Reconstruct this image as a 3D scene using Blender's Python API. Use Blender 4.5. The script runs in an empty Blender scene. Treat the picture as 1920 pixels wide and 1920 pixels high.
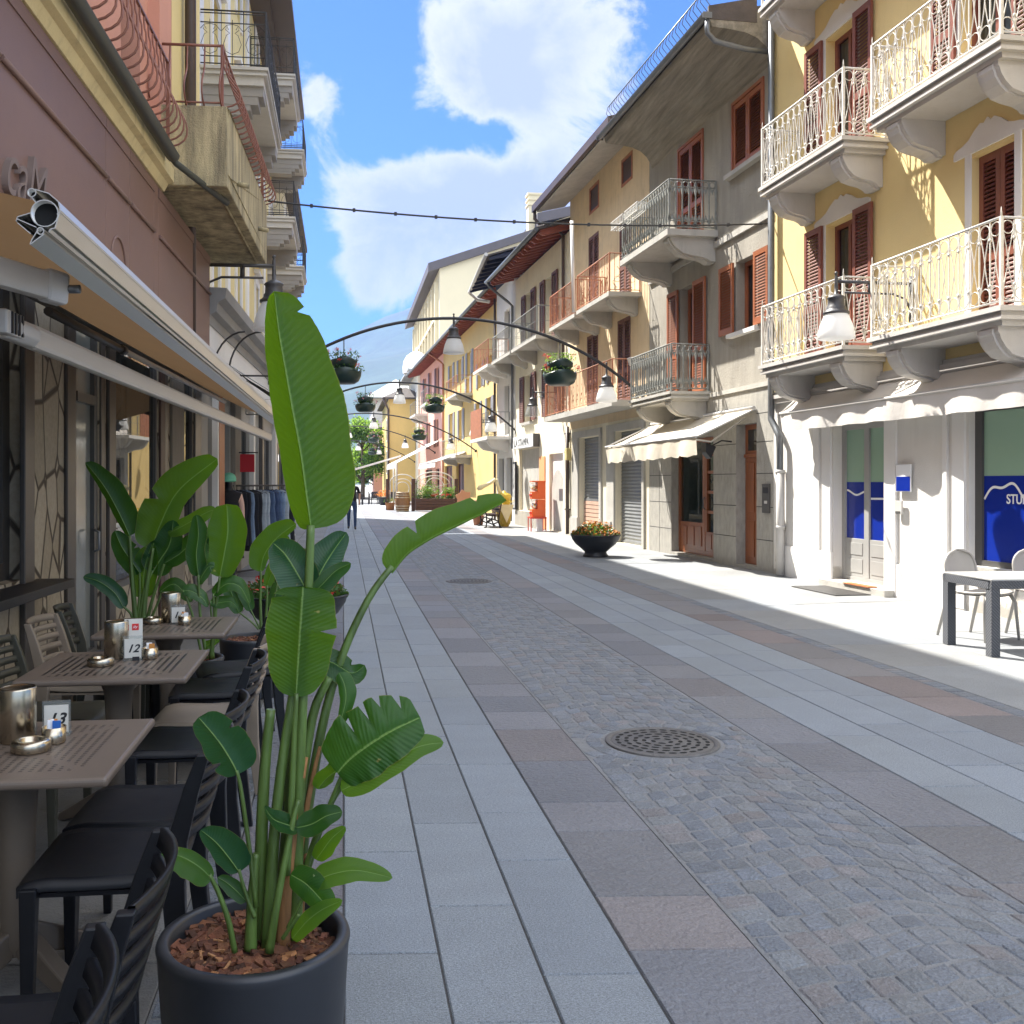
import bpy, bmesh, math, random
from mathutils import Vector, Matrix
random.seed(7)
C = bpy.context.scene.collection
RAD = math.radians
PI = math.pi

# ---------------------------------------------------------------- materials
def _n(nt, t, **kw):
    n = nt.nodes.new(t)
    for k, v in kw.items():
        if k in n.inputs: n.inputs[k].default_value = v
        else: setattr(n, k, v)
    return n

def lin(c):
    return tuple(((x/12.92) if x <= .04045 else ((x+.055)/1.055)**2.4) for x in c)

def hexc(h):
    return lin(tuple(int(h[i:i+2], 16)/255 for i in (0, 2, 4)))

def M(name, col, rough=.6, var=.12, vscale=1.5, bump=0., bscale=60., metal=0., streak=0., streakcol=(.12,.1,.08),
      spec=.5, attr=False, trans=0., transcol=None, stretch=(1,1,1), coat=0., grime=0., grain=0., foot=0.):
    m = bpy.data.materials.new(name); m.use_nodes = True
    nt = m.node_tree; L = nt.links.new
    b = nt.nodes['Principled BSDF']
    b.inputs['Roughness'].default_value = rough
    b.inputs['Metallic'].default_value = metal
    b.inputs['Specular IOR Level'].default_value = spec
    if coat: b.inputs['Coat Weight'].default_value = coat
    tc = _n(nt, 'ShaderNodeTexCoord')
    mp = _n(nt, 'ShaderNodeMapping'); mp.inputs['Scale'].default_value = stretch
    L(tc.outputs['Object'], mp.inputs['Vector'])
    no = _n(nt, 'ShaderNodeTexNoise', Scale=vscale, Detail=6., Roughness=.6)
    L(mp.outputs[0], no.inputs['Vector'])
    mix = _n(nt, 'ShaderNodeMix', data_type='RGBA')
    mr = _n(nt, 'ShaderNodeMapRange'); mr.inputs[1].default_value = .3; mr.inputs[2].default_value = .7
    L(no.outputs['Fac'], mr.inputs[0]); L(mr.outputs[0], mix.inputs[0])
    c = tuple(col)
    mix.inputs[6].default_value = tuple(x*(1-var) for x in c)+(1,)
    mix.inputs[7].default_value = tuple(min(1, x*(1+var*.6)) for x in c)+(1,)
    out = mix.outputs[2]
    if attr:
        at = _n(nt, 'ShaderNodeAttribute', attribute_name='Col')
        mm = _n(nt, 'ShaderNodeMix', data_type='RGBA', blend_type='MULTIPLY'); mm.inputs[0].default_value = 1
        L(out, mm.inputs[6]); L(at.outputs['Color'], mm.inputs[7]); out = mm.outputs[2]
    if streak:
        mp2 = _n(nt, 'ShaderNodeMapping'); mp2.inputs['Scale'].default_value = (3, 3, .35)
        L(tc.outputs['Object'], mp2.inputs['Vector'])
        n2 = _n(nt, 'ShaderNodeTexNoise', Scale=2.2, Detail=8., Roughness=.7); L(mp2.outputs[0], n2.inputs['Vector'])
        r2 = _n(nt, 'ShaderNodeMapRange'); r2.inputs[1].default_value = .52-(.14 if streak > .8 else 0); r2.inputs[2].default_value = .75-(.1 if streak > .8 else 0); r2.inputs[4].default_value = streak
        L(n2.outputs['Fac'], r2.inputs[0])
        ms = _n(nt, 'ShaderNodeMix', data_type='RGBA'); L(r2.outputs[0], ms.inputs[0]); L(out, ms.inputs[6])
        ms.inputs[7].default_value = tuple(streakcol)+(1,); out = ms.outputs[2]
    if grime:
        n3 = _n(nt, 'ShaderNodeTexNoise', Scale=vscale*9, Detail=9., Roughness=.75); L(mp.outputs[0], n3.inputs['Vector'])
        r3 = _n(nt, 'ShaderNodeMapRange'); r3.inputs[1].default_value = .5; r3.inputs[2].default_value = .7; r3.inputs[4].default_value = grime
        L(n3.outputs['Fac'], r3.inputs[0])
        m3 = _n(nt, 'ShaderNodeMix', data_type='RGBA'); L(r3.outputs[0], m3.inputs[0]); L(out, m3.inputs[6])
        m3.inputs[7].default_value = tuple(x*.45 for x in c)+(1,); out = m3.outputs[2]
    if foot:    # splashed dirt and flaking paint at the foot of the wall, ragged
        ge = _n(nt, 'ShaderNodeNewGeometry'); sz = _n(nt, 'ShaderNodeSeparateXYZ'); L(ge.outputs['Position'], sz.inputs[0])
        n6 = _n(nt, 'ShaderNodeTexNoise', Scale=3.2, Detail=9., Roughness=.7); L(tc.outputs['Object'], n6.inputs['Vector'])
        m6 = _n(nt, 'ShaderNodeMath', operation='MULTIPLY_ADD'); L(sz.outputs[2], m6.inputs[0]); m6.inputs[1].default_value = -.55; L(n6.outputs['Fac'], m6.inputs[2])
        r6 = _n(nt, 'ShaderNodeMapRange'); r6.inputs[1].default_value = .40; r6.inputs[2].default_value = .50; r6.inputs[4].default_value = foot; L(m6.outputs[0], r6.inputs[0])
        x6 = _n(nt, 'ShaderNodeMix', data_type='RGBA'); L(r6.outputs[0], x6.inputs[0]); L(out, x6.inputs[6]); x6.inputs[7].default_value = (.30,.27,.22,1); out = x6.outputs[2]
    if grain:   # mineral speckle
        n4 = _n(nt, 'ShaderNodeTexNoise', Scale=260., Detail=3., Roughness=.7); L(tc.outputs['Object'], n4.inputs['Vector'])
        n5 = _n(nt, 'ShaderNodeTexNoise', Scale=95., Detail=4., Roughness=.7); L(mp.outputs[0], n5.inputs['Vector'])
        ad = _n(nt, 'ShaderNodeMath', operation='ADD'); L(n4.outputs['Fac'], ad.inputs[0]); L(n5.outputs['Fac'], ad.inputs[1])
        r4 = _n(nt, 'ShaderNodeMapRange'); r4.inputs[1].default_value = .72; r4.inputs[2].default_value = 1.28; r4.inputs[3].default_value = 1-grain; r4.inputs[4].default_value = 1+grain; L(ad.outputs[0], r4.inputs[0])
        vm = _n(nt, 'ShaderNodeVectorMath', operation='SCALE'); L(out, vm.inputs[0]); L(r4.outputs[0], vm.inputs['Scale']); out = vm.outputs[0]
    L(out, b.inputs['Base Color'])
    # uneven gloss
    rr = _n(nt, 'ShaderNodeMapRange'); rr.inputs[3].default_value = max(0, rough-.08); rr.inputs[4].default_value = min(1, rough+.1)
    L(no.outputs['Fac'], rr.inputs[0]); L(rr.outputs[0], b.inputs['Roughness'])
    if bump:
        nb = _n(nt, 'ShaderNodeTexNoise', Scale=bscale, Detail=5., Roughness=.6); L(mp.outputs[0], nb.inputs['Vector'])
        bp = _n(nt, 'ShaderNodeBump', Strength=min(1, bump*2.), Distance=.012*bump*2); L(nb.outputs['Fac'], bp.inputs['Height'])
        L(bp.outputs[0], b.inputs['Normal'])
    if trans:
        t = _n(nt, 'ShaderNodeBsdfTranslucent')
        t.inputs['Color'].default_value = tuple(transcol or c)+(1,)
        ms = _n(nt, 'ShaderNodeMixShader'); ms.inputs[0].default_value = trans
        L(b.outputs[0], ms.inputs[1]); L(t.outputs[0], ms.inputs[2])
        L(ms.outputs[0], nt.nodes['Material Output'].inputs['Surface'])
    return m

def glass_mat(name, tint=(.8,.85,.85), see=.35, rough=.02, base=(.02,.025,.025)):
    m = bpy.data.materials.new(name); m.use_nodes = True
    nt = m.node_tree; L = nt.links.new
    b = nt.nodes['Principled BSDF']; b.inputs['Base Color'].default_value = tuple(base)+(1,)
    b.inputs['Roughness'].default_value = rough; b.inputs['Specular IOR Level'].default_value = .9
    tr = _n(nt, 'ShaderNodeBsdfTransparent'); tr.inputs[0].default_value = tuple(tint)+(1,)
    ms = _n(nt, 'ShaderNodeMixShader'); ms.inputs[0].default_value = see
    L(b.outputs[0], ms.inputs[1]); L(tr.outputs[0], ms.inputs[2])
    L(ms.outputs[0], nt.nodes['Material Output'].inputs['Surface'])
    return m

def leaf_mat(name, top, under, tl, rough=.35, vein=38., tmix=.42):
    m = bpy.data.materials.new(name); m.use_nodes = True
    nt = m.node_tree; L = nt.links.new
    b = nt.nodes['Principled BSDF']; b.inputs['Roughness'].default_value = rough
    b.inputs['Specular IOR Level'].default_value = .28
    uv = _n(nt, 'ShaderNodeUVMap'); sx = _n(nt, 'ShaderNodeSeparateXYZ'); L(uv.outputs[0], sx.inputs[0])
    ab = _n(nt, 'ShaderNodeMath', operation='ABSOLUTE'); L(sx.outputs[0], ab.inputs[0])
    # veins leave the midrib slanting forward
    vv = _n(nt, 'ShaderNodeMath', operation='MULTIPLY_ADD'); L(ab.outputs[0], vv.inputs[0]); vv.inputs[1].default_value = -.12; L(sx.outputs[1], vv.inputs[2])
    vs = _n(nt, 'ShaderNodeMath', operation='MULTIPLY'); L(vv.outputs[0], vs.inputs[0]); vs.inputs[1].default_value = vein*6.283
    si = _n(nt, 'ShaderNodeMath', operation='SINE'); L(vs.outputs[0], si.inputs[0])
    pw = _n(nt, 'ShaderNodeMapRange'); pw.inputs[1].default_value = .2; pw.inputs[2].default_value = 1; L(si.outputs[0], pw.inputs[0])
    tc = _n(nt, 'ShaderNodeTexCoord')
    no = _n(nt, 'ShaderNodeTexNoise', Scale=9., Detail=5.); L(tc.outputs['Object'], no.inputs['Vector'])
    geo = _n(nt, 'ShaderNodeNewGeometry')
    side = _n(nt, 'ShaderNodeMix', data_type='RGBA'); L(geo.outputs['Backfacing'], side.inputs[0])
    side.inputs[6].default_value = tuple(top)+(1,); side.inputs[7].default_value = tuple(under)+(1,)
    v2 = _n(nt, 'ShaderNodeMix', data_type='RGBA', blend_type='MULTIPLY'); L(side.outputs[2], v2.inputs[6])
    mm = _n(nt, 'ShaderNodeMath', operation='MULTIPLY'); L(pw.outputs[0], mm.inputs[0]); mm.inputs[1].default_value = .16; L(mm.outputs[0], v2.inputs[0])
    v2.inputs[7].default_value = (.55, .62, .5, 1)
    n2 = _n(nt, 'ShaderNodeMix', data_type='RGBA', blend_type='MULTIPLY'); L(v2.outputs[2], n2.inputs[6]); L(no.outputs['Fac'], n2.inputs[0]); n2.inputs[7].default_value = (.62, .72, .6, 1)
    # brown spots and dry edges
    n3 = _n(nt, 'ShaderNodeTexNoise', Scale=26., Detail=3.); L(tc.outputs['Object'], n3.inputs['Vector'])
    r3 = _n(nt, 'ShaderNodeMapRange'); r3.inputs[1].default_value = .73; r3.inputs[2].default_value = .78; L(n3.outputs['Fac'], r3.inputs[0])
    ed = _n(nt, 'ShaderNodeMapRange'); ed.inputs[1].default_value = .975; ed.inputs[2].default_value = 1.0; ed.inputs[4].default_value = .7; L(ab.outputs[0], ed.inputs[0])
    mx = _n(nt, 'ShaderNodeMath', operation='MAXIMUM'); L(r3.outputs[0], mx.inputs[0]); L(ed.outputs[0], mx.inputs[1])
    br = _n(nt, 'ShaderNodeMix', data_type='RGBA'); L(mx.outputs[0], br.inputs[0]); L(n2.outputs[2], br.inputs[6]); br.inputs[7].default_value = (.32, .26, .08, 1)
    # pale midrib
    rib = _n(nt, 'ShaderNodeMapRange'); rib.inputs[1].default_value = .045; rib.inputs[2].default_value = .02; rib.inputs[4].default_value = .8; L(ab.outputs[0], rib.inputs[0])
    mr = _n(nt, 'ShaderNodeMix', data_type='RGBA'); L(rib.outputs[0], mr.inputs[0]); L(br.outputs[2], mr.inputs[6]); mr.inputs[7].default_value = (.22, .34, .1, 1)
    L(mr.outputs[2], b.inputs['Base Color'])
    bp = _n(nt, 'ShaderNodeBump', Strength=.16, Distance=.003); L(si.outputs[0], bp.inputs['Height']); L(bp.outputs[0], b.inputs['Normal'])
    t = _n(nt, 'ShaderNodeBsdfTranslucent'); tcx = _n(nt, 'ShaderNodeMix', data_type='RGBA', blend_type='MULTIPLY'); tcx.inputs[0].default_value = .5
    tcx.inputs[6].default_value = tuple(tl)+(1,); L(v2.outputs[2], tcx.inputs[7])
    t.inputs['Color'].default_value = tuple(tl)+(1,)
    ms = _n(nt, 'ShaderNodeMixShader'); ms.inputs[0].default_value = tmix
    L(b.outputs[0], ms.inputs[1]); L(t.outputs[0], ms.inputs[2]); L(ms.outputs[0], nt.nodes['Material Output'].inputs['Surface'])
    return m

# ---------------------------------------------------------------- mesh builder
class MB:
    def __init__(s, fr=None):
        s.v = []; s.f = []; s.m = []; s.sm = []; s.uv = {}; s.col = {}; s.fr = fr; s.mi = 0; s.mx = None
    def P(s, p):
        if s.mx is not None: p = tuple(s.mx @ Vector(p))
        return s.fr.W(*p) if s.fr else tuple(p)
    def vert(s, p, uv=None):
        s.v.append(s.P(p)); i = len(s.v)-1
        if uv is not None: s.uv[i] = uv
        return i
    def face(s, idx, smooth=False, col=None):
        s.f.append(tuple(idx)); s.m.append(s.mi); s.sm.append(smooth)
        if col is not None: s.col[len(s.f)-1] = col
    def quad(s, a, b, c, d, **k):
        s.face([s.vert(p) for p in (a, b, c, d)], **k)
    def poly(s, pts, **k):
        s.face([s.vert(p) for p in pts], **k)
    def box(s, x0, x1, y0, y1, z0, z1, col=None):
        if x1 < x0: x0, x1 = x1, x0
        if y1 < y0: y0, y1 = y1, y0
        if z1 < z0: z0, z1 = z1, z0
        i = [s.vert(p) for p in ((x0,y0,z0),(x1,y0,z0),(x1,y1,z0),(x0,y1,z0),(x0,y0,z1),(x1,y0,z1),(x1,y1,z1),(x0,y1,z1))]
        for q in ((0,3,2,1),(4,5,6,7),(0,1,5,4),(1,2,6,5),(2,3,7,6),(3,0,4,7)): s.face([i[k] for k in q], col=col)
    def tube(s, pts, r, n=6, closed=False, caps=True, smooth=True):
        """tube of n sides along world/frame points; r a number or a list"""
        P = [Vector(s.P(p)) for p in pts]; m = len(P)
        if m < 2: return
        rr = r if isinstance(r, (list, tuple)) else [r]*m
        rings = []; up = None
        for i in range(m):
            a = P[i-1] if (i > 0 or closed) else P[i]; b = P[(i+1) % m] if (i < m-1 or closed) else P[i]
            t = (b-a)
            if t.length < 1e-9: t = Vector((0,0,1))
            t.normalize()
            if up is None:
                up = Vector((0,0,1)) if abs(t.z) < .9 else Vector((1,0,0))
            x = up - t*up.dot(t)
            if x.length < 1e-6: x = Vector((1,0,0)) - t*t.x
            x.normalize(); up = x; y = t.cross(x)
            base = len(s.v)
            for k in range(n):
                an = 2*PI*k/n + PI/n
                s.v.append(tuple(P[i] + x*math.cos(an)*rr[i] + y*math.sin(an)*rr[i]))
            rings.append(base)
        for i in range(m if closed else m-1):
            a, b = rings[i], rings[(i+1) % m]
            for k in range(n): s.face((a+k, a+(k+1) % n, b+(k+1) % n, b+k), smooth)
        if caps and not closed:
            s.face([rings[0]+k for k in reversed(range(n))]); s.face([rings[-1]+k for k in range(n)])
    def ring(s, c, ax, ay, R, r, seg=12, n=4):
        """torus in the plane of the two axes (frame coords)"""
        c = Vector(c); ax = Vector(ax); ay = Vector(ay)
        s.tube([tuple(c + ax*math.cos(2*PI*k/seg)*R + ay*math.sin(2*PI*k/seg)*R) for k in range(seg)], r, n, closed=True)
    def lathe(s, c, prof, n=20, smooth=True, caps=False):
        """prof: list of (radius, z) about the vertical axis through c"""
        rings = []
        for (r, z) in prof:
            rings.append([s.vert((c[0]+r*math.cos(2*PI*k/n), c[1]+r*math.sin(2*PI*k/n), c[2]+z)) for k in range(n)])
        for a, b in zip(rings, rings[1:]):
            for k in range(n): s.face((a[k], a[(k+1) % n], b[(k+1) % n], b[k]), smooth)
        if caps:
            s.face(list(reversed(rings[0]))); s.face(rings[-1])
    def prism(s, poly, axis, a, b):
        """poly of 2D points in the other two axes (cyclic order), extruded a..b along axis"""
        def p3(q, t): return {0:(t,q[0],q[1]), 1:(q[0],t,q[1]), 2:(q[0],q[1],t)}[axis]
        A = [s.vert(p3(q, a)) for q in poly]; B = [s.vert(p3(q, b)) for q in poly]; n = len(poly)
        s.face(list(reversed(A))); s.face(B)
        for k in range(n): s.face((A[k], A[(k+1) % n], B[(k+1) % n], B[k]))
    def grid(s, rows, smooth=True):
        for a, b in zip(rows, rows[1:]):
            for k in range(len(a)-1): s.face((a[k], a[k+1], b[k+1], b[k]), smooth)
    def build(s, name, mats, parent=None, recalc=True, kind=None, bevel=0., bseg=2, sub=0):
        me = bpy.data.meshes.new(name)
        org = Vector((0,0,0))
        if s.fr is not None and parent is not None:
            r = parent
            while r.parent: r = r.parent
            org = Vector(r.location)
        me.from_pydata([tuple(Vector(v)-org) for v in s.v], [], s.f)
        if not isinstance(mats, (list, tuple)): mats = [mats]
        for m in mats: me.materials.append(m)
        me.polygons.foreach_set('material_index', s.m)
        me.polygons.foreach_set('use_smooth', s.sm)
        if s.uv:
            ul = me.uv_layers.new(name='UVMap')
            for l in me.loops:
                u = s.uv.get(l.vertex_index)
                if u: ul.data[l.index].uv = u
        if s.col:
            ca = me.color_attributes.new('Col', 'FLOAT_COLOR', 'CORNER')
            for p in me.polygons:
                c = s.col.get(p.index, (1,1,1))
                for li in p.loop_indices: ca.data[li].color = (c[0], c[1], c[2], 1)
        if recalc or bevel:
            bm = bmesh.new(); bm.from_mesh(me)
            if recalc: bmesh.ops.recalc_face_normals(bm, faces=bm.faces[:])
            if bevel:
                bmesh.ops.remove_doubles(bm, verts=bm.verts[:], dist=1e-5)
                es = [e for e in bm.edges if len(e.link_faces) == 2 and e.calc_face_angle(0) > .6]
                bmesh.ops.bevel(bm, geom=es, offset=bevel, segments=bseg, affect='EDGES', profile=.5)
            bm.to_mesh(me); bm.free()
        o = bpy.data.objects.new(name, me); C.objects.link(o)
        if parent is not None: o.parent = parent
        if kind: o['kind'] = kind
        return o

def thing(name, label, cat, loc=(0,0,0), rz=0., group=None):
    o = bpy.data.objects.new(name, None); C.objects.link(o)
    o.location = loc; o.rotation_euler = (0, 0, rz); o.empty_display_size = .2
    tag(o, label, cat, group); return o

def tag(o, label, cat, group=None):
    o['label'] = label; o['category'] = cat
    if group: o['group'] = group
    return o

KIDS = {}
def copy_tree(o, parent=None):
    c = o.copy(); C.objects.link(c)
    if parent is not None: c.parent = parent
    for ch in list(o.children): copy_tree(ch, c)
    return c
def dup(o, loc, rz=0., label=None, group=None, sc=None):
    c = copy_tree(o); c.location = loc; c.rotation_euler = (0, 0, rz)
    if sc: c.scale = (sc, sc, sc)
    if label: c['label'] = label
    if group: c['group'] = group
    return c

class Fr:
    """street-front frame: u along the front (away from the camera), w out into the street, z up"""
    def __init__(s, x0, ang, side):
        a = RAD(ang); s.x0 = x0; s.d = (math.sin(a), math.cos(a))
        s.n = (-math.cos(a), math.sin(a)) if side > 0 else (math.cos(a), -math.sin(a))
    def W(s, u, w, z): return (s.x0+u*s.d[0]+w*s.n[0], u*s.d[1]+w*s.n[1], z)

def text_obj(name, body, size, mat, parent, origin, xdir, updir, depth=.004, shear=0., align='LEFT', bold=0., cond=1.):
    cu = bpy.data.curves.new(name, 'FONT'); cu.body = body; cu.size = size; cu.extrude = depth; cu.shear = shear
    cu.align_x = align; cu.offset = bold
    t = bpy.data.objects.new(name+'_tmp', cu); C.objects.link(t)
    dg = bpy.context.evaluated_depsgraph_get(); me = bpy.data.meshes.new_from_object(t.evaluated_get(dg))
    C.objects.unlink(t); bpy.data.objects.remove(t)
    X = Vector(xdir).normalized(); U = Vector(updir).normalized(); N = X.cross(U)
    O = Vector(origin)
    if parent is not None:
        r = parent
        while r.parent: r = r.parent
        if r.rotation_euler.z == 0 and not r.get('local'): O = O - Vector(r.location)
    for v in me.vertices:
        p = O + X*v.co.x*cond + U*v.co.y + N*v.co.z; v.co = p
    me.materials.clear(); me.materials.append(mat)
    o = bpy.data.objects.new(name, me); C.objects.link(o)
    if parent is not None: o.parent = parent
    return o
HAZE = .00026
SKY_FILL = 12.
# ---------------------------------------------------------------- palette
mt = {}
mt['granite'] = M('granite', (.235,.262,.288), .6, .10, 2.2, .4, 140, attr=True, grime=.12, stretch=(1,2,1), grain=.55)
mt['slate'] = M('slate', (.160,.163,.174), .55, .14, 1.6, .7, 34, attr=True, grime=.15, grain=.3)
mt['porphyry'] = M('porphyry', (.165,.158,.160), .6, .14, 1.8, .5, 40, attr=True, grime=.2, grain=.3)
mt['pale_stone'] = M('pale_stone', (.235,.245,.25), .66, .14, 1.3, .35, 70, attr=True, grime=.22, grain=.35)
mt['sett'] = M('sett', (.168,.182,.200), .55, .18, 8, .7, 55, attr=True, grain=.3)
mt['mortar'] = M('mortar', (.25,.255,.26), .85, .25, 5, .6, 120, grime=.5)
mt['joint'] = M('joint', (.055,.055,.055), .9, .3, 6, .4, 100)
mt['concrete_slab'] = M('concrete_slab', (.17,.165,.155), .6, .22, 1.1, .4, 60, attr=True, grime=.4)
mt['earth'] = M('earth', (.22,.21,.19), .9, .2, .3)
mt['iron'] = M('iron', (.15,.145,.14), .5, .3, 12, .4, 90, metal=.5)
mt['black_hole'] = M('black_hole', (.008,.008,.008), .9, 0)

# ---------------------------------------------------------------- camera, sun, sky
SC = bpy.context.scene
cam = bpy.data.cameras.new('camera'); co = bpy.data.objects.new('camera', cam); C.objects.link(co)
cam.sensor_width = 36; cam.lens = 36*1850/1920; cam.shift_x = (960-860)/1920; cam.shift_y = -(960-905)/1920
cam.clip_start = .05; cam.clip_end = 9000
co.location = (0, 0, 1.54); co.rotation_euler = (PI/2, 0, -math.atan((860-644)/1850.))
SC.camera = co

SUN_TO = Vector((-.44, .60, 1.0)).normalized()
EL = math.asin(SUN_TO.z); AZ = math.atan2(SUN_TO.x, SUN_TO.y)
sl = bpy.data.lights.new('sun', 'SUN'); sl.energy = 3.2; sl.angle = RAD(.53); sl.color = (1.0, .955, .88)
so = bpy.data.objects.new('sun', sl); C.objects.link(so)
so.rotation_euler = (-SUN_TO).to_track_quat('-Z', 'Y').to_euler()

w = bpy.data.worlds.new('World'); SC.world = w; w.use_nodes = True
nt = w.node_tree; L = nt.links.new; bg = nt.nodes['Background']
sky = nt.nodes.new('ShaderNodeTexSky'); sky.sky_type = 'NISHITA'; sky.sun_disc = False
sky.sun_elevation = EL; sky.sun_rotation = AZ; sky.altitude = 600; sky.air_density = 1.0; sky.dust_density = .15; sky.ozone_density = 3.0
tc = nt.nodes.new('ShaderNodeTexCoord'); sx = nt.nodes.new('ShaderNodeSeparateXYZ'); L(tc.outputs['Generated'], sx.inputs[0])
def mth(op, a, b=None, c=None):
    n = nt.nodes.new('ShaderNodeMath'); n.operation = op
    for i, q in enumerate((a, b, c)):
        if q is None: continue
        if isinstance(q, (int, float)): n.inputs[i].default_value = q
        else: L(q, n.inputs[i])
    return n.outputs[0]
ya = mth('MAXIMUM', mth('ABSOLUTE', sx.outputs[1]), .02)
A_ = mth('DIVIDE', sx.outputs[0], ya); E_ = mth('DIVIDE', sx.outputs[2], ya)
cb = nt.nodes.new('ShaderNodeCombineXYZ'); L(A_, cb.inputs[0]); L(E_, cb.inputs[1])
n1 = _n(nt, 'ShaderNodeTexNoise', Scale=9.5, Detail=12., Roughness=.66, Distortion=.35)
L(cb.outputs[0], n1.inputs['Vector'])
tot = mth('MULTIPLY', n1.outputs['Fac'], 1.15)
CL = [(.055,.265,.105,.08,.5),(.12,.30,.055,.045,.36),(.035,.195,.05,.06,.3),(.13,.47,.10,.07,.42),(.17,.405,.06,.045,.34),(.09,.40,.04,.035,.2),
      (.25,.40,.09,.14,.33),(.21,.29,.06,.08,.28),(-.022,.385,.032,.035,.3),(.165,.36,.03,.02,-.2),
      (.115,.355,.05,.022,-.34),(.035,.455,.045,.07,-.4),(.37,.47,.05,.09,-.45),(.02,.345,.03,.03,-.2),(-.03,.23,.035,.06,-.25),(.155,.335,.028,.02,-.2),
      (.0,.14,.5,.05,-.25),(.6,.5,.2,.3,.2),(-.6,.5,.25,.3,.2)]
for (a, e, ra, re, wt) in CL:
    mp = _n(nt, 'ShaderNodeMapping'); mp.inputs['Location'].default_value = (-a/ra, -e/re, 0); mp.inputs['Scale'].default_value = (1/ra, 1/re, 1)
    L(cb.outputs[0], mp.inputs[0])
    ln = nt.nodes.new('ShaderNodeVectorMath'); ln.operation = 'LENGTH'; L(mp.outputs[0], ln.inputs[0])
    g = mth('POWER', 2.718, mth('MULTIPLY', mth('MULTIPLY', ln.outputs['Value'], ln.outputs['Value']), -1.))
    tot = mth('MULTIPLY_ADD', g, wt, tot)
mask = _n(nt, 'ShaderNodeMapRange', interpolation_type='SMOOTHSTEP'); mask.inputs[1].default_value = .71; mask.inputs[2].default_value = .93; L(tot, mask.inputs[0])
# cloud body: bright rims, faintly grey-violet hearts
n2 = _n(nt, 'ShaderNodeTexNoise', Scale=16., Detail=8., Roughness=.6); L(cb.outputs[0], n2.inputs['Vector'])
sh = _n(nt, 'ShaderNodeMapRange'); sh.inputs[1].default_value = .95; sh.inputs[2].default_value = 1.35; L(mth('MULTIPLY_ADD', n2.outputs['Fac'], .35, tot), sh.inputs[0])
cc = _n(nt, 'ShaderNodeMix', data_type='RGBA'); L(sh.outputs[0], cc.inputs[0])
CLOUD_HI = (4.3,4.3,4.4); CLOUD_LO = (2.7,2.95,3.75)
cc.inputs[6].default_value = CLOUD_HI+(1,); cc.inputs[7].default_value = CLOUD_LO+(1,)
up = _n(nt, 'ShaderNodeMapRange'); up.inputs[1].default_value = .0; up.inputs[2].default_value = .06; L(sx.outputs[2], up.inputs[0])
mk = mth('MULTIPLY', mask.outputs[0], up.outputs[0])
skt = _n(nt, 'ShaderNodeMix', data_type='RGBA', blend_type='MULTIPLY'); skt.inputs[0].default_value = 1; L(sky.outputs[0], skt.inputs[6]); skt.inputs[7].default_value = (.40,.53,.76,1)
mxs = _n(nt, 'ShaderNodeMix', data_type='RGBA'); L(mk, mxs.inputs[0]); L(skt.outputs[2], mxs.inputs[6]); L(cc.outputs[2], mxs.inputs[7])
# bright fill added to the unseen sky overhead and behind, lifting the shaded street
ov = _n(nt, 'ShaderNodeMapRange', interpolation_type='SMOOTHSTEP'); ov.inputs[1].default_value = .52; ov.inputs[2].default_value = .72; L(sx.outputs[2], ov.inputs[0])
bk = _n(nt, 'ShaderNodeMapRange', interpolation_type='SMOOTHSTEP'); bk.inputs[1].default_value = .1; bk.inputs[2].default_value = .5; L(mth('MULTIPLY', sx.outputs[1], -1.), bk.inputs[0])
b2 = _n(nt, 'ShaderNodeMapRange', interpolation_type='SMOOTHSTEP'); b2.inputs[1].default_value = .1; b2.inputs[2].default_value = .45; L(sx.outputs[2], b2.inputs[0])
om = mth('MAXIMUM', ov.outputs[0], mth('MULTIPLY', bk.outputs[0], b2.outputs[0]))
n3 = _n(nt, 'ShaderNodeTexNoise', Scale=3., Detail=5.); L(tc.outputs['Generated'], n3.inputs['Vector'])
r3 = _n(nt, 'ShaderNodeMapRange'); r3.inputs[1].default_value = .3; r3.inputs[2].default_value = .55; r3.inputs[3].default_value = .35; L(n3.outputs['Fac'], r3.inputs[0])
mo = _n(nt, 'ShaderNodeMix', data_type='RGBA'); L(mth('MULTIPLY', om, r3.outputs[0]), mo.inputs[0]); L(mxs.outputs[2], mo.inputs[6]); mo.inputs[7].default_value = (SKY_FILL*.93, SKY_FILL*.99, SKY_FILL*1.08, 1)
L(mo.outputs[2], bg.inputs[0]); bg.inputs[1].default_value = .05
SC.view_settings.view_transform = 'Standard'; SC.view_settings.look = 'None'; SC.view_settings.exposure = 2.4; SC.view_settings.gamma = 1
SC.view_settings.use_curve_mapping = False
SC.cycles.use_denoising = True; SC.cycles.max_bounces = 8; SC.cycles.diffuse_bounces = 4; SC.cycles.glossy_bounces = 3
SC.cycles.transparent_max_bounces = 16; SC.cycles.volume_bounces = 0; SC.cycles.sample_clamp_indirect = 8

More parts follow.
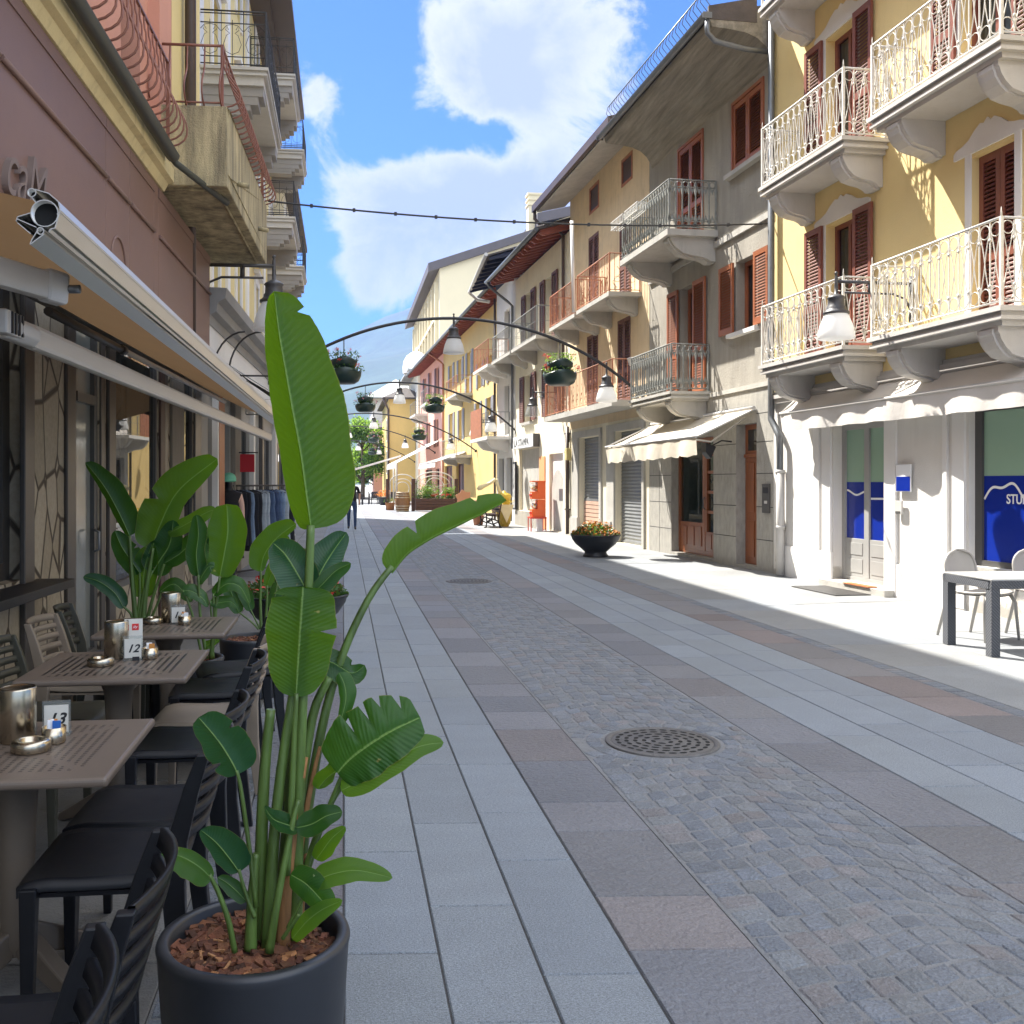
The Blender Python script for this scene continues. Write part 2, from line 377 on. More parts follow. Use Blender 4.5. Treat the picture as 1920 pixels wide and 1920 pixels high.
# ---------------------------------------------------------------- ground and paving
g = MB(); g.quad((-3000,-200,-.03),(3000,-200,-.03),(3000,4200,-.03),(-3000,4200,-.03)); g.build('ground', mt['earth'], kind='structure')
b = MB(); b.quad((-9,-6,-.006),(14,-6,-.006),(14,110,-.006),(-9,110,-.006)); b.build('paving_bed', mt['joint'], kind='structure')
rg = random.Random(3)
SKEW = -.08
def strip(mb, x0, x1, y0, y1, lmin, lmax, tones, gap=.007, bright=(.8,1.16), x1f=None):
    """one run of slabs, each its own tone, laid with open joints; x1f(y) lets an edge follow a wall"""
    y = y0 - rg.random()*lmin
    while y < y1:
        ln = rg.uniform(lmin, lmax); a, b_ = y+gap/2, y+ln-gap/2
        t = rg.uniform(*bright); c = rg.choice(tones); col = tuple(min(1.6, t*q) for q in c)
        X1a = x1f(a) if x1f else x1; X1b = x1f(b_) if x1f else x1
        p = [(x0+gap/2, a+SKEW*x0), (X1a-gap/2, a+SKEW*X1a), (X1b-gap/2, b_+SKEW*X1b), (x0+gap/2, b_+SKEW*x0)]
        e = .004; z = rg.uniform(-.0008, .0008)
        cx = sum(q[0] for q in p)/4; cy = sum(q[1] for q in p)/4
        top = [mb.vert((q[0]+(e if q[0] < cx else -e), q[1]+(e if q[1] < cy else -e), z)) for q in p]
        low = [mb.vert((q[0], q[1], -.005)) for q in p]
        mb.face(top, col=col)
        for k in range(4): mb.face((low[k], low[(k+1) % 4], top[(k+1) % 4], top[k]), col=col)
        y += ln
N_ = (1,1,1)
m1 = MB()
for a, b_ in ((0,.31),(.31,.62),(.62,.93)): strip(m1, a, b_, -1, 60, .5, 1.0, [N_, (.98,.99,1.01), (1.01,1.005,.99)], bright=(.92,1.08))
for a, b_ in ((2.9,3.25),(3.25,3.6),(3.6,3.95)): strip(m1, a, b_, -1, 60, .55, 1.1, [N_, (.98,.99,1.02)], bright=(.9,1.06))
m1.build('granite_paving', mt['granite'], kind='structure')
m1 = MB()
strip(m1, .93, 1.36, -1, 60, .35, .8, [N_, N_, (1.1,1.0,.95), (.95,.98,1.03), (1,1,1.02)], bright=(.82,1.15))
strip(m1, 2.47, 2.9, -1, 60, .45, .85, [N_, (1.05,.99,.97), (.96,.98,1.03)], bright=(.82,1.12))
strip(m1, -.44, 0, -1, 60, .45, .9, [N_, (1.06,.97,.98), (.95,.98,1.04)], bright=(.75,1.05))
m1.build('slate_paving', mt['slate'], kind='structure')
m1 = MB(); strip(m1, 3.95, 4.42, -1, 60, .5, .95, [N_, (1.12,.98,.94), (1.05,.99,.97), (.97,.99,1.02)], bright=(.85,1.12)); m1.build('reddish_paving', mt['porphyry'], kind='structure')
wallx = lambda y: 7.95-.0454*y+.25 if y < 39 else 8.9-.035*y
m1 = MB()
strip(m1, 4.56, 5.7, -1, 60, .9, 1.7, [N_, (1.03,1,.96), (.97,.99,1.02)], bright=(.86,1.08))
strip(m1, 5.7, 8, -1, 60, .8, 1.5, [N_, (1.03,1,.96)], bright=(.86,1.08), x1f=wallx)
for k in range(6): strip(m1, -6+k*3., -3+k*3., 60, 100, 1, 2, [N_], bright=(.9,1.05))
m1.build('pale_paving', mt['pale_stone'], kind='structure')
m1 = MB()
for a, b_ in ((-3.6,-2.6),(-2.6,-1.9),(-1.9,-1.2),(-1.2,-.56)): strip(m1, a, b_, -2, 60, .8, 1.5, [N_, (1.02,1,.97)], bright=(.75,1.15), gap=.009)
m1.build('terrace_paving', mt['concrete_slab'], kind='structure')
# cobbles laid in shallow arcs
MAN = [(1.88, 5.68, .335), (1.95, 15.3, .36)]
b = MB()
for x0, x1 in ((1.36,2.47),(4.42,4.56),(-.56,-.44)): b.quad((x0,-1,-.003),(x1,-1,-.003),(x1,60,-.003),(x0,60,-.003))
b.build('mortar_bed', mt['mortar'], kind='structure')
cb_ = MB()
TON = [(.93,.97,1.04), (1,1,1), (.96,.98,1.02), (1.04,1.02,.98), (.88,.92,.98), (1.02,1.02,1.03), (.97,.98,.99), (1,1.01,1.0), (1.12,1.0,.94)]
def sett(pts, z=.004):
    cx = sum(p[0] for p in pts)/4; cy = sum(p[1] for p in pts)/4
    c = rg.choice(TON); t = rg.uniform(.84, 1.13); col = tuple(t*q for q in c); z += rg.uniform(-.001, .0015)-.0025
    f = .90
    top = [cb_.vert((cx+(p[0]-cx)*f, cy+(p[1]-cy)*f, z)) for p in pts]; low = [cb_.vert((p[0], p[1], -.003)) for p in pts]
    cb_.face(top, col=col)
    for k in range(4): cb_.face((low[k], low[(k+1) % 4], top[(k+1) % 4], top[k]), smooth=True, col=col)
W0, W1 = 1.37, 2.46
row = -1.; nr = 0
while row < 58:
    st = .112 if row < 30 else .15
    n = 10 if row < 30 else 8; off = rg.uniform(0, .5)
    xs = sorted(W0+(W1-W0)*(k+(off if 0 < k < n else 0)*.9)/n for k in range(n+1)); xs[0] = W0; xs[-1] = W1
    arc = lambda x: .16*math.cos((x-1.9)*2.6) + .03*math.sin(x*9+row*.7)
    for a, c in zip(xs, xs[1:]):
        if c-a < .03: continue
        j = lambda s=.013: rg.uniform(-s, s)
        g_ = .016
        pts = [(a+g_/2+j(.004), row+arc(a)+j()), (c-g_/2+j(.004), row+arc(c)+j()), (c-g_/2+j(.004), row+st-g_+arc(c)+j()), (a+g_/2+j(.004), row+st-g_+arc(a)+j())]
        mx = sum(p[0] for p in pts)/4; my = sum(p[1] for p in pts)/4
        if any((mx-q[0])**2+(my-q[1])**2 < (q[2]+.16)**2 for q in MAN): continue
        sett(pts)
    row += st; nr += 1
for (mx, my, mr) in MAN:
    for k, rr in enumerate((mr+.03, mr+.125)):
        n = int(2*PI*(rr+.04)/.1)
        for q in range(n):
            a0 = 2*PI*q/n+.01; a1 = 2*PI*(q+1)/n-.02; r1 = rr+.085
            P4 = [(mx+rr*math.cos(a0), my+rr*math.sin(a0)), (mx+rr*math.cos(a1), my+rr*math.sin(a1)), (mx+r1*math.cos(a1), my+r1*math.sin(a1)), (mx+r1*math.cos(a0), my+r1*math.sin(a0))]
            if all(W0-.02 < p[0] < W1+.02 for p in P4): sett(P4)
for x0, x1 in ((4.425,4.555),(-.555,-.445)):
    y = -1.
    while y < 55:
        h = rg.uniform(.08,.11) if y < 25 else .2
        sett([(x0+rg.uniform(0,.006),y+.006),(x1-rg.uniform(0,.006),y+.006),(x1-rg.uniform(0,.006),y+h-.006),(x0+rg.uniform(0,.006),y+h-.006)]); y += h
cb_.build('cobbles', mt['sett'], kind='structure')
# manhole covers
def manhole(x, y, r, label):
    t = thing('manhole_cover', label, 'manhole cover', (x, y, 0), .2, 'cast iron manhole covers set in the cobbles')
    f = MB(); f.lathe((0,0,0), [(r,-.004),(r,.006),(r-.006,.0075),(r-.03,.0075),(r-.034,.003)], 48); f.build('frame', mt['iron'], t)
    d = MB(); d.lathe((0,0,0), [(r-.036,.003),(r-.04,.0055),(.0001,.0055)], 48); d.build('lid', mt['iron'], t)
    h = MB()
    for k in range(1, 6):
        rr = (r-.05)*k/5.4; n = max(5, int(rr*2*PI/.062))
        for q in range(n):
            a = 2*PI*q/n+k*.4; ca, sa = math.cos(a), math.sin(a); hw, hl = .014, .025
            c = (rr*ca, rr*sa)
            P8 = []
            for s in range(8):
                an = 2*PI*s/8; lx, ly = hl*math.cos(an), hw*math.sin(an)
                P8.append((c[0]+lx*-sa+ly*ca, c[1]+lx*ca+ly*sa, .0068))
            h.poly(P8)
    h.build('drain_holes', mt['black_hole'], t)
manhole(*MAN[0], 'round pierced iron manhole cover nearest the viewer, among loose cobbles')
manhole(*MAN[1], 'round iron manhole cover far down the cobbled strip')
gr = thing('drain_grate', 'rectangular iron drain grate in the terrace paving behind the tables', 'drain grate', (-1.25, 8.6, 0))
f = MB(); f.box(-.3,.3,-.2,.2,.003,.008); f.build('plate', mt['iron'], gr)
h = MB()
for i in range(9):
    for k in range(5): h.box(-.27+i*.06,-.235+i*.06,-.17+k*.07,-.13+k*.07,.008,.0095)
h.build('slots', mt['black_hole'], gr)
# ---------------------------------------------------------------- building kit
mt['yellow'] = M('yellow_plaster', (.77,.60,.28), .8, .1, .5, .25, 70, streak=.12, streakcol=(.45,.33,.13))
mt['white_trim'] = M('white_trim', (.74,.72,.69), .7, .07, 1.2, .15, 60)
mt['white_wall'] = M('white_plaster', (.70,.675,.63), .8, .09, .6, .3, 60, foot=.75, streak=.16, streakcol=(.36,.33,.28))
mt['cream_wall'] = M('cream_plaster', (.80,.73,.56), .82, .10, .7, .35, 50, streak=.3, streakcol=(.38,.32,.22), grime=.12)
mt['tan'] = M('tan_plaster', (.72,.56,.35), .85, .14, .55, .4, 45, streak=.4, streakcol=(.28,.22,.14), grime=.2)
mt['stucco'] = M('grey_stucco', (.385,.355,.30), .9, .17, 2.0, 1.0, 42, streak=.3, streakcol=(.24,.225,.19), stretch=(2.2,2.2,.5))
mt['cladding'] = M('stone_cladding', (.40,.38,.335), .75, .2, 6, .5, 60, grime=.45, stretch=(2,2,.8))
mt['grey_stone'] = M('grey_stone', (.46,.44,.395), .8, .14, 2.5, .4, 50, streak=.35, streakcol=(.17,.16,.14))
mt['balcony_grey'] = M('balcony_plaster', (.52,.495,.46), .8, .1, 1.5, .25, 50, streak=.25, streakcol=(.3,.27,.23))
mt['board_soffit'] = M('board_marked_concrete', (.31,.28,.225), .9, .42, 1.6, .8, 18, stretch=(7,.5,7), grime=.4)
mt['shutter'] = M('brown_shutter', (.215,.068,.042), .45, .12, 2, .1, 50)
mt['shutter_o'] = M('chestnut_shutter', (.33,.105,.04), .42, .14, 2, .1, 50)
mt['shutter_d'] = M('faded_shutter', (.17,.072,.05), .6, .2, 3, .15, 50, grime=.2)
mt['shutter_g'] = M('grey_shutter', (.24,.235,.24), .6, .2, 3, .1, 50)
mt['wood'] = M('varnished_wood', (.26,.085,.03), .35, .25, 3, .1, 40, stretch=(6,6,.7))
mt['dark_wood'] = M('dark_wood', (.06,.03,.022), .5, .25, 3, .1, 40)
mt['glass'] = glass_mat('window_glass', (.75,.8,.8), .3, .02, (.015,.02,.022))
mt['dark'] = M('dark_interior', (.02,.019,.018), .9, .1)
mt['curtain'] = M('curtain', (.55,.58,.56), .9, .1, 6, trans=.2)
mt['white_iron'] = M('white_ironwork', (.66,.635,.575), .5, .14, 9, grime=.15)
mt['grey_iron'] = M('grey_ironwork', (.25,.255,.23), .6, .25, 8, grime=.3)
mt['rust_iron'] = M('red_ironwork', (.43,.17,.085), .65, .28, 9, grime=.35)
mt['black_iron'] = M('black_ironwork', (.025,.023,.022), .5, .25, 9)
mt['zinc'] = M('zinc', (.17,.18,.19), .45, .2, 3, .05, metal=.55)
mt['brown_metal'] = M('brown_metal', (.075,.05,.042), .45, .2, 3)
mt['pipe_white'] = M('painted_pipe', (.52,.50,.47), .45, .08, 3)
mt['roof_tile'] = M('roof_tile', (.09,.075,.068), .8, .3, 4, .5, 20)
mt['lose'] = M('stone_roof_slabs', (.42,.44,.43), .75, .3, 2.2, .6, 12)
mt['rafters'] = M('red_rafters', (.26,.075,.045), .65, .25, 3, .2, 30)
mt['navy_rafters'] = M('blue_black_rafters', (.022,.024,.05), .7, .3, 3)
mt['awn_white'] = M('white_canvas', (.70,.665,.62), .85, .06, 1.2, .35, 9, trans=.15)
mt['awn_cream'] = M('cream_canvas', (.70,.63,.51), .85, .06, 1.2, .4, 9, trans=.15)
mt['green_film'] = M('pale_green_film', (.28,.42,.31), .14, .04, 1)
mt['blue_film'] = M('blue_film', (.006,.024,.26), .12, .06, 1)
mt['white_paint'] = M('white_paint', (.8,.8,.8), .5, .03)
mt['black_paint'] = M('black_paint', (.015,.015,.018), .5, .1)
mt['grey_door'] = M('grey_door_paint', (.33,.325,.31), .5, .06, 2)
mt['dark_frame'] = M('dark_frame', (.075,.072,.068), .4, .1, 2)
mt['roller'] = M('roller_shutter', (.20,.205,.205), .5, .2, 2, metal=.3, grime=.25)

def facade(fr, root, u0, u1, z0, z1, ops, mat, depth=.22, back=6., name='wall', extra=None, dmat=None):
    """front wall with real openings (u0,u1,z0,z1[,depth]), reveals, ends, back and top"""
    b = MB(fr)
    us = sorted({u0, u1} | {o[0] for o in ops} | {o[1] for o in ops}); zs = sorted({z0, z1} | {o[2] for o in ops} | {o[3] for o in ops})
    us = [x for x in us if u0 <= x <= u1]; zs = [x for x in zs if z0 <= x <= z1]
    for a, c in zip(us, us[1:]):
        for d, e in zip(zs, zs[1:]):
            mu, mz = (a+c)/2, (d+e)/2
            if any(o[0] < mu < o[1] and o[2] < mz < o[3] for o in ops): continue
            b.quad((a,0,d),(c,0,d),(c,0,e),(a,0,e))
    for o in ops:
        a, c, d, e = o[:4]; dp = o[4] if len(o) > 4 else depth
        b.quad((a,0,d),(a,-dp,d),(a,-dp,e),(a,0,e)); b.quad((c,0,d),(c,-dp,d),(c,-dp,e),(c,0,e))
        b.quad((a,0,d),(c,0,d),(c,-dp,d),(a,-dp,d)); b.quad((a,0,e),(c,0,e),(c,-dp,e),(a,-dp,e))
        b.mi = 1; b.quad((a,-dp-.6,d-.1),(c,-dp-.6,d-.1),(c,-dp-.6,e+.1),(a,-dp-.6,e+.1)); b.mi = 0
    for u in (u0, u1): b.quad((u,0,z0),(u,-back,z0),(u,-back,z1),(u,0,z1))
    b.quad((u0,-back,z0),(u1,-back,z0),(u1,-back,z1),(u0,-back,z1)); b.quad((u0,0,z1),(u1,0,z1),(u1,-back,z1),(u0,-back,z1))
    return b.build(name, [mat, dmat or mt['dark']], root, recalc=False)

def window(fr, root, u0, u1, z0, z1, w, fmat, gmat, cols=2, rows=1, t=.06, d=.05, label=None, name='window', curtain=False):
    f = MB(fr)
    f.box(u0, u1, w-d, w, z0, z0+t); f.box(u0, u1, w-d, w, z1-t, z1)
    for k in range(cols+1):
        c = u0+t/2+(u1-u0-t)*k/cols; f.box(c-t/2, c+t/2, w-d+.001, w+.001, z0+t, z1-t)
    for k in range(1, rows):
        c = z0+(z1-z0)*k/rows; f.box(u0+t, u1-t, w-d+.002, w-.002, c-t*.35, c+t*.35)
    o = f.build(name, fmat, root)
    p = MB(fr); p.quad((u0+t*.4, w-d*.6, z0+t*.4),(u1-t*.4, w-d*.6, z0+t*.4),(u1-t*.4, w-d*.6, z1-t*.4),(u0+t*.4, w-d*.6, z1-t*.4)); p.build('pane', gmat, o)
    if curtain:
        c = MB(fr); n = 14
        rows_ = [[c.vert((u0+t+(u1-u0-2*t)*k/n, w-d-.06-.02*(k % 2), zz)) for k in range(n+1)] for zz in (z0+t, z1-t)]
        c.grid(rows_); c.build('curtain', mt['curtain'], o)
    if label: o['label'] = label
    return o

def shutter(fr, root, ua, ub, z0, z1, w, mat, th=.04, mid=True, pitch=.05):
    b = MB(fr); s = .07
    b.box(ua, ua+s, w, w+th, z0, z1); b.box(ub-s, ub, w, w+th, z0, z1)
    b.box(ua+s, ub-s, w+.001, w+th-.001, z0, z0+.11); b.box(ua+s, ub-s, w+.001, w+th-.001, z1-.09, z1)
    spans = [(z0+.11, z1-.09)]
    if mid and z1-z0 > 1.5:
        c = z0+(z1-z0)*.38; b.box(ua+s, ub-s, w+.001, w+th-.001, c-.05, c+.05); spans = [(z0+.11, c-.05), (c+.05, z1-.09)]
    for a, e in spans:
        n = max(1, int((e-a)/pitch))
        for k in range(n):
            z = a+(k+.5)*(e-a)/n; h = (e-a)/n*.62
            b.poly([(ua+s, w+.004, z+h*.75),(ub-s, w+.004, z+h*.75),(ub-s, w+th-.004, z-h*.55),(ua+s, w+th-.004, z-h*.55)])
            b.poly([(ua+s, w+.004, z+h*.75-.012),(ub-s, w+.004, z+h*.75-.012),(ub-s, w+th-.004, z-h*.55-.012),(ua+s, w+th-.004, z-h*.55-.012)])
    for z in (z0+.2, z1-.2): b.box(ub-.005 if False else ua-.012, ua+.03, w+th, w+th+.012, z-.03, z+.03)
    return b.build('shutter', mat, root, recalc=False)

def seg_pts(path):
    """corner list of (u,w) -> list of (start, dir, length)"""
    out = []
    for a, b in zip(path, path[1:]):
        d = Vector((b[0]-a[0], b[1]-a[1])); L_ = d.length; d.normalize(); out.append((Vector(a), d, L_))
    return out

def railing(fr, parent, path, z, h, style, mat, r=.009, step=.17, name='railing'):
    b = MB(fr)
    def p3(o, d, s, t): return (o.x+d.x*s, o.y+d.y*s, z+t)
    for (o, d, L_) in seg_pts(path):
        n = max(1, round(L_/step)); st = L_/n
        P = lambda s, t: p3(o, d, s, t)
        ax = (d.x, d.y, 0); az = (0, 0, 1)
        b.tube([P(0, h), P(L_, h)], .016, 4); b.tube([P(0, .05), P(L_, .05)], .012, 4)
        if style == 'lens':
            R_ = st*.44
            for k in range(n+1):
                b.tube([P(k*st, .05), P(k*st, h)], r*.95, 4, caps=False)
                b.tube([P(k*st, .22), P(k*st, .25)], r*1.9, 4); b.tube([P(k*st, h-.22), P(k*st, h-.19)], r*1.9, 4)
            for k in range(n):
                c = (k+.5)*st
                b.ring(P(c, h-.03-R_), ax, az, R_, r*.75, 12, 3); b.ring(P(c, .07+R_), ax, az, R_, r*.75, 12, 3)
                lo, hi = .06+2*R_*.55, h-.02-2*R_*.55
                for sg in (-1, 1):
                    b.tube([P(c+sg*st*.46*abs(1-2*q)**1.3*(1), lo+(hi-lo)*q) for q in [i/8 for i in range(9)]], r*.75, 3, caps=False)
        elif style == 'cast':
            R_ = st*.40
            for k in range(n+1):
                b.tube([P(k*st, .05), P(k*st, .14), P(k*st, .2), P(k*st, .3), P(k*st, h*.5), P(k*st, h-.3), P(k*st, h-.2), P(k*st, h-.14), P(k*st, h)],
                       [.012,.012,.03,.014,.017,.014,.03,.012,.012], 5, caps=False)
            for k in range(n):
                c = (k+.5)*st
                for zz in (.06+R_, h-.03-R_): b.ring(P(c, zz), ax, az, R_, .009, 10, 3)
                for s2, zz in ((1, .06+2*R_), (-1, h-.03-2*R_)):
                    b.poly([P(c-st*.4, zz), P(c, zz+s2*.13), P(c+st*.4, zz), P(c, zz+s2*.03)])
            b.tube([P(0, .06+2*R_), P(L_, .06+2*R_)], .009, 4); b.tube([P(0, h-.03-2*R_), P(L_, h-.03-2*R_)], .009, 4)
        elif style == 'curl':
            for k in range(n+1): b.tube([P(k*st, .05), P(k*st, h)], r*.9, 4, caps=False)
            for k in range(0, n-1, 3):
                c = (k+1.5)*st
                b.tube([P(c+math.sin(q*PI*2)*st*.9*(1-q*.4), .1+q*(h*.55)) for q in [i/12 for i in range(13)]], r*.8, 3, caps=False)
                b.ring(P(c, h*.33), ax, az, st*.55, r*.8, 10, 3)
        elif style == 'plain':
            for k in range(n+1): b.tube([P(k*st, .05), P(k*st, h)], r*.85, 4, caps=False)
            b.tube([P(0, h*.5), P(L_, h*.5)], r*.8, 4)
        elif style == 'scroll':
            for zz in (h*.78, h*.18, h-.05): b.tube([P(0, zz), P(L_, zz)], .011, 4)
            for k in range(n+1): b.tube([P(k*st, .05), P(k*st, h)], .009, 4, caps=False)
            for k in range(n):
                c = (k+.5)*st
                b.tube([P(c, .03), P(c, h*.84)], .008, 4, caps=False)
                for sg in (-1, 1):
                    b.tube([P(c, h*.22), P(c+sg*st*.28, h*.27), P(c+sg*st*.4, h*.4), P(c+sg*st*.26, h*.56), P(c+sg*st*.12, h*.6), P(c+sg*st*.3, h*.66), P(c+sg*st*.24, h*.72), P(c+sg*st*.16, h*.66)], .006, 3, caps=False)
                    b.tube([P(c, h*.76), P(c+sg*st*.25, h*.74), P(c+sg*st*.48, h*.64)], .006, 3, caps=False)
        elif style == 'belly':
            nx = Vector((-d.y, d.x)); cen = sum((Vector(q) for q in path), Vector((0, 0)))/len(path)
            if (Vector((o.x, o.y))+d*L_/2-cen).dot(nx) < 0: nx = -nx
            for k in range(n+1):
                b.tube([(o.x+d.x*k*st+nx.x*f, o.y+d.y*k*st+nx.y*f, z+t*h) for f, t in BELLY], r, 4, caps=False)
    for q in path:
        b.box(q[0]-.016, q[0]+.016, q[1]-.016, q[1]+.016, z, z+h+.01)
        if style == 'lens': b.tube([(q[0], q[1], z+h), (q[0], q[1], z+h+.11)], [.014, .002], 4)
    return b.build(name, mat, parent, recalc=False)

BELLY = [(0,1),(0,.92),(.004,.86),(.018,.80),(.02,.74),(.018,.68),(.035,.60),(.07,.52),(.115,.44),(.155,.36),(.182,.28),(.192,.21),(.186,.14),(.16,.08),(.11,.035),(.05,.01),(0,0)]
SCURVE = [(0,0),(.06,.0),(.10,.04),(.17,.075),(.30,.10),(.42,.14),(.50,.22),(.55,.30),(.57,.36)]
def balcony(fr, root, u0, u1, w1, zt, slabmat, rail=None, h=.92, style='lens', th=.22, brackets=(), bmat=None, mould=True, bw=.34, bdepth=.42, bstyle='scroll', step=.17, inset=.05, sides=True, label=None):
    b = MB(fr)
    if mould:
        for (a, t0, t1) in ((0,.0,.055),(.05,.055,.10),(.025,.10,.14),(.09,.14,th)):
            b.box(u0+a, u1-a, .002, w1-a, zt-t1, zt-t0)
    else:
        b.box(u0, u1, .002, w1, zt-th, zt)
    o = b.build('balcony', slabmat, root, recalc=False)
    if label: o['label'] = label
    for c in brackets:
        k = MB(fr); W_ = w1-.1; H_ = bdepth
        if bstyle == 'step':
            for q, (f, hh) in enumerate(((1., .35), (.92, .3), (.8, .2), (.7, .15))):
                zq = zt-th-H_*sum(x[1] for x in ((1., .35), (.92, .3), (.8, .2), (.7, .15))[:q]); k.box(c-bw/2+.012*q, c+bw/2-.012*q, .003, W_*f, zq-H_*hh, zq)
            k.build('bracket', bmat or slabmat, o, recalc=False); continue
        prof = [(.003, zt-th), (W_, zt-th), (W_, zt-th-.05)]
        prof += [(W_*(.97-.0*0)*(p[0]/.57)+.003, zt-th-.07-(1-p[1]/.36)*(H_-.07)) for p in reversed(SCURVE[1:])] + [(.003, zt-th-H_)]
        k.prism([(p[0], p[1]) for p in prof], 0, c-bw/2, c+bw/2)
        k.prism([(p[0]+(.02 if p[0] > .01 else 0), p[1]-.02*(1 if 0 < i else 0)) for i, p in enumerate(prof)], 0, c-bw*.3, c+bw*.3)
        k.build('bracket', bmat or slabmat, o, recalc=True)
    if rail is not None:
        i = inset
        path = [(u0+i, .03), (u0+i, w1-i), (u1-i, w1-i), (u1-i, .03)] if sides else [(u0+i, w1-i), (u1-i, w1-i)]
        railing(fr, o, path, zt, h, style, rail, step=step)
    return o

def simple_box(fr, root, name, mat, u0, u1, w0, w1, z0, z1, bevel=0., label=None):
    b = MB(fr); b.box(u0, u1, w0, w1, z0, z1); o = b.build(name, mat, root, bevel=bevel)
    if label: o['label'] = label
    return o

def awning(fr, name, label, u0, u1, zw, wf, zf, val, mat, group='shop awnings along the sunny side', wave=.02, tilt=0., arms=True):
    """fabric from the wall head (zw) to the front bar (wf,zf) with a hanging valance"""
    x = fr.W((u0+u1)/2, 0, zw)
    t = thing(name, label, 'awning', x, 0, group)
    n = max(10, int((u1-u0)*6)); b = MB(fr); r_ = random.Random(len(label))
    ws = [0.03, wf*.33, wf*.66, wf]
    rows = []
    for j, w_ in enumerate(ws):
        f = j/3; rows.append([b.vert((u0+(u1-u0)*k/n, w_, zw+(zf-zw)*f-.03*math.sin(PI*f)+tilt*k/n*f)) for k in range(n+1)])
    b.grid(rows); b.build('canopy', mat, t)
    v = MB(fr); ph = r_.random()*6
    def vz(k, f): return zf-f*val*(1+wave*2*math.sin(k*1.9+ph)*f)+tilt*k/n
    rows = [[v.vert((u0+(u1-u0)*k/n, wf+.012*math.sin(k*1.3+ph)*f*3+.02*math.sin(k*.57)*f, vz(k, f))) for k in range(n+1)] for f in (0,.33,.66,1)]
    v.grid(rows); v.build('valance', mat, t)
    s = MB(fr)
    for u in (u0, u1):
        s.tube([(u, .03, zw-.02), (u, wf, zf-.01)], .018, 5)
    s.tube([(u0, wf, zf), (u1, wf, zf)], .022, 6); s.tube([(u0, .05, zw), (u1, .05, zw)], .04, 6)
    if arms:
        for u in (u0+.35, u1-.35): s.tube([(u, .05, zw-.15), (u+.3, wf*.5, zf-.06), (u, wf-.02, zf-.02)], .018, 5)
    s.build('frame', mt['pipe_white'], t)
    return t

R = Fr(7.95, -2.6, 1); S = Fr(8.7, -2.0, 1); LF = Fr(-2.4, 1.9, -1); LB = Fr(-2.6, 0, -1)

# ================================================================ right side: yellow house
bY = thing('yellow_house', 'bright yellow house with white iron balconies and a dental studio on its white ground floor', 'house', R.W(11, 0, 0))
opsY = []
for zf in (3.42, 6.25, 9.1):
    opsY += [(13.48, 14.30, zf, zf+2.02, .2)]
opsY += [(10.27, 11.0, 3.42, 5.42, .2), (10.3, 11.2, 6.25, 8.27, .2), (10.3, 11.2, 9.1, 11.1, .2)]
facade(R, bY, 5.5, 15.97, 2.9, 13.0, opsY, mt['yellow'], .2, 7, dmat=mt['dark'])
facade(R, bY, 5.5, 15.97, 0, 2.9, [(12.77, 14.09, .1, 2.42, .2), (8.6, 11.05, .55, 2.45, .14)], mt['white_wall'], .2, 7, name='ground_floor_wall')
b = MB(R)
b.box(5.4, 15.98, 0, .06, 2.86, 2.94); b.box(5.4, 15.98, 0, .09, 2.94, 3.0); b.box(5.4, 15.98, 0, .04, 3.0, 3.06)
b.build('ledge', mt['balcony_grey'], bY)
b = MB(R)   # white pilasters and plinth of the ground floor
for (a, c) in ((14.45, 14.62), (14.12, 14.36), (12.48, 12.74), (11.1, 11.32), (11.42, 11.5)):
    b.box(a, c, 0, .035, .02, 2.8)
b.box(14.1, 15.7, 0, .03, 0, .5); b.box(11.1, 12.74, 0, .028, 0, .45)
b.build('pilasters', mt['white_trim'], bY)
def crown(u0, u1, z, zc):
    """white surround with an ogee head"""
    b = MB(R); m_ = (u0+u1)/2; hw = (u1-u0)/2
    def half(s):
        return [(m_+s*hw*1.0, z+.02), (m_+s*hw*1.0, z+.10), (m_+s*hw*.92, z+.13), (m_+s*hw*.74, z+.15), (m_+s*hw*.55, z+.19), (m_+s*hw*.38, z+.27), (m_+s*hw*.2, z+.33), (m_+s*hw*.1, z+.31)]
    pts = half(1)+[(m_, z+.36)]+list(reversed(half(-1)))
    b.prism([(p[0], p[1]) for p in pts], 1, .0, .025)
    return b
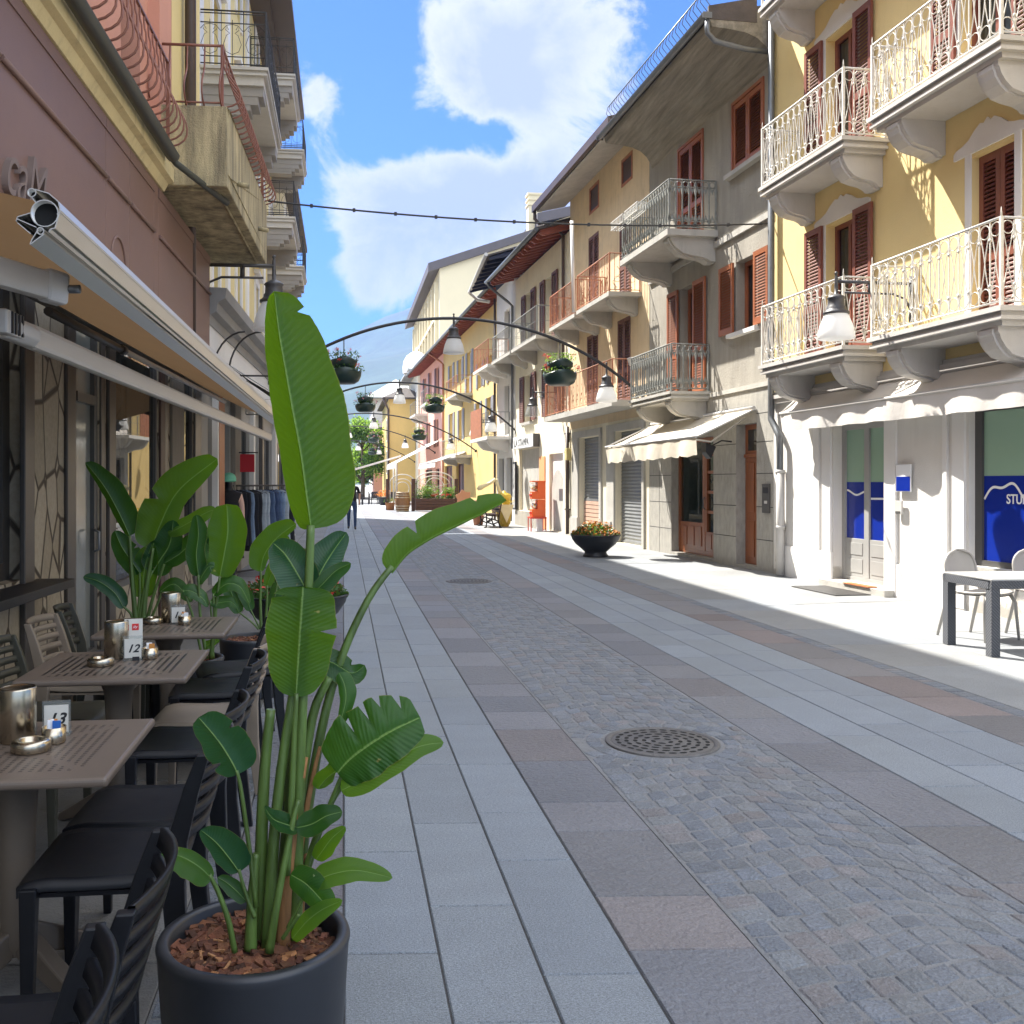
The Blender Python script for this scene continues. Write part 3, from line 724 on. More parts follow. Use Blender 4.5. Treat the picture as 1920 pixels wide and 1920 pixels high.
for k, zf in enumerate((3.42, 6.25, 9.1)):
    zt = zf+2.02
    c = crown(13.1, 14.68 if False else 14.6, zt, 0); c.box(14.30, 14.40, 0, .02, zf, zt+.02); c.box(13.38, 13.48, 0, .02, zf, zt+.02); c.build('window_surround', mt['white_trim'], bY)
    wd = window(R, bY, 13.48, 14.30, zf, zt, -.15, mt['shutter'], mt['glass'], 2, 1, .07, .06, name='balcony_door', curtain=True)
    shutter(R, bY, 14.33, 14.83, zf+.05, zt+.02, .03, mt['shutter']); shutter(R, bY, 13.0, 13.46, zf+.05, zt+.02, .03, mt['shutter'])
    q = (10.27, 11.0) if k == 0 else (10.3, 11.2)
    c = crown(q[0]-.16, q[1]+.3, zt, 0); c.box(q[1], q[1]+.1, 0, .02, zf, zt+.02); c.box(q[0]-.1, q[0], 0, .02, zf, zt+.02); c.build('window_surround', mt['white_trim'], bY)
    if k == 0:
        m_ = sum(q)/2; shutter(R, bY, m_+.004, q[1]-.01, zf+.03, zt-.02, -.13, mt['shutter']); shutter(R, bY, q[0]+.01, m_-.004, zf+.03, zt-.02, -.13, mt['shutter'])
    else:
        window(R, bY, q[0], q[1], zf, zt, -.15, mt['shutter'], mt['glass'], 2, 1, .07, .06, name='balcony_door', curtain=True)
        shutter(R, bY, q[1]+.04, q[1]+.5, zf+.05, zt+.02, .03, mt['shutter']); shutter(R, bY, q[0]-.5, q[0]-.04, zf+.05, zt+.02, .03, mt['shutter'])
    balcony(R, bY, 12.66, 15.12, .70, zf-.02, mt['balcony_grey'], mt['white_iron'], .93, 'lens', .2, (12.98, 14.78), step=.165)
    balcony(R, bY, 9.62, 12.08, .70, zf-.02, mt['balcony_grey'], mt['white_iron'], .93, 'lens', .2, (9.95, 11.65), step=.165)
# shop door: pale green and blue film in a grey frame
d = MB(R); u0, u1 = 12.77, 14.09
d.box(u0, u1, -.2, -.14, .1, .16); d.box(u0, u1, -.2, -.14, 2.32, 2.42)
for a, c in ((12.77, 12.85), (13.38, 13.5), (14.0, 14.09)): d.box(a, c, -.199, -.139, .16, 2.32)
for a, c in ((12.85, 13.38), (13.5, 14.0)):
    d.box(a, c, -.198, -.15, .16, .72); d.box(a+.05, c-.05, -.15, -.143, .22, .42); d.box(a+.05, c-.05, -.15, -.143, .48, .66)
dr = d.build('shop_door', mt['grey_door'], bY, bevel=.004)
for a, c in ((12.85, 13.38), (13.5, 14.0)):
    p = MB(R); p.quad((a,-.17,.72),(c,-.17,.72),(c,-.17,1.55),(a,-.17,1.55)); p.build('blue_film', mt['blue_film'], dr)
    p = MB(R); p.quad((a,-.171,1.55),(c,-.171,1.55),(c,-.171,2.32),(a,-.171,2.32)); p.build('green_film', mt['green_film'], dr)
def stroke(root, pts, wd, w, mat, name='white_line'):
    b = MB(R); up = []; dn = []
    for i, (u, z) in enumerate(pts):
        a = pts[max(0, i-1)]; c = pts[min(len(pts)-1, i+1)]; t = Vector((c[0]-a[0], c[1]-a[1])).normalized(); n = Vector((-t.y, t.x))*wd/2
        up.append(b.vert((u+n.x, w, z+n.y))); dn.append(b.vert((u-n.x, w, z-n.y)))
    b.grid([up, dn], False); return b.build(name, mat, root)
stroke(dr, [(13.99-.49*i/12, 1.40-.02*i/12+.05*math.cos(i/12*6.2)*.6) for i in range(13)], .028, -.165, mt['white_paint'])
stroke(dr, [(13.37, 1.31), (12.86, 1.315)], .028, -.165, mt['white_paint'])
f = MB(R); u0, u1 = 8.6, 11.05
f.box(u0, u1, -.14, -.08, .55, .62); f.box(u0, u1, -.14, -.08, 2.38, 2.45); f.box(10.93, 11.05, -.139, -.079, .62, 2.38); f.box(8.6, 8.7, -.139, -.079, .62, 2.38)
sw = f.build('shop_window', mt['dark_frame'], bY)
p = MB(R); p.quad((8.7,-.11,.62),(10.93,-.11,.62),(10.93,-.11,1.62),(8.7,-.11,1.62)); p.build('blue_film', mt['blue_film'], sw)
p = MB(R); p.quad((8.7,-.111,1.62),(10.93,-.111,1.62),(10.93,-.111,2.38),(8.7,-.111,2.38)); p.build('green_film', mt['green_film'], sw)
stroke(sw, [(10.92-.02*i*1.0, 1.42+.09*math.sin(i*.16-1.0)+.05*math.sin(i*.31)+.03*i/20) for i in range(75)], .03, -.105, mt['white_paint'])
text_obj('lettering', 'STUDIO DE', .155, mt['white_paint'], sw, R.W(10.55, -.105, 1.30), (-R.d[0], -R.d[1], 0), (0,0,1), .002, bold=.002, cond=.92)
simple_box(R, bY, 'sill', mt['grey_stone'], 8.55, 11.1, 0, .06, .5, .55)
simple_box(R, bY, 'door_step', mt['grey_stone'], 12.5, 14.2, 0, .18, .0, .09)
t = thing('nameplate', 'small white and blue nameplate beside the dental studio door', 'sign', R.W(12.36, 0, 1.55))
simple_box(R, t, 'plate', mt['white_paint'], 12.12, 12.44, .036, .05, 1.42, 1.78); simple_box(R, t, 'blue_field', mt['blue_film'], 12.13, 12.43, .05, .054, 1.43, 1.62)
t = thing('doorbell', 'small pale doorbell box under the blue nameplate', 'doorbell', R.W(12.38, 0, 1.3))
simple_box(R, t, 'box', mt['pipe_white'], 12.3, 12.46, .036, .06, 1.12, 1.3, .003); simple_box(R, t, 'button', mt['dark_frame'], 12.33, 12.43, .06, .066, 1.13, 1.16)
b = MB(R); b.tube([(15.88,.09,12.9),(15.88,.09,2.75),(15.86,.1,2.6),(15.68,.1,2.42),(15.58,.1,2.3),(15.56,.1,2.1),(15.56,.09,0.02)], .055, 8)
dp = b.build('downpipe', mt['zinc'], bY)
b = MB(R); b.tube([(15.56,.09,1.72),(15.56,.09,.02)], .068, 8)
for z in (1.72, .8): b.tube([(15.56,.09,z-.03),(15.56,.09,z+.03)], .08, 8)
b.build('pipe_sleeve', mt['pipe_white'], dp)
b = MB(R); b.box(5.3, 16.1, -7, .9, 13.0, 13.25); b.build('roof', mt['roof_tile'], bY)
awning(R, 'shop_awning', 'long pale grey canvas awning, almost closed, over the dental studio', 6.5, 15.05, 2.93, .36, 2.64, .29, mt['awn_white'], wave=.008, arms=False)
dm = thing('doormat', 'flat dark grey ribbed doormat on the pavement outside the blue studio door', 'doormat', R.W(13.3, .45, 0))
b = MB(R)
for k in range(22): b.box(12.75+k*.055, 12.79+k*.055, .22, .75, .004, .016)
b.build('ribs', mt['dark_frame'], dm)
dm = MB(R); dm.box(12.85, 13.5, .06, .2, .092, .105); tag(dm.build('doormat', M('rust_mat', (.42,.13,.04), .9, .2, 20, .4, 200)), 'narrow rust orange doormat on the studio doorstep', 'doormat')
# ================================================================ right side: grey house
bG = thing('grey_house', 'grey stucco house with chestnut shutters, cast balconies and a deep curved concrete eave', 'house', R.W(19, 0, 0))
opsG = [(19.33, 20.1, 3.32, 5.6), (16.62, 17.42, 4.28, 5.58), (18.88, 20.21, 6.37, 8.57, .08), (16.3, 17.58, 7.25, 8.55, .08)]
facade(R, bG, 15.98, 21.94, 3.25, 9.2, opsG, mt['stucco'], .22, 7)
facade(R, bG, 15.98, 21.94, 0, 3.25, [(18.42, 20.6, .06, 2.45, .25), (16.6, 17.42, .06, 2.6, .25)], mt['cladding'], .25, 7, name='stone_base')
b = MB(R)   # open joints between the cladding slabs, cut as thin dark recess strips
for z in (.55, 1.12, 1.7, 2.25, 2.75):
    for a, c in ((15.99, 16.6), (17.42, 18.42), (20.62, 21.93)): b.box(a, c, .0, .0025, z-.006, z+.006)
for u in (21.3,): b.box(u-.006, u+.006, 0, .0026, 0, 3.2)
b.build('slab_joints', mt['joint'], bG)
simple_box(R, bG, 'string_course', mt['grey_stone'], 15.98, 21.9, 0, .05, 6.05, 6.16); simple_box(R, bG, 'base_course', mt['grey_stone'], 15.98, 21.9, 0, .03, 3.2, 3.28)
window(R, bG, 19.33, 20.1, 3.32, 5.6, -.17, mt['shutter_o'], mt['glass'], 2, 1, .08, .06, name='balcony_door', curtain=True)
shutter(R, bG, 20.12, 20.7, 3.36, 5.6, .03, mt['shutter_o']); shutter(R, bG, 18.7, 19.3, 3.36, 5.6, .03, mt['shutter_o'])
window(R, bG, 16.62, 17.42, 4.28, 5.58, -.17, mt['shutter_o'], mt['glass'], 2, 1, .08, .06, curtain=True)
shutter(R, bG, 17.44, 18.04, 4.3, 5.58, .03, mt['shutter_o']); shutter(R, bG, 16.06, 16.6, 4.3, 5.58, .03, mt['shutter_o'])
for a, c, z0, z1 in ((18.88, 20.21, 6.37, 8.57), (16.3, 17.58, 7.25, 8.55)):
    f = MB(R); f.box(a, a+.06, -.07, .03, z0, z1); f.box(c-.06, c, -.07, .03, z0, z1); f.box(a+.06, c-.06, -.07, .03, z1-.06, z1); f.build('shutter_frame', mt['shutter_o'], bG)
    m_ = (a+c)/2; shutter(R, bG, m_+.004, c-.065, z0+.02, z1-.07, -.03, mt['shutter_o']); shutter(R, bG, a+.065, m_-.004, z0+.02, z1-.07, -.03, mt['shutter_o'])
simple_box(R, bG, 'sill', mt['grey_stone'], 16.2, 17.7, 0, .12, 7.16, 7.24); simple_box(R, bG, 'sill', mt['white_trim'], 16.45, 17.6, 0, .12, 4.2, 4.275)
balcony(R, bG, 18.55, 20.95, .84, 3.32, mt['grey_stone'], mt['grey_iron'], .92, 'cast', .18, (18.9, 20.6), bdepth=.36, bw=.3, step=.135)
o = balcony(R, bG, 18.2, 21.0, 1.02, 6.37, mt['grey_stone'], mt['grey_iron'], .95, 'cast', .12, (18.5, 20.7), bdepth=.45, bw=.36, step=.135, mould=False)
for a in (19.3, 20.2):
    pb = thing('window_box', 'white iron flower box hung outside the upper grey balcony, '+('nearer the yellow house' if a < 20 else 'farther from the yellow house'), 'flower box', R.W(a+.35, 1.02, 7.1), 0, 'empty flower boxes on the grey balcony')
    k = MB(R); 
    for i in range(4): k.box(a, a+.78, 1.04+i*.055, 1.055+i*.055, 7.0, 7.012)
    k.box(a, a+.78, 1.225, 1.235, 7.0, 7.02)
    for i in range(9): k.box(a+.09*i+.01, a+.09*i+.03, 1.226, 1.236, 7.02, 7.16)
    k.box(a, a+.78, 1.224, 1.24, 7.16, 7.18)
    for i in range(4):
        for ua in (a, a+.765): k.box(ua, ua+.015, 1.04+i*.055, 1.055+i*.055, 7.0, 7.16)
    k.box(a, a+.015, 1.03, 1.23, 7.16, 7.18); k.box(a+.765, a+.78, 1.03, 1.23, 7.16, 7.18); k.build('cage', mt['white_iron'], pb)
# curved board-marked eave
prof = [(0, 8.66), (.05, 8.78), (.14, 8.92), (.28, 9.04), (.48, 9.12), (.8, 9.16), (1.1, 9.18), (1.14, 9.3), (.0, 9.55)]
b = MB(R); b.prism(prof, 0, 15.98, 21.75); b.build('eave', mt['board_soffit'], bG)
b = MB(R); b.prism([(-7, 11.2), (1.2, 9.38), (1.2, 9.32), (-7, 11.0)], 0, 15.98, 21.8); b.prism([(.3, 9.3), (1.16, 9.3), (1.16, 9.52), (.3, 9.72)], 0, 15.97, 16.02); b.build('roof', mt['roof_tile'], bG)
b = MB(R)
n = 24; rows = []
for k in range(7):
    an = PI+PI*k/6; rows.append([b.vert((15.9+(21.82-15.9)*i/n, 1.22+.075*math.cos(an), 9.36+.085*math.sin(an)-.0005*i)) for i in range(n+1)])
b.grid(rows); b.box(15.88, 15.9, 1.14, 1.3, 9.27, 9.37); b.box(21.82, 21.84, 1.14, 1.3, 9.27, 9.37)
b.tube([(15.95,1.2,9.28),(15.95,1.19,9.05),(15.97,1.05,8.93),(15.98,.5,8.84),(15.93,.1,8.8)], .045, 8)
b.build('gutter', mt['zinc'], bG)
b = MB(R)
for k in range(34):
    u = 16.2+k*.163; b.tube([(u,1.0,9.5),(u,1.02,9.62),(u+.03,1.13,9.78),(u,1.1,9.93)], .008, 3, caps=False)
b.tube([(16.2,1.1,9.93),(21.6,1.1,9.93)], .012, 4); b.tube([(16.2,1.0,9.5),(21.6,1.0,9.5)], .01, 4)
b.build('roof_railing', mt['zinc'], bG)
# wooden shop door with glazed window
f = MB(R); u0, u1 = 18.42, 20.6
f.box(u0, u1, -.25, -.17, .06, .16); f.box(u0, u1, -.25, -.17, 2.37, 2.45)
for a, c in ((18.42, 18.52), (19.2, 19.32), (20.52, 20.6)): f.box(a, c, -.249, -.16, .16, 2.37)
f.box(19.32, 20.52, -.248, -.17, .16, .72); f.box(18.52, 19.2, -.248, -.17, .16, .55)
for i in range(3): f.box(19.38+i*.38, 19.7+i*.38, -.17, -.155, .24, .64)
for i in range(2): f.box(18.56+i*.32, 18.84+i*.32, -.17, -.155, .22, .5)
f.box(18.52, 18.6, -.247, -.165, .55, 2.37); f.box(19.12, 19.2, -.247, -.165, .55, 2.37)
for z in (.95, 1.35, 1.75, 2.1): f.box(18.6, 19.12, -.24, -.18, z-.03, z+.03)
sd = f.build('shop_door', mt['wood'], bG, bevel=.004)
shopglass = glass_mat('shop_glass', (.7,.85,.78), .55, .02, (.02,.03,.025))
p = MB(R); p.quad((19.32,-.2,.72),(20.52,-.2,.72),(20.52,-.2,2.37),(19.32,-.2,2.37)); p.quad((18.6,-.21,.55),(19.12,-.21,.55),(19.12,-.21,2.37),(18.6,-.21,2.37)); p.build('pane', shopglass, sd)
p = MB(R); p.tube([(19.15,-.14,1.0),(19.15,-.1,1.05),(19.15,-.1,1.2),(19.15,-.14,1.25)], .012, 5); p.build('handle', mt['zinc'], sd)
p = MB(R); p.quad((18.3,-.82,0),(20.7,-.82,0),(20.7,-.82,2.6),(18.3,-.82,2.6)); p.build('green_interior', M('green_interior', (.12,.24,.15), .8, .3, 1.3), bG)
f = MB(R); f.box(16.6, 17.42, -.25, -.18, .06, 2.6)
for z0, z1 in ((.2, .85), (1.0, 1.9)):
    for a, c in ((16.68, 16.98), (17.04, 17.34)): f.box(a, c, -.18, -.165, z0, z1)
f.box(16.6, 17.42, -.18, -.15, 2.0, 2.06)
wd = f.build('wood_door', mt['wood'], bG, bevel=.004)
p = MB(R); p.quad((16.72,-.176,2.12),(17.3,-.176,2.12),(17.3,-.176,2.5),(16.72,-.176,2.5)); p.build('fanlight', mt['glass'], wd)
p = MB(R); p.lathe((16.7,-.14,1.05), [(.002,-.03),(.03,-.02),(.035,0),(.03,.02),(.002,.03)], 8); p.build('handle', mt['zinc'], wd)
t = thing('intercom', 'dark metal intercom panel on the grey stone beside the wooden door', 'intercom', R.W(16.2, 0, 1.3))
simple_box(R, t, 'panel', mt['dark_frame'], 16.08, 16.34, .003, .03, 1.02, 1.52, .003); simple_box(R, t, 'buttons', mt['pipe_white'], 16.15, 16.25, .03, .034, 1.18, 1.23); simple_box(R, t, 'screen', mt['black_paint'], 16.12, 16.3, .03, .033, 1.36, 1.46)
awning(R, 'shop_awning', 'sagging cream canvas awning over the wooden shop door', 16.6, 21.7, 2.85, 1.12, 2.34, .33, mt['awn_cream'], wave=.03, tilt=-.04)
t = thing('speaker', 'small black floodlight on a bracket under the cream awning', 'floodlight', R.W(17.6, .2, 2.2))
b = MB(R); b.prism([(.35,2.2),(.55,2.28),(.55,2.1),(.45,1.98)], 0, 17.5, 17.72); b.build('housing', mt['black_paint'], t, bevel=.005)
b = MB(R); b.tube([(17.6,.005,2.3),(17.6,.2,2.32),(17.6,.4,2.22)], .014, 5); b.build('arm', mt['black_paint'], t)
t.name = 'floodlight'

# ================================================================ right side: tan house
bT = thing('tan_house', 'weathered tan house with rust red balconies above grey roller shutters', 'house', R.W(25, 0, 0))
opsT = [(23.13, 23.87, 8.9, 9.5, .05), (25.8, 26.61, 8.95, 9.6, .05), (25.8, 26.71, 6.02, 8.28, .07), (23.2, 24.05, 6.02, 8.2, .07), (25.85, 26.85, 3.5, 5.58, .07), (23.24, 24.2, 3.5, 5.59, .07)]
facade(R, bT, 21.96, 28.6, 3.1, 9.85, opsT, mt['tan'], .07, 7)
facade(R, bT, 21.96, 28.6, 0, 3.1, [(25.66, 27.64, .35, 2.8, .2), (22.35, 24.4, .03, 2.82, .2)], mt['cream_wall'], .2, 7, name='ground_floor_wall')
for a, c, z0, z1 in ((23.13, 23.87, 8.9, 9.5), (25.8, 26.61, 8.95, 9.6)):
    b = MB(R); b.box(a+.03, c-.03, -.05, -.02, z0+.03, z1-.03); o = b.build('attic_hatch', mt['dark_wood'], bT)
    f = MB(R); f.box(a-.04, a+.03, -.04, .012, z0-.04, z1+.04); f.box(c-.03, c+.04, -.04, .012, z0-.04, z1+.04); f.box(a+.03, c-.03, -.04, .012, z0-.04, z0+.03); f.box(a+.03, c-.03, -.04, .012, z1-.03, z1+.04); f.build('frame', mt['rust_iron'], o)
for a, c, z0, z1 in ((25.8, 26.71, 6.02, 8.28), (23.2, 24.05, 6.02, 8.2), (25.85, 26.85, 3.5, 5.58), (23.24, 24.2, 3.5, 5.59)):
    m_ = (a+c)/2; shutter(R, bT, m_+.004, c, z0, z1, -.03, mt['shutter_d'], pitch=.07); shutter(R, bT, a, m_-.004, z0, z1, -.03, mt['shutter_d'], pitch=.07)
balcony(R, bT, 22.47, 25.2, .80, 6.0, mt['grey_stone'], mt['rust_iron'], .9, 'curl', .1, (22.85, 24.8), bdepth=.38, bw=.3, mould=False, step=.125, inset=.03)
balcony(R, bT, 25.5, 28.15, .76, 6.0, mt['grey_stone'], mt['rust_iron'], .9, 'curl', .1, (25.9, 27.8), bdepth=.38, bw=.3, mould=False, step=.125, inset=.03)
balcony(R, bT, 22.3, 28.6, .78, 3.46, mt['grey_stone'], mt['rust_iron'], .95, 'curl', .14, (), mould=False, step=.13, inset=.03)
b = MB(R); b.prism([(0,9.85),(.78,9.66),(.86,9.66),(.86,9.8),(0,10.0)], 0, 21.9, 29.2); b.build('eave', mt['grey_stone'], bT)
b = MB(R); b.prism([(-7,12.0),(.98,9.86),(.98,9.8),(-7,11.8)], 0, 21.9, 29.3); b.box(21.9, 29.3, .9, 1.0, 9.66, 9.86); b.tube([(29.2,.93,9.72),(29.2,.93,9.45),(29.15,.8,9.3),(29.1,.2,9.1),(29.1,.08,8.95),(29.1,.08,3.4)], .05, 7); b.build('roof', mt['brown_metal'], bT)
def roller(root, a, c, z0, z1, w=-.16):
    b = MB(R); n = int((z1-z0)/.085)
    for k in range(n):
        z = z0+(z1-z0)*k/n; h = (z1-z0)/n
        b.poly([(a,w,z),(c,w,z),(c,w+.018,z+h*.5),(a,w+.018,z+h*.5)]); b.poly([(a,w+.018,z+h*.5),(c,w+.018,z+h*.5),(c,w,z+h),(a,w,z+h)])
    b.box(a, c, w, w+.03, z0-.02, z0+.05)
    return b.build('roller_shutter', mt['roller'], root, recalc=False)
roller(bT, 25.72, 27.58, 1.05, 2.8); roller(bT, 22.4, 24.35, .05, 2.82)
b = MB(R)
for k in range(6): b.box(25.7, 27.6, -.17, -.12, .37+k*.112, .465+k*.112)
b.build('board_panel', M('peach_boards', (.52,.33,.24), .7, .15, 3), bT)
b = MB(R)
for a, c, z1 in ((27.64, 28.25, 2.9), (25.48, 25.66, 2.9), (24.4, 25.0, 2.95), (22.2, 22.35, 2.95)): b.box(a, c, 0, .05, 0.02, z1)
b.box(25.48, 28.25, 0, .052, 2.82, 3.0); b.box(22.2, 25.0, 0, .052, 2.84, 3.02)
for a, c in ((27.5, 28.3), (24.45, 25.1)): b.box(a+.1, c, 0, .09, 0, .55)
b.build('stone_surround', mt['grey_stone'], bT)
b = MB(R); b.tube([(28.66,.07,3.2),(28.66,.07,.02)], .055, 8)
for z in (3.0, 2.45, .75): b.box(28.55, 28.9, .0, .1, z-.02, z+.02)
b.build('downpipe', mt['brown_metal'], bT)
t = thing('security_light', 'small grey floodlight on the tan wall above the cast balcony', 'floodlight', R.W(22.3, .1, 4.3))
b = MB(R); b.prism([(.2,4.35),(.42,4.42),(.36,4.25),(.22,4.2)], 0, 21.98, 22.3); b.build('housing', mt['pipe_white'], t, bevel=.01)
b = MB(R); b.tube([(22.1,.0,4.4),(22.1,.22,4.36)], .015, 5); b.build('arm', mt['black_paint'], t)

# ================================================================ right side: white house with the newspaper sign
bW = thing('white_house', 'cream white house with red rafters and the LA STAMPA shop sign', 'house', R.W(32, 0, 0))
opsW = [(30.56, 31.48, 6.08, 8.13), (33.4, 34.23, 6.08, 8.15), (33.35, 34.49, 3.65, 5.3), (30.2, 31.2, 3.65, 5.3), (32.4, 35.35, .55, 2.72, .12), (29.4, 31.05, .03, 2.45, .1)]
facade(R, bW, 28.62, 36.0, 0, 9.0, opsW, mt['cream_wall'], .22, 7)
for a, c, z0, z1, sa, sb in ((30.56, 31.48, 6.08, 8.13, 29.9, 30.52), (33.4, 34.23, 6.08, 8.15, 32.76, 33.38), (33.35, 34.49, 3.65, 5.3, 32.72, 33.32), (30.2, 31.2, 3.65, 5.3, 29.6, 30.17)):
    window(R, bW, a, c, z0, z1, -.18, mt['dark_wood'], mt['glass'], 2, 1, .07, .05)
    shutter(R, bW, sa, sb, z0+.03, z1, .03, mt['shutter_d'], mid=False, pitch=.07); shutter(R, bW, c+.03, c+.6, z0+.03, z1, .03, mt['shutter_d'], mid=False, pitch=.07)
simple_box(R, bW, 'sill', mt['grey_stone'], 33.2, 34.6, 0, .14, 3.56, 3.645)
balcony(R, bW, 29.75, 33.3, .76, 6.06, mt['grey_stone'], mt['grey_iron'], .92, 'plain', .1, (30.2, 32.8), bdepth=.42, bw=.3, mould=False, step=.14)
balcony(R, bW, 33.7, 37.0, .72, 6.08, mt['grey_stone'], mt['grey_iron'], .92, 'plain', .1, (34.2, 36.6), bdepth=.42, bw=.3, mould=False, step=.14)
def tiled_eave(fr, root, u0, u1, z, w1, rise, back, n, matr, nameprefix='roof', pipe=None):
    b = MB(fr); b.prism([(-back, z+rise*(back+w1)), (w1+.05, z+.06), (w1+.05, z), (-back, z+rise*(back+w1)-.1)], 0, u0, u1)
    k = int((u1-u0)/.22)
    for i in range(k): b.tube([(u0+.11+i*.22, w1+.05, z+.07), (u0+.11+i*.22, -.8, z+.07+rise*(w1+.85))], .07, 5)
    b.build(nameprefix, mt['roof_tile'], root)
    r = MB(fr)
    for i in range(n+1):
        u = u0+.05+(u1-u0-.2)*i/n
        r.prism([(-.1, z+rise*(w1+.1)-.03), (w1-.02, z-.01), (w1-.02, z-.09), (w1-.12, z-.15), (-.1, z+rise*(w1+.1)-.2)], 0, u, u+.11)
    r.prism([(-.1, z+rise*(w1+.1)-.015), (w1-.02, z-.002), (w1-.02, z-.02), (-.1, z+rise*(w1+.1)-.035)], 0, u0, u1)
    r.build('rafters', matr, root)
    g_ = MB(fr); g_.tube([(u0-.05, w1+.12, z+.0), (u1+.1, w1+.12, z)], .07, 8)
    if pipe: g_.tube([(pipe, w1+.12, z-.05), (pipe, w1+.05, z-.2), (pipe-.05, .25, z-.75), (pipe-.05, .08, z-.9), (pipe-.05, .08, 2.8)], .05, 7)
    g_.build('gutter', mt['zinc'], root)
tiled_eave(R, bW, 28.7, 36.4, 9.0, .9, .3, 7, 15, mt['rafters'], pipe=36.25)
t = thing('shop_sign', 'white box sign with grey letters LA STAMPA over the grey closed shopfront', 'sign', R.W(34, 0, 2.9))
simple_box(R, t, 'sign_box', mt['white_paint'], 32.45, 35.55, .02, .2, 2.75, 3.17, .01); simple_box(R, t, 'end_cap', mt['dark_frame'], 32.3, 32.445, .01, .21, 2.74, 3.18)
text_obj('lettering', 'LA STAMPA', .36, M('grey_letters', (.12,.125,.12), .5, .05), t, R.W(35.3, .205, 2.83), (-R.d[0], -R.d[1], 0), (0,0,1), .004, cond=1.22)
simple_box(R, bW, 'grey_panel', mt['grey_stone'], 32.4, 35.35, -.12, -.1, .55, 2.72); simple_box(R, bW, 'plinth', mt['stucco'], 32.3, 35.9, 0, .05, 0, .53)
simple_box(R, bW, 'orange_pier', M('orange_plaster', (.72,.33,.14), .8, .1), 31.55, 32.3, 0, .03, .03, 2.4)
b = MB(R)
pts = [(29.45,.03),(31.0,.03),(31.0,1.1)]+[(30.225+.775*math.cos(PI*i/12), 1.1+.85*math.sin(PI*i/12)) for i in range(1,12)]+[(29.45,1.1)]
b.prism(pts, 1, -.095, -.06); b.build('arched_door', mt['grey_stone'], bW)
simple_box(R, bW, 'door_field', mt['white_trim'], 29.42, 31.03, -.1, -.096, .03, 2.45); simple_box(R, bW, 'letter_plate', mt['zinc'], 29.6, 30.05, -.059, -.05, 1.0, 1.35)
t = thing('poster_case', 'tall black framed newspaper poster case at the corner of the white house', 'poster case', R.W(35.8, 0, 1))
simple_box(R, t, 'frame', mt['black_paint'], 35.55, 35.98, .055, .12, .55, 2.3); simple_box(R, t, 'poster', M('newsprint', (.45,.45,.44), .7, .5, 6), 35.6, 35.93, .12, .124, .62, 2.22)
t = thing('meter_box', 'small yellowed meter box on the wall beside the brown downpipe', 'meter box', R.W(28.3, 0, 2.5)); simple_box(R, t, 'box', M('yellowed_plastic', (.6,.5,.22), .5, .1), 28.28, 28.5, .055, .2, 2.2, 2.55, .01)

# ================================================================ right side: narrow white house with dark eave
bN = thing('narrow_house', 'narrow white house under a dark sagging eave with a red balcony', 'house', R.W(38, 0, 0))
facade(R, bN, 36.0, 39.5, 0, 9.3, [(37.0, 38.0, 6.1, 8.2), (37.1, 38.0, 3.4, 5.3), (36.6, 37.6, .05, 2.5), (38.1, 39.1, .05, 2.5)], mt['white_wall'], .2, 5)
for a, c, z0, z1 in ((37.0, 38.0, 6.1, 8.2), (37.1, 38.0, 3.4, 5.3), (36.6, 37.6, .05, 2.5), (38.1, 39.1, .05, 2.5)): window(R, bN, a, c, z0, z1, -.16, mt['shutter_g'], mt['glass'], 2, 1, .08, .05)
balcony(R, bN, 37.1, 40.2, .85, 6.05, mt['white_wall'], mt['rust_iron'], .95, 'plain', .1, (37.6, 39.2), bdepth=.4, bw=.3, mould=False, step=.13)
o = balcony(R, bN, 36.9, 40.6, .9, 3.3, mt['white_wall'], mt['grey_iron'], .92, 'plain', .12, (37.4, 39.3), bdepth=.45, bw=.4, mould=False, step=.16)
b = MB(R)
for k in range(9): b.box(38.2+k*.26, 38.42+k*.26, .87, .9, 3.32, 4.45)
b.build('reed_screen', mt['rust_iron'], o)
b = MB(R)
n = 9
def slope(u): return 10.0-.1*(u-36.3)
b.poly([(36.3,1.0,10.0),(41.0,.8,9.53),(41.0,-4,11.0),(36.3,-4,11.6)]); b.poly([(36.3,1.0,9.94),(41.0,.8,9.47),(41.0,-4,10.94),(36.3,-4,11.54)])
b.poly([(36.3,1.0,10.0),(36.3,1.0,9.94),(36.3,-4,11.54),(36.3,-4,11.6)]); b.poly([(36.3,1.0,10.0),(41,.8,9.53),(41,.8,9.47),(36.3,1.0,9.94)])
b.build('roof', mt['roof_tile'], bN)
r = MB(R)
for i in range(n):
    u = 36.4+i*.52; z = slope(u)
    r.prism([(-.2, z+.3), (.9, z-.06), (.9, z-.16), (-.2, z+.1)], 0, u, u+.1)
r.prism([(-.02, 9.3), (0.02, 9.3), (.02, 10.3), (-.02, 10.3)], 0, 36.2, 39.6); r.build('rafters', mt['navy_rafters'], bN)
b = MB(R); b.tube([(36.25,1.06,10.0),(41.05,.86,9.5),(41.05,.5,9.2),(40.6,.1,9.05)], .07, 8); b.build('gutter', mt['pipe_white'], bN)
b = MB(R); b.tube([(39.6,.06,9.0),(39.6,.06,.02)], .05, 7); b.build('downpipe', mt['brown_metal'], bN)
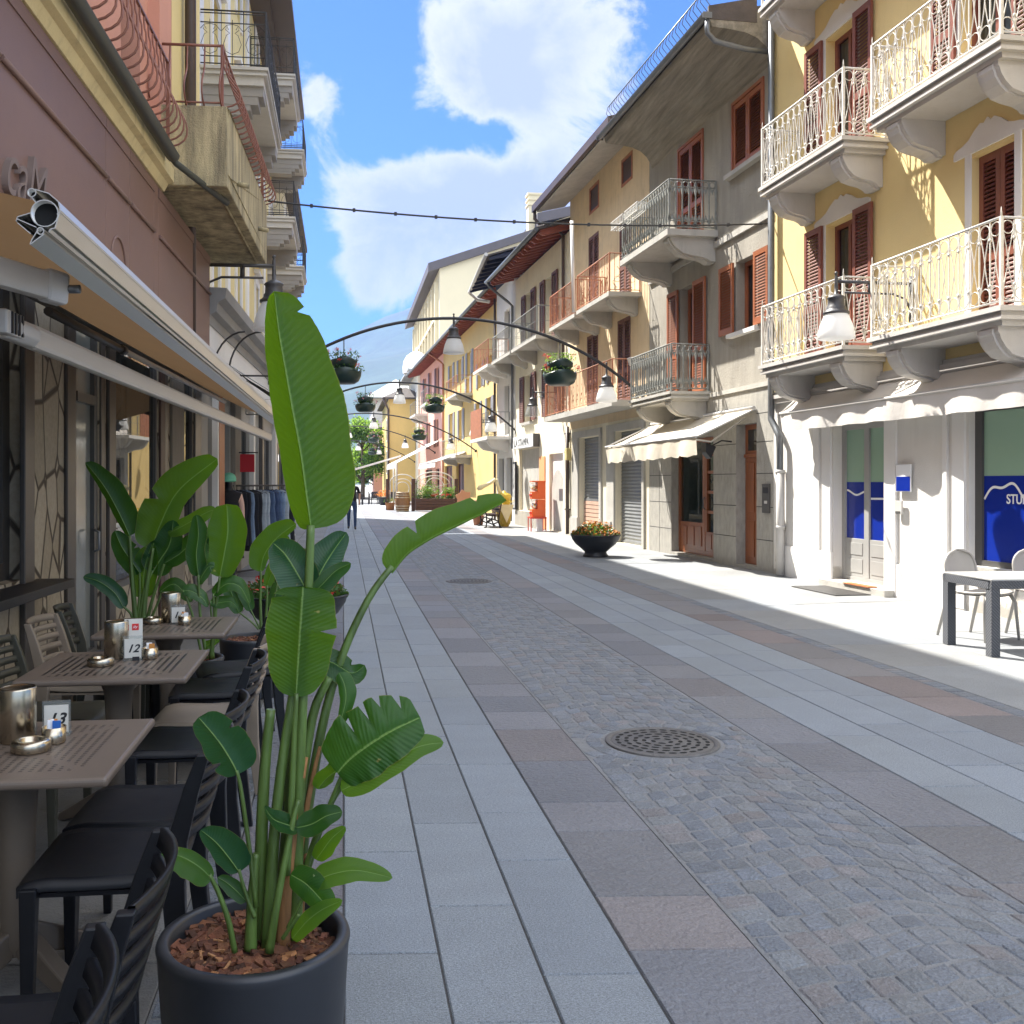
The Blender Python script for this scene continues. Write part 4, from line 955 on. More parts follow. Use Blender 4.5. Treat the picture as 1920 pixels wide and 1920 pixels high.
# ================================================================ right side, farther: yellow and pink row
bF = thing('far_yellow_house', 'far golden yellow house with grey shutters under a long red raftered eave', 'house', S.W(55, 0, 0))
yel2 = M('golden_plaster', (.64,.46,.17), .82, .1, .6, .2, 40, streak=.1); pink = M('pink_plaster', (.66,.36,.28), .82, .1, .6, .2, 40, streak=.12)
wy = [(52.63, 54.13, 7.4, 8.7), (55.88, 57.4, 7.4, 8.7), (59.54, 61.07, 7.4, 8.8), (49.2, 50.67, 6.4, 7.7), (46.2, 47.6, 6.4, 7.7), (53.2, 54.4, 6.4, 7.3), (55.7, 57.2, 4.0, 5.75), (59.4, 61.0, 4.1, 5.8), (50.0, 51.2, 4.0, 5.7), (46.8, 48, 4.0, 5.7), (55.4, 58.3, .05, 2.65), (60.0, 63.4, .05, 2.6)]
facade(S, bF, 40.2, 63.95, 0, 10.0, wy, yel2, .2, 6)
for i, (a, c, z0, z1) in enumerate(wy[:10]):
    window(S, bF, a, c, z0, z1, -.14, mt['white_trim'], mt['glass'], 2, 1, .09, .05)
    for sa, sb in ((c+.03, c+.5), (a-.5, a-.03)): simple_box(S, bF, 'shutter', mt['shutter_g'], sa, sb, .01, .05, z0+.02, z1)
for a, c, z0, z1 in wy[10:]:
    window(S, bF, a, c, z0, z1, -.14, mt['dark_wood'], M('maroon', (.10,.02,.018), .4, .1), 2, 1, .1, .05, name='shop_door')
balcony(S, bF, 52.4, 56.6, .9, 6.35, mt['grey_stone'], mt['rust_iron'], .95, 'curl', .12, (53, 56), bdepth=.35, bw=.35, mould=False, step=.25)
balcony(S, bF, 52.6, 59.0, .9, 3.05, mt['grey_stone'], mt['grey_iron'], .95, 'plain', .16, (53.4, 58), bdepth=.35, bw=.35, mould=False, step=.25)
tiled_eave(S, bF, 40.2, 63.9, 9.95, .95, .28, 6, 26, mt['rafters'])
b = MB(S); b.tube([(63.7,1.0,9.9),(63.6,.3,9.4),(63.6,.08,9.2),(63.6,.08,.05)], .07, 6); b.build('downpipe', mt['rust_iron'], bF)
bP = thing('pink_house', 'far pink house with dark shuttered windows and a grey balcony', 'house', S.W(70, 0, 0))
wp = [(66.1, 67.6, 7.5, 9.4), (70.2, 71.3, 7.6, 9.5), (73.4, 74.6, 7.6, 9.4), (66.5, 68, 4.0, 5.9), (71, 72.4, 4.0, 5.9), (66, 68, .05, 2.5), (70, 74, .05, 2.5)]
facade(S, bP, 63.97, 77.5, 0, 10.0, wp, pink, .2, 6)
for a, c, z0, z1 in wp:
    window(S, bP, a, c, z0, z1, -.14, mt['dark_wood'], mt['glass'], 2, 1, .1, .05)
    if z0 > 3: simple_box(S, bP, 'shutter', mt['shutter_d'], c+.03, c+.7, .01, .06, z0, z1)
balcony(S, bP, 65.5, 69.0, .95, 6.9, mt['grey_stone'], mt['grey_iron'], .95, 'plain', .14, (66, 68.5), bdepth=.4, bw=.35, mould=False, step=.3)
balcony(S, bP, 72.5, 76.5, .95, 6.6, mt['grey_stone'], mt['grey_iron'], .95, 'plain', .14, (73, 76), bdepth=.4, bw=.35, mould=False, step=.3)
tiled_eave(S, bP, 64.0, 78.0, 9.95, .95, .28, 6, 16, mt['rafters'])
awning(S, 'shop_awning', 'far white canvas awning over the maroon doors of the yellow house', 54.5, 62.5, 3.25, 1.75, 2.7, .3, mt['awn_white'], arms=False)
awning(S, 'shop_awning', 'farthest white canvas awning, steep, reaching out beside the pink house', 66.0, 74.0, 4.35, 2.9, 2.85, .35, mt['awn_white'], arms=False)
# domed house, golden end house, white house with stone roof, tall block
def yard_house(name, label, cat, x0, x1, y0, y1, z1, mat, ops=(), roofh=1.8, roofmat=None, eave=.7, wmat=None):
    t = thing(name, label, cat, ((x0+x1)/2, y0, 0))
    b = MB(); b.mx = Matrix.Translation((-(x0+x1)/2, -y0, 0))
    b.box(x0, x1, y0, y1, -.02, z1); b.build('wall', mat, t)
    r = MB(); r.mx = b.mx; xm = (x0+x1)/2; ym = (y0+y1)/2; e = eave
    v = [(x0-e, y0-e, z1), (x1+e, y0-e, z1), (x1+e, y1+e, z1), (x0-e, y1+e, z1)]; k = min(x1-x0, y1-y0)/2
    a, c = ((xm, y0+k*.9, z1+roofh), (xm, y1-k*.9, z1+roofh))
    for q in ((v[0], v[1], a), (v[1], v[2], c, a), (v[2], v[3], c), (v[3], v[0], a, c)): r.poly(q)
    r.poly([(p[0], p[1], z1-.12) for p in v]); 
    for i in range(4): p, q = v[i], v[(i+1) % 4]; r.poly([p, q, (q[0], q[1], z1-.12), (p[0], p[1], z1-.12)])
    r.build('roof', roofmat or mt['roof_tile'], t)
    for (fx0, fx1, z0, z1_, face) in ops:
        f = MB(); f.mx = b.mx
        if face == 'front':
            f.box(fx0-.1, fx1+.1, y0-.04, y0, z0-.1, z1_+.1); o = f.build('window', mt['white_trim'], t)
            p = MB(); p.mx = b.mx; p.box(fx0, fx1, y0-.05, y0-.03, z0, z1_); p.build('pane', mt['glass'], o)
        else:
            f.box(x0-.04, x0, fx0-.1, fx1+.1, z0-.1, z1_+.1); o = f.build('window', wmat or mt['white_trim'], t)
            p = MB(); p.mx = b.mx; p.box(x0-.05, x0-.03, fx0, fx1, z0, z1_); p.build('pane', mt['glass'], o)
    return t, b.mx
t, mx = yard_house('domed_house', 'far cream house with a small white dome and grey stone slab roof', 'house', 5.95, 12, 79, 90, 10.6, mt['cream_wall'], [(80.5, 81.6, 7.2, 9, 'side'), (84, 85.2, 7.2, 9, 'side'), (80.5, 81.6, 4, 5.8, 'side'), (84, 85.2, 4, 5.8, 'side')], 1.6, mt['lose'], .9)
b = MB(); b.mx = mx; b.lathe((5.9, 80.2, 10.4), [(1.1,0),(1.12,.5),(1.05,1.0),(.8,1.45),(.42,1.72),(.12,1.82),(.05,2.1),(.001,2.2)], 18); b.build('dome', mt['white_trim'], t)
b = MB(); b.mx = mx; b.prism([(7.0,12.0),(12.4,14.2),(12.4,14.0),(7.0,11.8)], 1, 80, 86); b.build('upper_roof', mt['lose'], t)
t, mx = yard_house('golden_end_house', 'far plain golden house end wall with a dark downpipe beyond the white awnings', 'house', 3.75, 6.6, 82, 96, 8.6, yel2, [(85, 86, 5.2, 6.9, 'side'), (85, 86, 2.4, 4.2, 'side')], 1.0, mt['roof_tile'], .5)
b = MB(); b.mx = mx; b.tube([(3.2,81.6,8.6),(3.5,81.8,8.0),(3.7,81.9,7.6),(3.7,81.9,.05)], .09, 6); b.build('downpipe', mt['brown_metal'], t)
t, mx = yard_house('white_far_house', 'distant white house with a pale stone slab roof above the tree', 'house', 3.0, 8.2, 104, 116, 10.5, mt['white_wall'], [(4.2, 5.3, 7.6, 9.4, 'front'), (6.2, 7.2, 7.6, 9.4, 'front')], 2.2, mt['lose'], .7)
t, mx = yard_house('pink_far_house', 'distant small pink house with a brown gable beside the tree', 'house', 3.0, 5.6, 98, 103.5, 7.0, pink, [(3.5, 4.2, 4.6, 5.8, 'front')], 1.1, mt['brown_metal'], .6)
# tall block behind the row
bB = thing('apartment_block', 'tall pale cream apartment block with a sloping grey roof edge above the row', 'apartment block', (9, 92, 0))
b = MB(); b.mx = Matrix.Translation((-9, -92, 0)); cr = M('pale_cream', (.71,.62,.42), .85, .04, .4, .1, 30)
x0, y0, y1 = 8.94, 92, 126
b.poly([(x0,y0,0),(26,y0,0),(26,y0,28.6),(x0,y0,22.3)]); b.poly([(x0,y1,0),(26,y1,0),(26,y1,28.6),(x0,y1,22.3)]); b.poly([(x0,y0,0),(x0,y1,0),(x0,y1,22.3),(x0,y0,22.3)]); b.poly([(26,y0,0),(26,y1,0),(26,y1,28.6),(26,y0,28.6)])
b.build('wall', cr, bB)
r = MB(); r.mx = b.mx; r.prism([(x0-1.1,22.0),(18.2,25.6),(18.2,27.0),(30,29.8),(30,28.9),(18.6,26.2),(18.6,25.0),(x0-1.1,21.2)], 1, y0-.4, y1+.5); r.build('roof', M('roof_fascia', (.105,.09,.09), .6, .1), bB)
c = MB(); c.mx = b.mx; c.box(17.6,18.9,93,94.2,25,29.2); c.box(17.5,19,92.9,94.3,28.6,28.75); c.box(17.5,19,92.9,94.3,29.1,29.3); c.box(17.5,19,92.9,94.3,28.1,28.25); c.build('chimney', cr, bB)
for k in range(9):
    for z in (11.5, 15, 18.5):
        f = MB(); f.mx = b.mx; ya = y0+1.2+k*3.7; f.box(x0-.35, x0, ya, ya+.5, z-1.4, z+2.1); f.box(x0-.35, x0, ya+.5, ya+3.7, z-1.5, z-1.2); f.build('loggia', cr, bB)
        p = MB(); p.mx = b.mx; p.box(x0-.04, x0-.01, ya+.9, ya+3.2, z-.9, z+1.8); p.build('window', mt['glass'], bB)

# ================================================================ left side: cafe house
mt['fascia'] = M('brown_fascia', (.19,.112,.09), .5, .1, .9, .06, 40, grime=.12)
mt['ochre_wall'] = M('stained_ochre_render', (.55,.46,.27), .92, .16, .8, .8, 70, streak=.85, streakcol=(.13,.115,.08), grime=.35)
mt['salmon'] = M('salmon_plaster', (.56,.27,.19), .88, .1, .8, .35, 80, streak=.1)
mt['yellow_l'] = M('pale_yellow_plaster', (.70,.56,.25), .82, .08, .6, .2, 60, streak=.1)
mt['belly_iron'] = M('brown_ironwork', (.22,.085,.055), .5, .2, 6)
mt['pilaster_wood'] = M('weathered_wood', (.20,.175,.14), .65, .25, 4, .3, 30, stretch=(5,5,.5), grime=.3)
mt['bronze'] = M('bronze_frame', (.055,.047,.04), .4, .2, 4)
bC = thing('cafe_house', 'near left cafe house with brown fascia panels, stone cladding and a stained ochre balcony', 'house', LF.W(7, 0, 0))
def crazy(name):
    m = bpy.data.materials.new(name); m.use_nodes = True; nt = m.node_tree; L = nt.links.new; b = nt.nodes['Principled BSDF']; b.inputs['Roughness'].default_value = .75
    tc = _n(nt, 'ShaderNodeTexCoord'); mp = _n(nt, 'ShaderNodeMapping'); mp.inputs['Scale'].default_value = (3.9, 3.9, 2.0); mp.inputs['Rotation'].default_value = (0, .35, 0); L(tc.outputs['Object'], mp.inputs[0])
    wn = _n(nt, 'ShaderNodeTexNoise', Scale=1.5); L(mp.outputs[0], wn.inputs['Vector'])
    v1 = _n(nt, 'ShaderNodeTexVoronoi', feature='DISTANCE_TO_EDGE', Scale=1.); L(mp.outputs[0], v1.inputs['Vector'])
    v2 = _n(nt, 'ShaderNodeTexVoronoi', Scale=1.); L(mp.outputs[0], v2.inputs['Vector'])
    r = _n(nt, 'ShaderNodeMapRange'); r.inputs[1].default_value = .02; r.inputs[2].default_value = .05; L(v1.outputs['Distance'], r.inputs[0])
    hs = _n(nt, 'ShaderNodeSeparateXYZ'); L(v2.outputs['Color'], hs.inputs[0])
    c = _n(nt, 'ShaderNodeMix', data_type='RGBA'); L(hs.outputs[0], c.inputs[0]); c.inputs[6].default_value = (.34,.295,.22,1); c.inputs[7].default_value = (.47,.42,.33,1)
    n = _n(nt, 'ShaderNodeTexNoise', Scale=30., Detail=6.); L(tc.outputs['Object'], n.inputs['Vector'])
    c2 = _n(nt, 'ShaderNodeMix', data_type='RGBA', blend_type='MULTIPLY'); L(n.outputs['Fac'], c2.inputs[0]); L(c.outputs[2], c2.inputs[6]); c2.inputs[7].default_value = (.6,.57,.52,1)
    c3 = _n(nt, 'ShaderNodeMix', data_type='RGBA'); L(r.outputs[0], c3.inputs[0]); c3.inputs[6].default_value = (.06,.045,.03,1); L(c2.outputs[2], c3.inputs[7]); L(c3.outputs[2], b.inputs['Base Color'])
    bp = _n(nt, 'ShaderNodeBump', Strength=.6, Distance=.02); L(r.outputs[0], bp.inputs['Height']); L(bp.outputs[0], b.inputs['Normal'])
    return m
mt['crazy'] = crazy('crazy_stone')
mt['ref_glass'] = glass_mat('shopfront_glass', (.6,.62,.6), .22, .012, (.03,.032,.03))
opsC = [(2.6, 7.05, .88, 3.0, .18), (8.15, 8.85, .04, 3.0, .16), (9.35, 11.15, .55, 3.0, .14), (12.55, 13.25, .5, 3.0, .14)]
facade(LF, bC, -2, 13.75, 0, 3.08, opsC, mt['crazy'], .16, 6)
facade(LF, bC, -2, 11.9, 3.08, 14.2, [(9.6, 10.35, 4.9, 7.2, .25), (5, 6.2, 4.9, 7.2, .25)], mt['salmon'], .25, 6, name='upper_wall')
simple_box(LF, bC, 'pilaster', mt['salmon'], 10.7, 11.3, 0, .12, 4.8, 14); simple_box(LF, bC, 'yellow_pier', mt['yellow_l'], 11.92, 13.75, -3, .0, 3.08, 14.2)
for a, c in ((9.6, 10.35), (5, 6.2)): window(LF, bC, a, c, 4.9, 7.2, -.2, mt['bronze'], mt['ref_glass'], 2, 1, .07, .05, curtain=True)
def post(u0, u1, mat, w=.06, z0=.03, z1=3.05, name='post'): return simple_box(LF, bC, name, mat, u0, u1, 0, w, z0, z1, .008)
f = window(LF, bC, 2.6, 7.05, .88, 3.0, -.1, mt['bronze'], mt['ref_glass'], 4, 1, .12, .08)
post(6.95, 7.14, mt['bronze'], .04); post(7.9, 8.12, mt['bronze'], .03); post(8.87, 9.0, mt['bronze'], .02); post(9.08, 9.3, mt['bronze'], .035); post(11.2, 11.4, mt['dark_wood'], .03); post(11.45, 11.62, mt['bronze'], .02); post(11.8, 12.5, mt['pilaster_wood'], .035, name='wood_pilaster'); post(13.28, 13.74, mt['dark_frame'], .03)
simple_box(LF, bC, 'window_sill', mt['black_paint'], 2.2, 7.3, 0, .26, .8, .86, .006)
dmat = M('pale_door_glass', (.20,.215,.20), .12, .12, 1.2)
window(LF, bC, 8.15, 8.85, .04, 3.0, -.01, mt['dark_frame'], dmat, 1, 1, .09, .06, name='glass_door')
b = MB(LF); b.box(8.24, 8.76, -.06, .005, 2.2, 2.28); b.build('transom', mt['dark_frame'], bC)
b = MB(LF); b.tube([(8.72,-.01,.95),(8.72,.04,.97),(8.72,.04,1.12),(8.72,-.01,1.14)], .012, 5); b.build('door_handle', mt['zinc'], bC)
window(LF, bC, 9.35, 11.15, .55, 3.0, -.005, mt['dark_frame'], mt['ref_glass'], 1, 1, .06, .05)
b = MB(LF); n = 26
b.grid([[b.vert((10.3+.8*k/n, -.12-.03*(k % 2), z)) for k in range(n+1)] for z in (.6, 2.95)]); b.build('curtain', M('green_grey_curtain', (.22,.235,.19), .9, .15, 3), bC)
window(LF, bC, 12.55, 13.25, .5, 3.0, -.005, mt['dark_frame'], mt['ref_glass'], 1, 1, .05, .05)
simple_box(LF, bC, 'red_reflection', M('red_reflection', (.42,.035,.03), .4, .1), 9.45, 10.25, -.11, -.1, .7, 1.22)  # red slab behind the pane stands in for a reflection in the glass
# fascia of brown panels with rails and round mouldings
b = MB(LF); edges = [-2, 1.2, 3.6, 6.2, 8.55, 9.35, 10.35, 10.55, 13.72]
for a, c in zip(edges, edges[1:]): b.box(a+.004, c-.004, .0, .14, 3.09, 4.62)
fs = b.build('fascia', mt['fascia'], bC, bevel=.006)
b = MB(LF)
for a, c in zip(edges, edges[1:]):
    if c-a < .5: continue
    for z in (4.1,): b.tube([(a+.02,.15,z),(c-.02,.15,z)], .022, 6)
    b.box(a+.005, c-.005, .14, .15, 4.5, 4.6)
b.tube([(8.95+.24*math.cos(q*PI/12), .145, 3.45+.24*math.sin(q*PI/12)) for q in range(13)], .012, 5)
b.build('moulding', mt['fascia'], fs)
# raised script lettering partly behind the awning
text_obj('lettering', 'caM', .54, M('taupe_letters', (.17,.125,.108), .5, .1), fs, LF.W(6.2, .16, 3.30), (LF.d[0], LF.d[1], 0), (0,0,1), .02, shear=.35, bold=-.004, cond=.8)
b = MB(LF); b.prism([(0,4.62),(.16,4.62),(.2,4.7),(.26,4.72),(.26,4.86),(0,4.86)], 0, -2, 10.75); b.prism([(0,4.86),(.04,4.86),(.04,5.3),(0,5.3)], 0, -2, 10.75); b.build('cornice', M('cream_cornice', (.66,.55,.30), .8, .14, 1.2, .3, 50, streak=.6, streakcol=(.3,.24,.14)), bC)
b = MB(LF); rows = []
for k in range(7):
    an = PI+PI*k/6; rows.append([b.vert((-2+12.3*i/8, .34+.07*math.cos(an), 4.86+.07*math.sin(an))) for i in range(9)])
b.grid(rows); b.tube([(10.3,.34,4.83),(10.35,.36,4.8),(11.2,.75,4.64)], .035, 7); b.build('gutter', M('dark_green_gutter', (.06,.065,.055), .5, .2), bC)
railing(LF, bC, [(-1.5, .3), (10.25, .3)], 4.93, .85, 'belly', mt['belly_iron'], .011, .17)
# stained balcony
b = MB(LF); u0, u1, w1 = 10.78, 14.6, .81
b.box(u0, u1, .001, w1, 4.7, 4.84); b.box(u0, u0+.12, .001, w1, 4.84, 5.56); b.box(u1-.12, u1, .001, w1, 4.84, 5.56); b.box(u0+.12, u1-.12, w1-.12, w1, 4.84, 5.56)
o = b.build('balcony', mt['ochre_wall'], bC, bevel=.012)
railing(LF, o, [(u0+.05, .02), (u0+.05, w1-.06), (u1-.05, w1-.06), (u1-.05, .02)], 5.56, .66, 'belly', mt['belly_iron'], .011, .17)
b = MB(LF)
for u in (11.6, 13.6): b.tube([(u, w1-.02, 4.98), (u, w1+.13, 4.95)], .03, 6)
b.tube([(u0+.1,.05,4.69),(u0+.1,w1-.2,4.685),(u0+.25,w1-.12,4.685),(u1-.2,w1-.12,4.685)], .016, 5); b.build('spout', mt['ochre_wall'], o)
b = MB(LF); b.tube([(12.55,.1,14),(12.55,.1,3.2)], .07, 8); b.build('downpipe', mt['brown_metal'], bC)
b = MB(LF); b.box(-2, 13.8, -6, .9, 14.2, 14.5); b.build('roof', mt['roof_tile'], bC)

# cafe awning
aw = thing('cafe_awning', 'large tan fabric awning on an aluminium front bar over the cafe tables', 'awning', LF.W(8, .7, 2.5))
fab = M('tan_canvas', (.36,.225,.115), .85, .09, 1.5, .25, 12, trans=.28, transcol=(.42,.25,.12))
b = MB(LF); u0, u1 = 3.22, 14.1; n = 40
rows = []
def wl(u): return 1.41-.0252*(u-3.12)      # the bar runs true to the street
for j in range(9):
    f = j/8; rows.append([b.vert((u0+(u1-u0)*k/n, .16+(wl(u0+(u1-u0)*k/n)-.04-.16)*f, 2.78-.375*f-.035*math.sin(PI*f)-.006*math.sin(k*.8)*f*(1-f)*4)) for k in range(n+1)])
b.grid(rows); b.build('canopy', fab, aw, recalc=False)
alu = M('aluminium', (.60,.585,.55), .33, .07, 2, .0, 40, metal=.75)
alu_p = M('painted_aluminium', (.50,.465,.42), .38, .07, 2)
b = MB(LF); U0, U1, ZC = 3.12, 14.15, 2.345
def plate(mb, p, q, th=.0028):
    d = Vector((q[0]-p[0], q[1]-p[1])).normalized(); n_ = Vector((-d.y, d.x))*th/2
    c = [(p[0]+n_.x, p[1]+n_.y), (q[0]+n_.x, q[1]+n_.y), (q[0]-n_.x, q[1]-n_.y), (p[0]-n_.x, p[1]-n_.y)]
    A = [mb.vert((U0, wl(U0)+x, ZC+y)) for x, y in c]; B = [mb.vert((U1, wl(U1)+x, ZC+y)) for x, y in c]
    mb.face(A); mb.face(B)
    for k in range(4): mb.face((A[k], A[(k+1) % 4], B[(k+1) % 4], B[k]))
def pipe(mb, cx, cz, r, th=.003, n_=24, a0=0., a1=2*PI):
    st = [a0+(a1-a0)*k/n_ for k in range(n_+1)]
    A = [[mb.vert((u, wl(u)+cx+rr*math.cos(t), ZC+cz+rr*math.sin(t))) for t in st] for u in (U0, U1) for rr in (r, r-th)]
    mb.grid([A[0], A[2]]); mb.grid([A[1], A[3]]); mb.grid([A[0], A[1]], False); mb.grid([A[2], A[3]], False)
pipe(b, 0, 0, .041); pipe(b, -.037, .061, .0135); pipe(b, -.012, -.053, .0115)
for p, q in (((-.028,.071),(.012,.06)), ((.012,.06),(.040,.036)), ((.040,.036),(.046,.010)), ((.046,.010),(.030,-.044)), ((.030,-.044),(.018,-.046)), ((.018,-.046),(.012,-.056)), ((-.002,-.062),(-.042,-.094)), ((-.042,-.094),(-.036,-.078)), ((-.036,-.078),(-.02,-.052)), ((-.041,.0),(-.078,-.012)), ((-.078,-.012),(-.082,-.026)), ((-.08,-.018),(-.024,-.042)), ((-.078,-.03),(-.04,-.062)), ((-.037,.048),(-.026,.032)), ((.046,.004),(.036,-.002))): plate(b, p, q)
b.build('front_bar', alu, aw, recalc=False)
h = MB(LF)
for cx, cz, r in ((0,0,.0385), (-.037,.061,.011), (-.012,-.053,.009)):
    h.face([h.vert((U0+.03, wl(U0+.03)+cx+r*math.cos(2*PI*k/20), ZC+cz+r*math.sin(2*PI*k/20))) for k in range(20)])
h.build('bar_hollow', mt['black_hole'], aw)
k = MB(LF); k.box(4.1, 12.9, 1.0, 1.06, 2.07, 2.17); k.build('lower_bar', alu_p, aw, bevel=.02)
def beam(mb, p, q, hw, hh):
    p, q = Vector(p), Vector(q); d = (q-p).normalized(); s = d.cross(Vector((0,0,1))).normalized(); v = s.cross(d)
    A = [mb.vert(tuple(p+s*a*hw+v*c*hh)) for a, c in ((-1,-1),(1,-1),(1,1),(-1,1))]; B = [mb.vert(tuple(q+s*a*hw+v*c*hh)) for a, c in ((-1,-1),(1,-1),(1,1),(-1,1))]
    mb.face(A); mb.face(B)
    for i in range(4): mb.face((A[i], A[(i+1) % 4], B[(i+1) % 4], B[i]))
def tolocal(p): return Vector(p)-Vector(aw.location)
k = MB(); beam(k, tolocal((-1.72,2.85,2.34)), tolocal((-1.06,3.72,2.25)), .028, .05); k.build('arm', alu_p, aw, bevel=.008)
k = MB(); beam(k, tolocal((-1.075,3.70,2.255)), tolocal((-1.02,3.775,2.247)), .034, .06); o = k.build('arm_joint', mt['pipe_white'], aw, bevel=.015)
k = MB(); c = tolocal((-.99,3.76,2.25)); k.tube([tuple(c+Vector((-.03,.0,.0))), tuple(c+Vector((.03,.0,-.0)))], .016, 8); k.build('bolt', mt['zinc'], o)
k = MB(LF); k.tube([(4.12,1.03,2.12),(3.9,1.0,2.13)], .05, 8); k.box(3.82, 4.0, .96, 1.05, 2.09, 2.18); k.build('knuckle', mt['pipe_white'], aw, bevel=.008)
k = MB(LF)
for i in range(4): k.box(3.86+i*.035, 3.875+i*.035, 1.045, 1.056, 2.095, 2.175)
k.build('spring', mt['black_paint'], aw)
k = MB(LF); k.tube([(12.9,1.03,2.12),(13.02,1.02,2.13)], .03, 8); k.build('end_cap', mt['pipe_white'], aw)
k = MB(LF); k.tube([(6.6,.3,2.64),(8.4,.3,2.64)], .03, 8); k.tube([(8.4,.3,2.64),(8.5,.3,2.64)], .042, 8); k.build('shaft', mt['dark_frame'], aw)
k = MB(LF); k.tube([(8.5,.3,2.64),(14.0,.3,2.66)], .024, 8); k.build('strip_light', mt['white_trim'], aw)
k = MB(LF); k.box(3.2, 14.1, .145, .24, 2.74, 2.86); k.build('cassette', mt['bronze'], aw)

# ================================================================ left side: yellow house with iron balconies, and what follows
mt['corbel'] = M('corbel_grey', (.30,.28,.26), .8, .1, 2)
bL = thing('left_yellow_house', 'tall pale yellow house on the left with white trim and black iron balconies', 'house', LB.W(22, 0, 0))
opsL = []
for u in (15.6, 20.0, 24.4, 29.6, 35.6-.4):
    for z in (5.02, 9.02, 13.02): opsL.append((u, u+1.0, z if z < 14 else z, min(z+2.4, 14.8), .2))
facade(LB, bL, 13.8, 37.2, 3.9, 15.0, opsL, mt['yellow_l'], .2, 6)
for (a, c, z0, z1, _) in opsL:
    window(LB, bL, a, c, z0, z1, -.15, mt['white_trim'], mt['glass'], 2, 1, .08, .05, curtain=True)
    b = MB(LB); b.box(a-.22, a, 0, .05, z0-.1, z1+.2); b.box(c, c+.22, 0, .05, z0-.1, z1+.2); b.box(a, c, 0, .05, z1, z1+.25); b.box(a-.3, c+.3, 0, .16, z1+.25, z1+.36)
    if z0 < 6: b.box(a-.25, c+.25, 0, .14, z0-.2, z0-.1); b.box(a-.15, a-.02, 0, .1, z0-.45, z0-.2); b.box(c+.02, c+.15, 0, .1, z0-.45, z0-.2)
    b.build('window_surround', mt['white_trim'], bL)
for u in (18.0, 22.3, 26.8, 32.4): simple_box(LB, bL, 'pilaster', mt['white_trim'], u, u+.5, 0, .06, 3.9, 14.9)
for (u0, u1) in ((18.0, 22.0), (28.0, 31.4), (34.3, 37.0)):
    for z in (9.0, 13.0, 5.0):
        if u0 == 18.0 and z != 9.0: continue
        o = balcony(LB, bL, u0, u1, 1.26, z, mt['balcony_grey'], mt['black_iron'], 1.0, 'scroll', .3, (u0+.4, u1-.4), bdepth=.5, bw=.5, bstyle='step', bmat=mt['corbel'], step=.36)
b = MB(LB); b.box(13.8, 37.3, -6, .55, 14.95, 15.1); b.box(13.8, 37.3, -6, 1.15, 15.1, 15.28); b.build('roof', mt['brown_metal'], bL)
# ground floor shops stand a little forward
facade(LF, bL, 13.77, 27.5, 0, 3.75, [(14.4, 14.75, .05, 2.6, .2), (15.6, 16.5, .05, 2.6, .25), (17.4, 19.0, .4, 2.6, .12), (19.4, 20.4, .05, 2.6, .25), (20.8, 23.0, .4, 2.6, .12), (23.6, 26.5, .4, 2.6, .12)], M('grey_shopfront', (.30,.285,.26), .6, .1, 1.2, .2, 50), .2, 2.5, name='shopfront')
simple_box(LF, bL, 'shop_fascia', mt['white_trim'], 13.78, 27.4, 0, .1, 2.95, 3.72)
b = MB(LF); b.prism([(0,3.72),(.12,3.72),(.14,3.84),(.22,3.88),(.24,4.0),(.34,4.06),(.36,4.2),(-.9,4.25),(-.9,3.75)], 0, 13.77, 27.5); b.build('shop_cornice', M('lead_cornice', (.27,.27,.27), .6, .15, 2), bL)
for a, c in ((17.4, 19.0), (20.8, 23.0), (23.6, 26.5)): window(LF, bL, a, c, .4, 2.6, -.06, mt['dark_frame'], mt['ref_glass'], 2, 1, .07, .05, name='shop_window')
for a, c in ((15.6, 16.5), (19.4, 20.4), (14.4, 14.75)): window(LF, bL, a, c, .05, 2.6, -.15, mt['dark_frame'], mt['ref_glass'], 1, 1, .08, .05, name='shop_door')
for a, c, mat in ((14.78, 14.9, mt['white_trim']), (14.95, 15.45, M('orange_wood', (.36,.10,.03), .45, .15, 3, stretch=(5,5,.6))), (16.6, 17.3, mt['pilaster_wood']), (19.05, 19.3, mt['pipe_white']), (20.5, 20.75, mt['bronze']), (23.1, 23.5, mt['pipe_white'])):
    simple_box(LF, bL, 'post', mat, a, c, 0, .08, .03, 2.94)
aw2 = thing('grey_awning', 'small dark grey canvas awning further along the left shopfronts', 'awning', LF.W(16, .5, 3))
b = MB(LF); n = 12
b.grid([[b.vert((14.6+3.2*k/n, .12+(1.05-.12)*f, 3.35-.6*f-.04*math.sin(f*PI)-.02*math.sin(k)*f)) for k in range(n+1)] for f in (0,.25,.5,.75,1)]); b.grid([[b.vert((14.6+3.2*k/n, 1.05, 2.75-.18*f-.02*math.sin(k*1.4)*f)) for k in range(n+1)] for f in (0,1)]); b.build('canopy', M('grey_canvas', (.07,.065,.06), .9, .1, 2, .2, 20), aw2)
b = MB(LF)
for u in (14.6, 17.8): b.tube([(u,.1,2.75),(u,.1,3.35),(u,1.05,2.75),(u,.1,2.75)], .015, 5)
b.tube([(14.6,1.05,2.75),(17.8,1.05,2.75)], .02, 5); b.build('frame', mt['pipe_white'], aw2)
bM_ = thing('left_cream_house', 'cream house beyond the yellow one on the shaded left side', 'house', (-5, 42, 0))
M2 = Fr(-2.2, 0, -1); 
facade(M2, bM_, 37.3, 47, 0, 12.4, [(39, 40, 5, 7.2), (43, 44, 5, 7.2), (39, 40, 8.6, 10.8), (43, 44, 8.6, 10.8), (38.5, 41, .1, 2.6), (42.5, 45.5, .1, 2.6)], mt['cream_wall'], .2, 6)
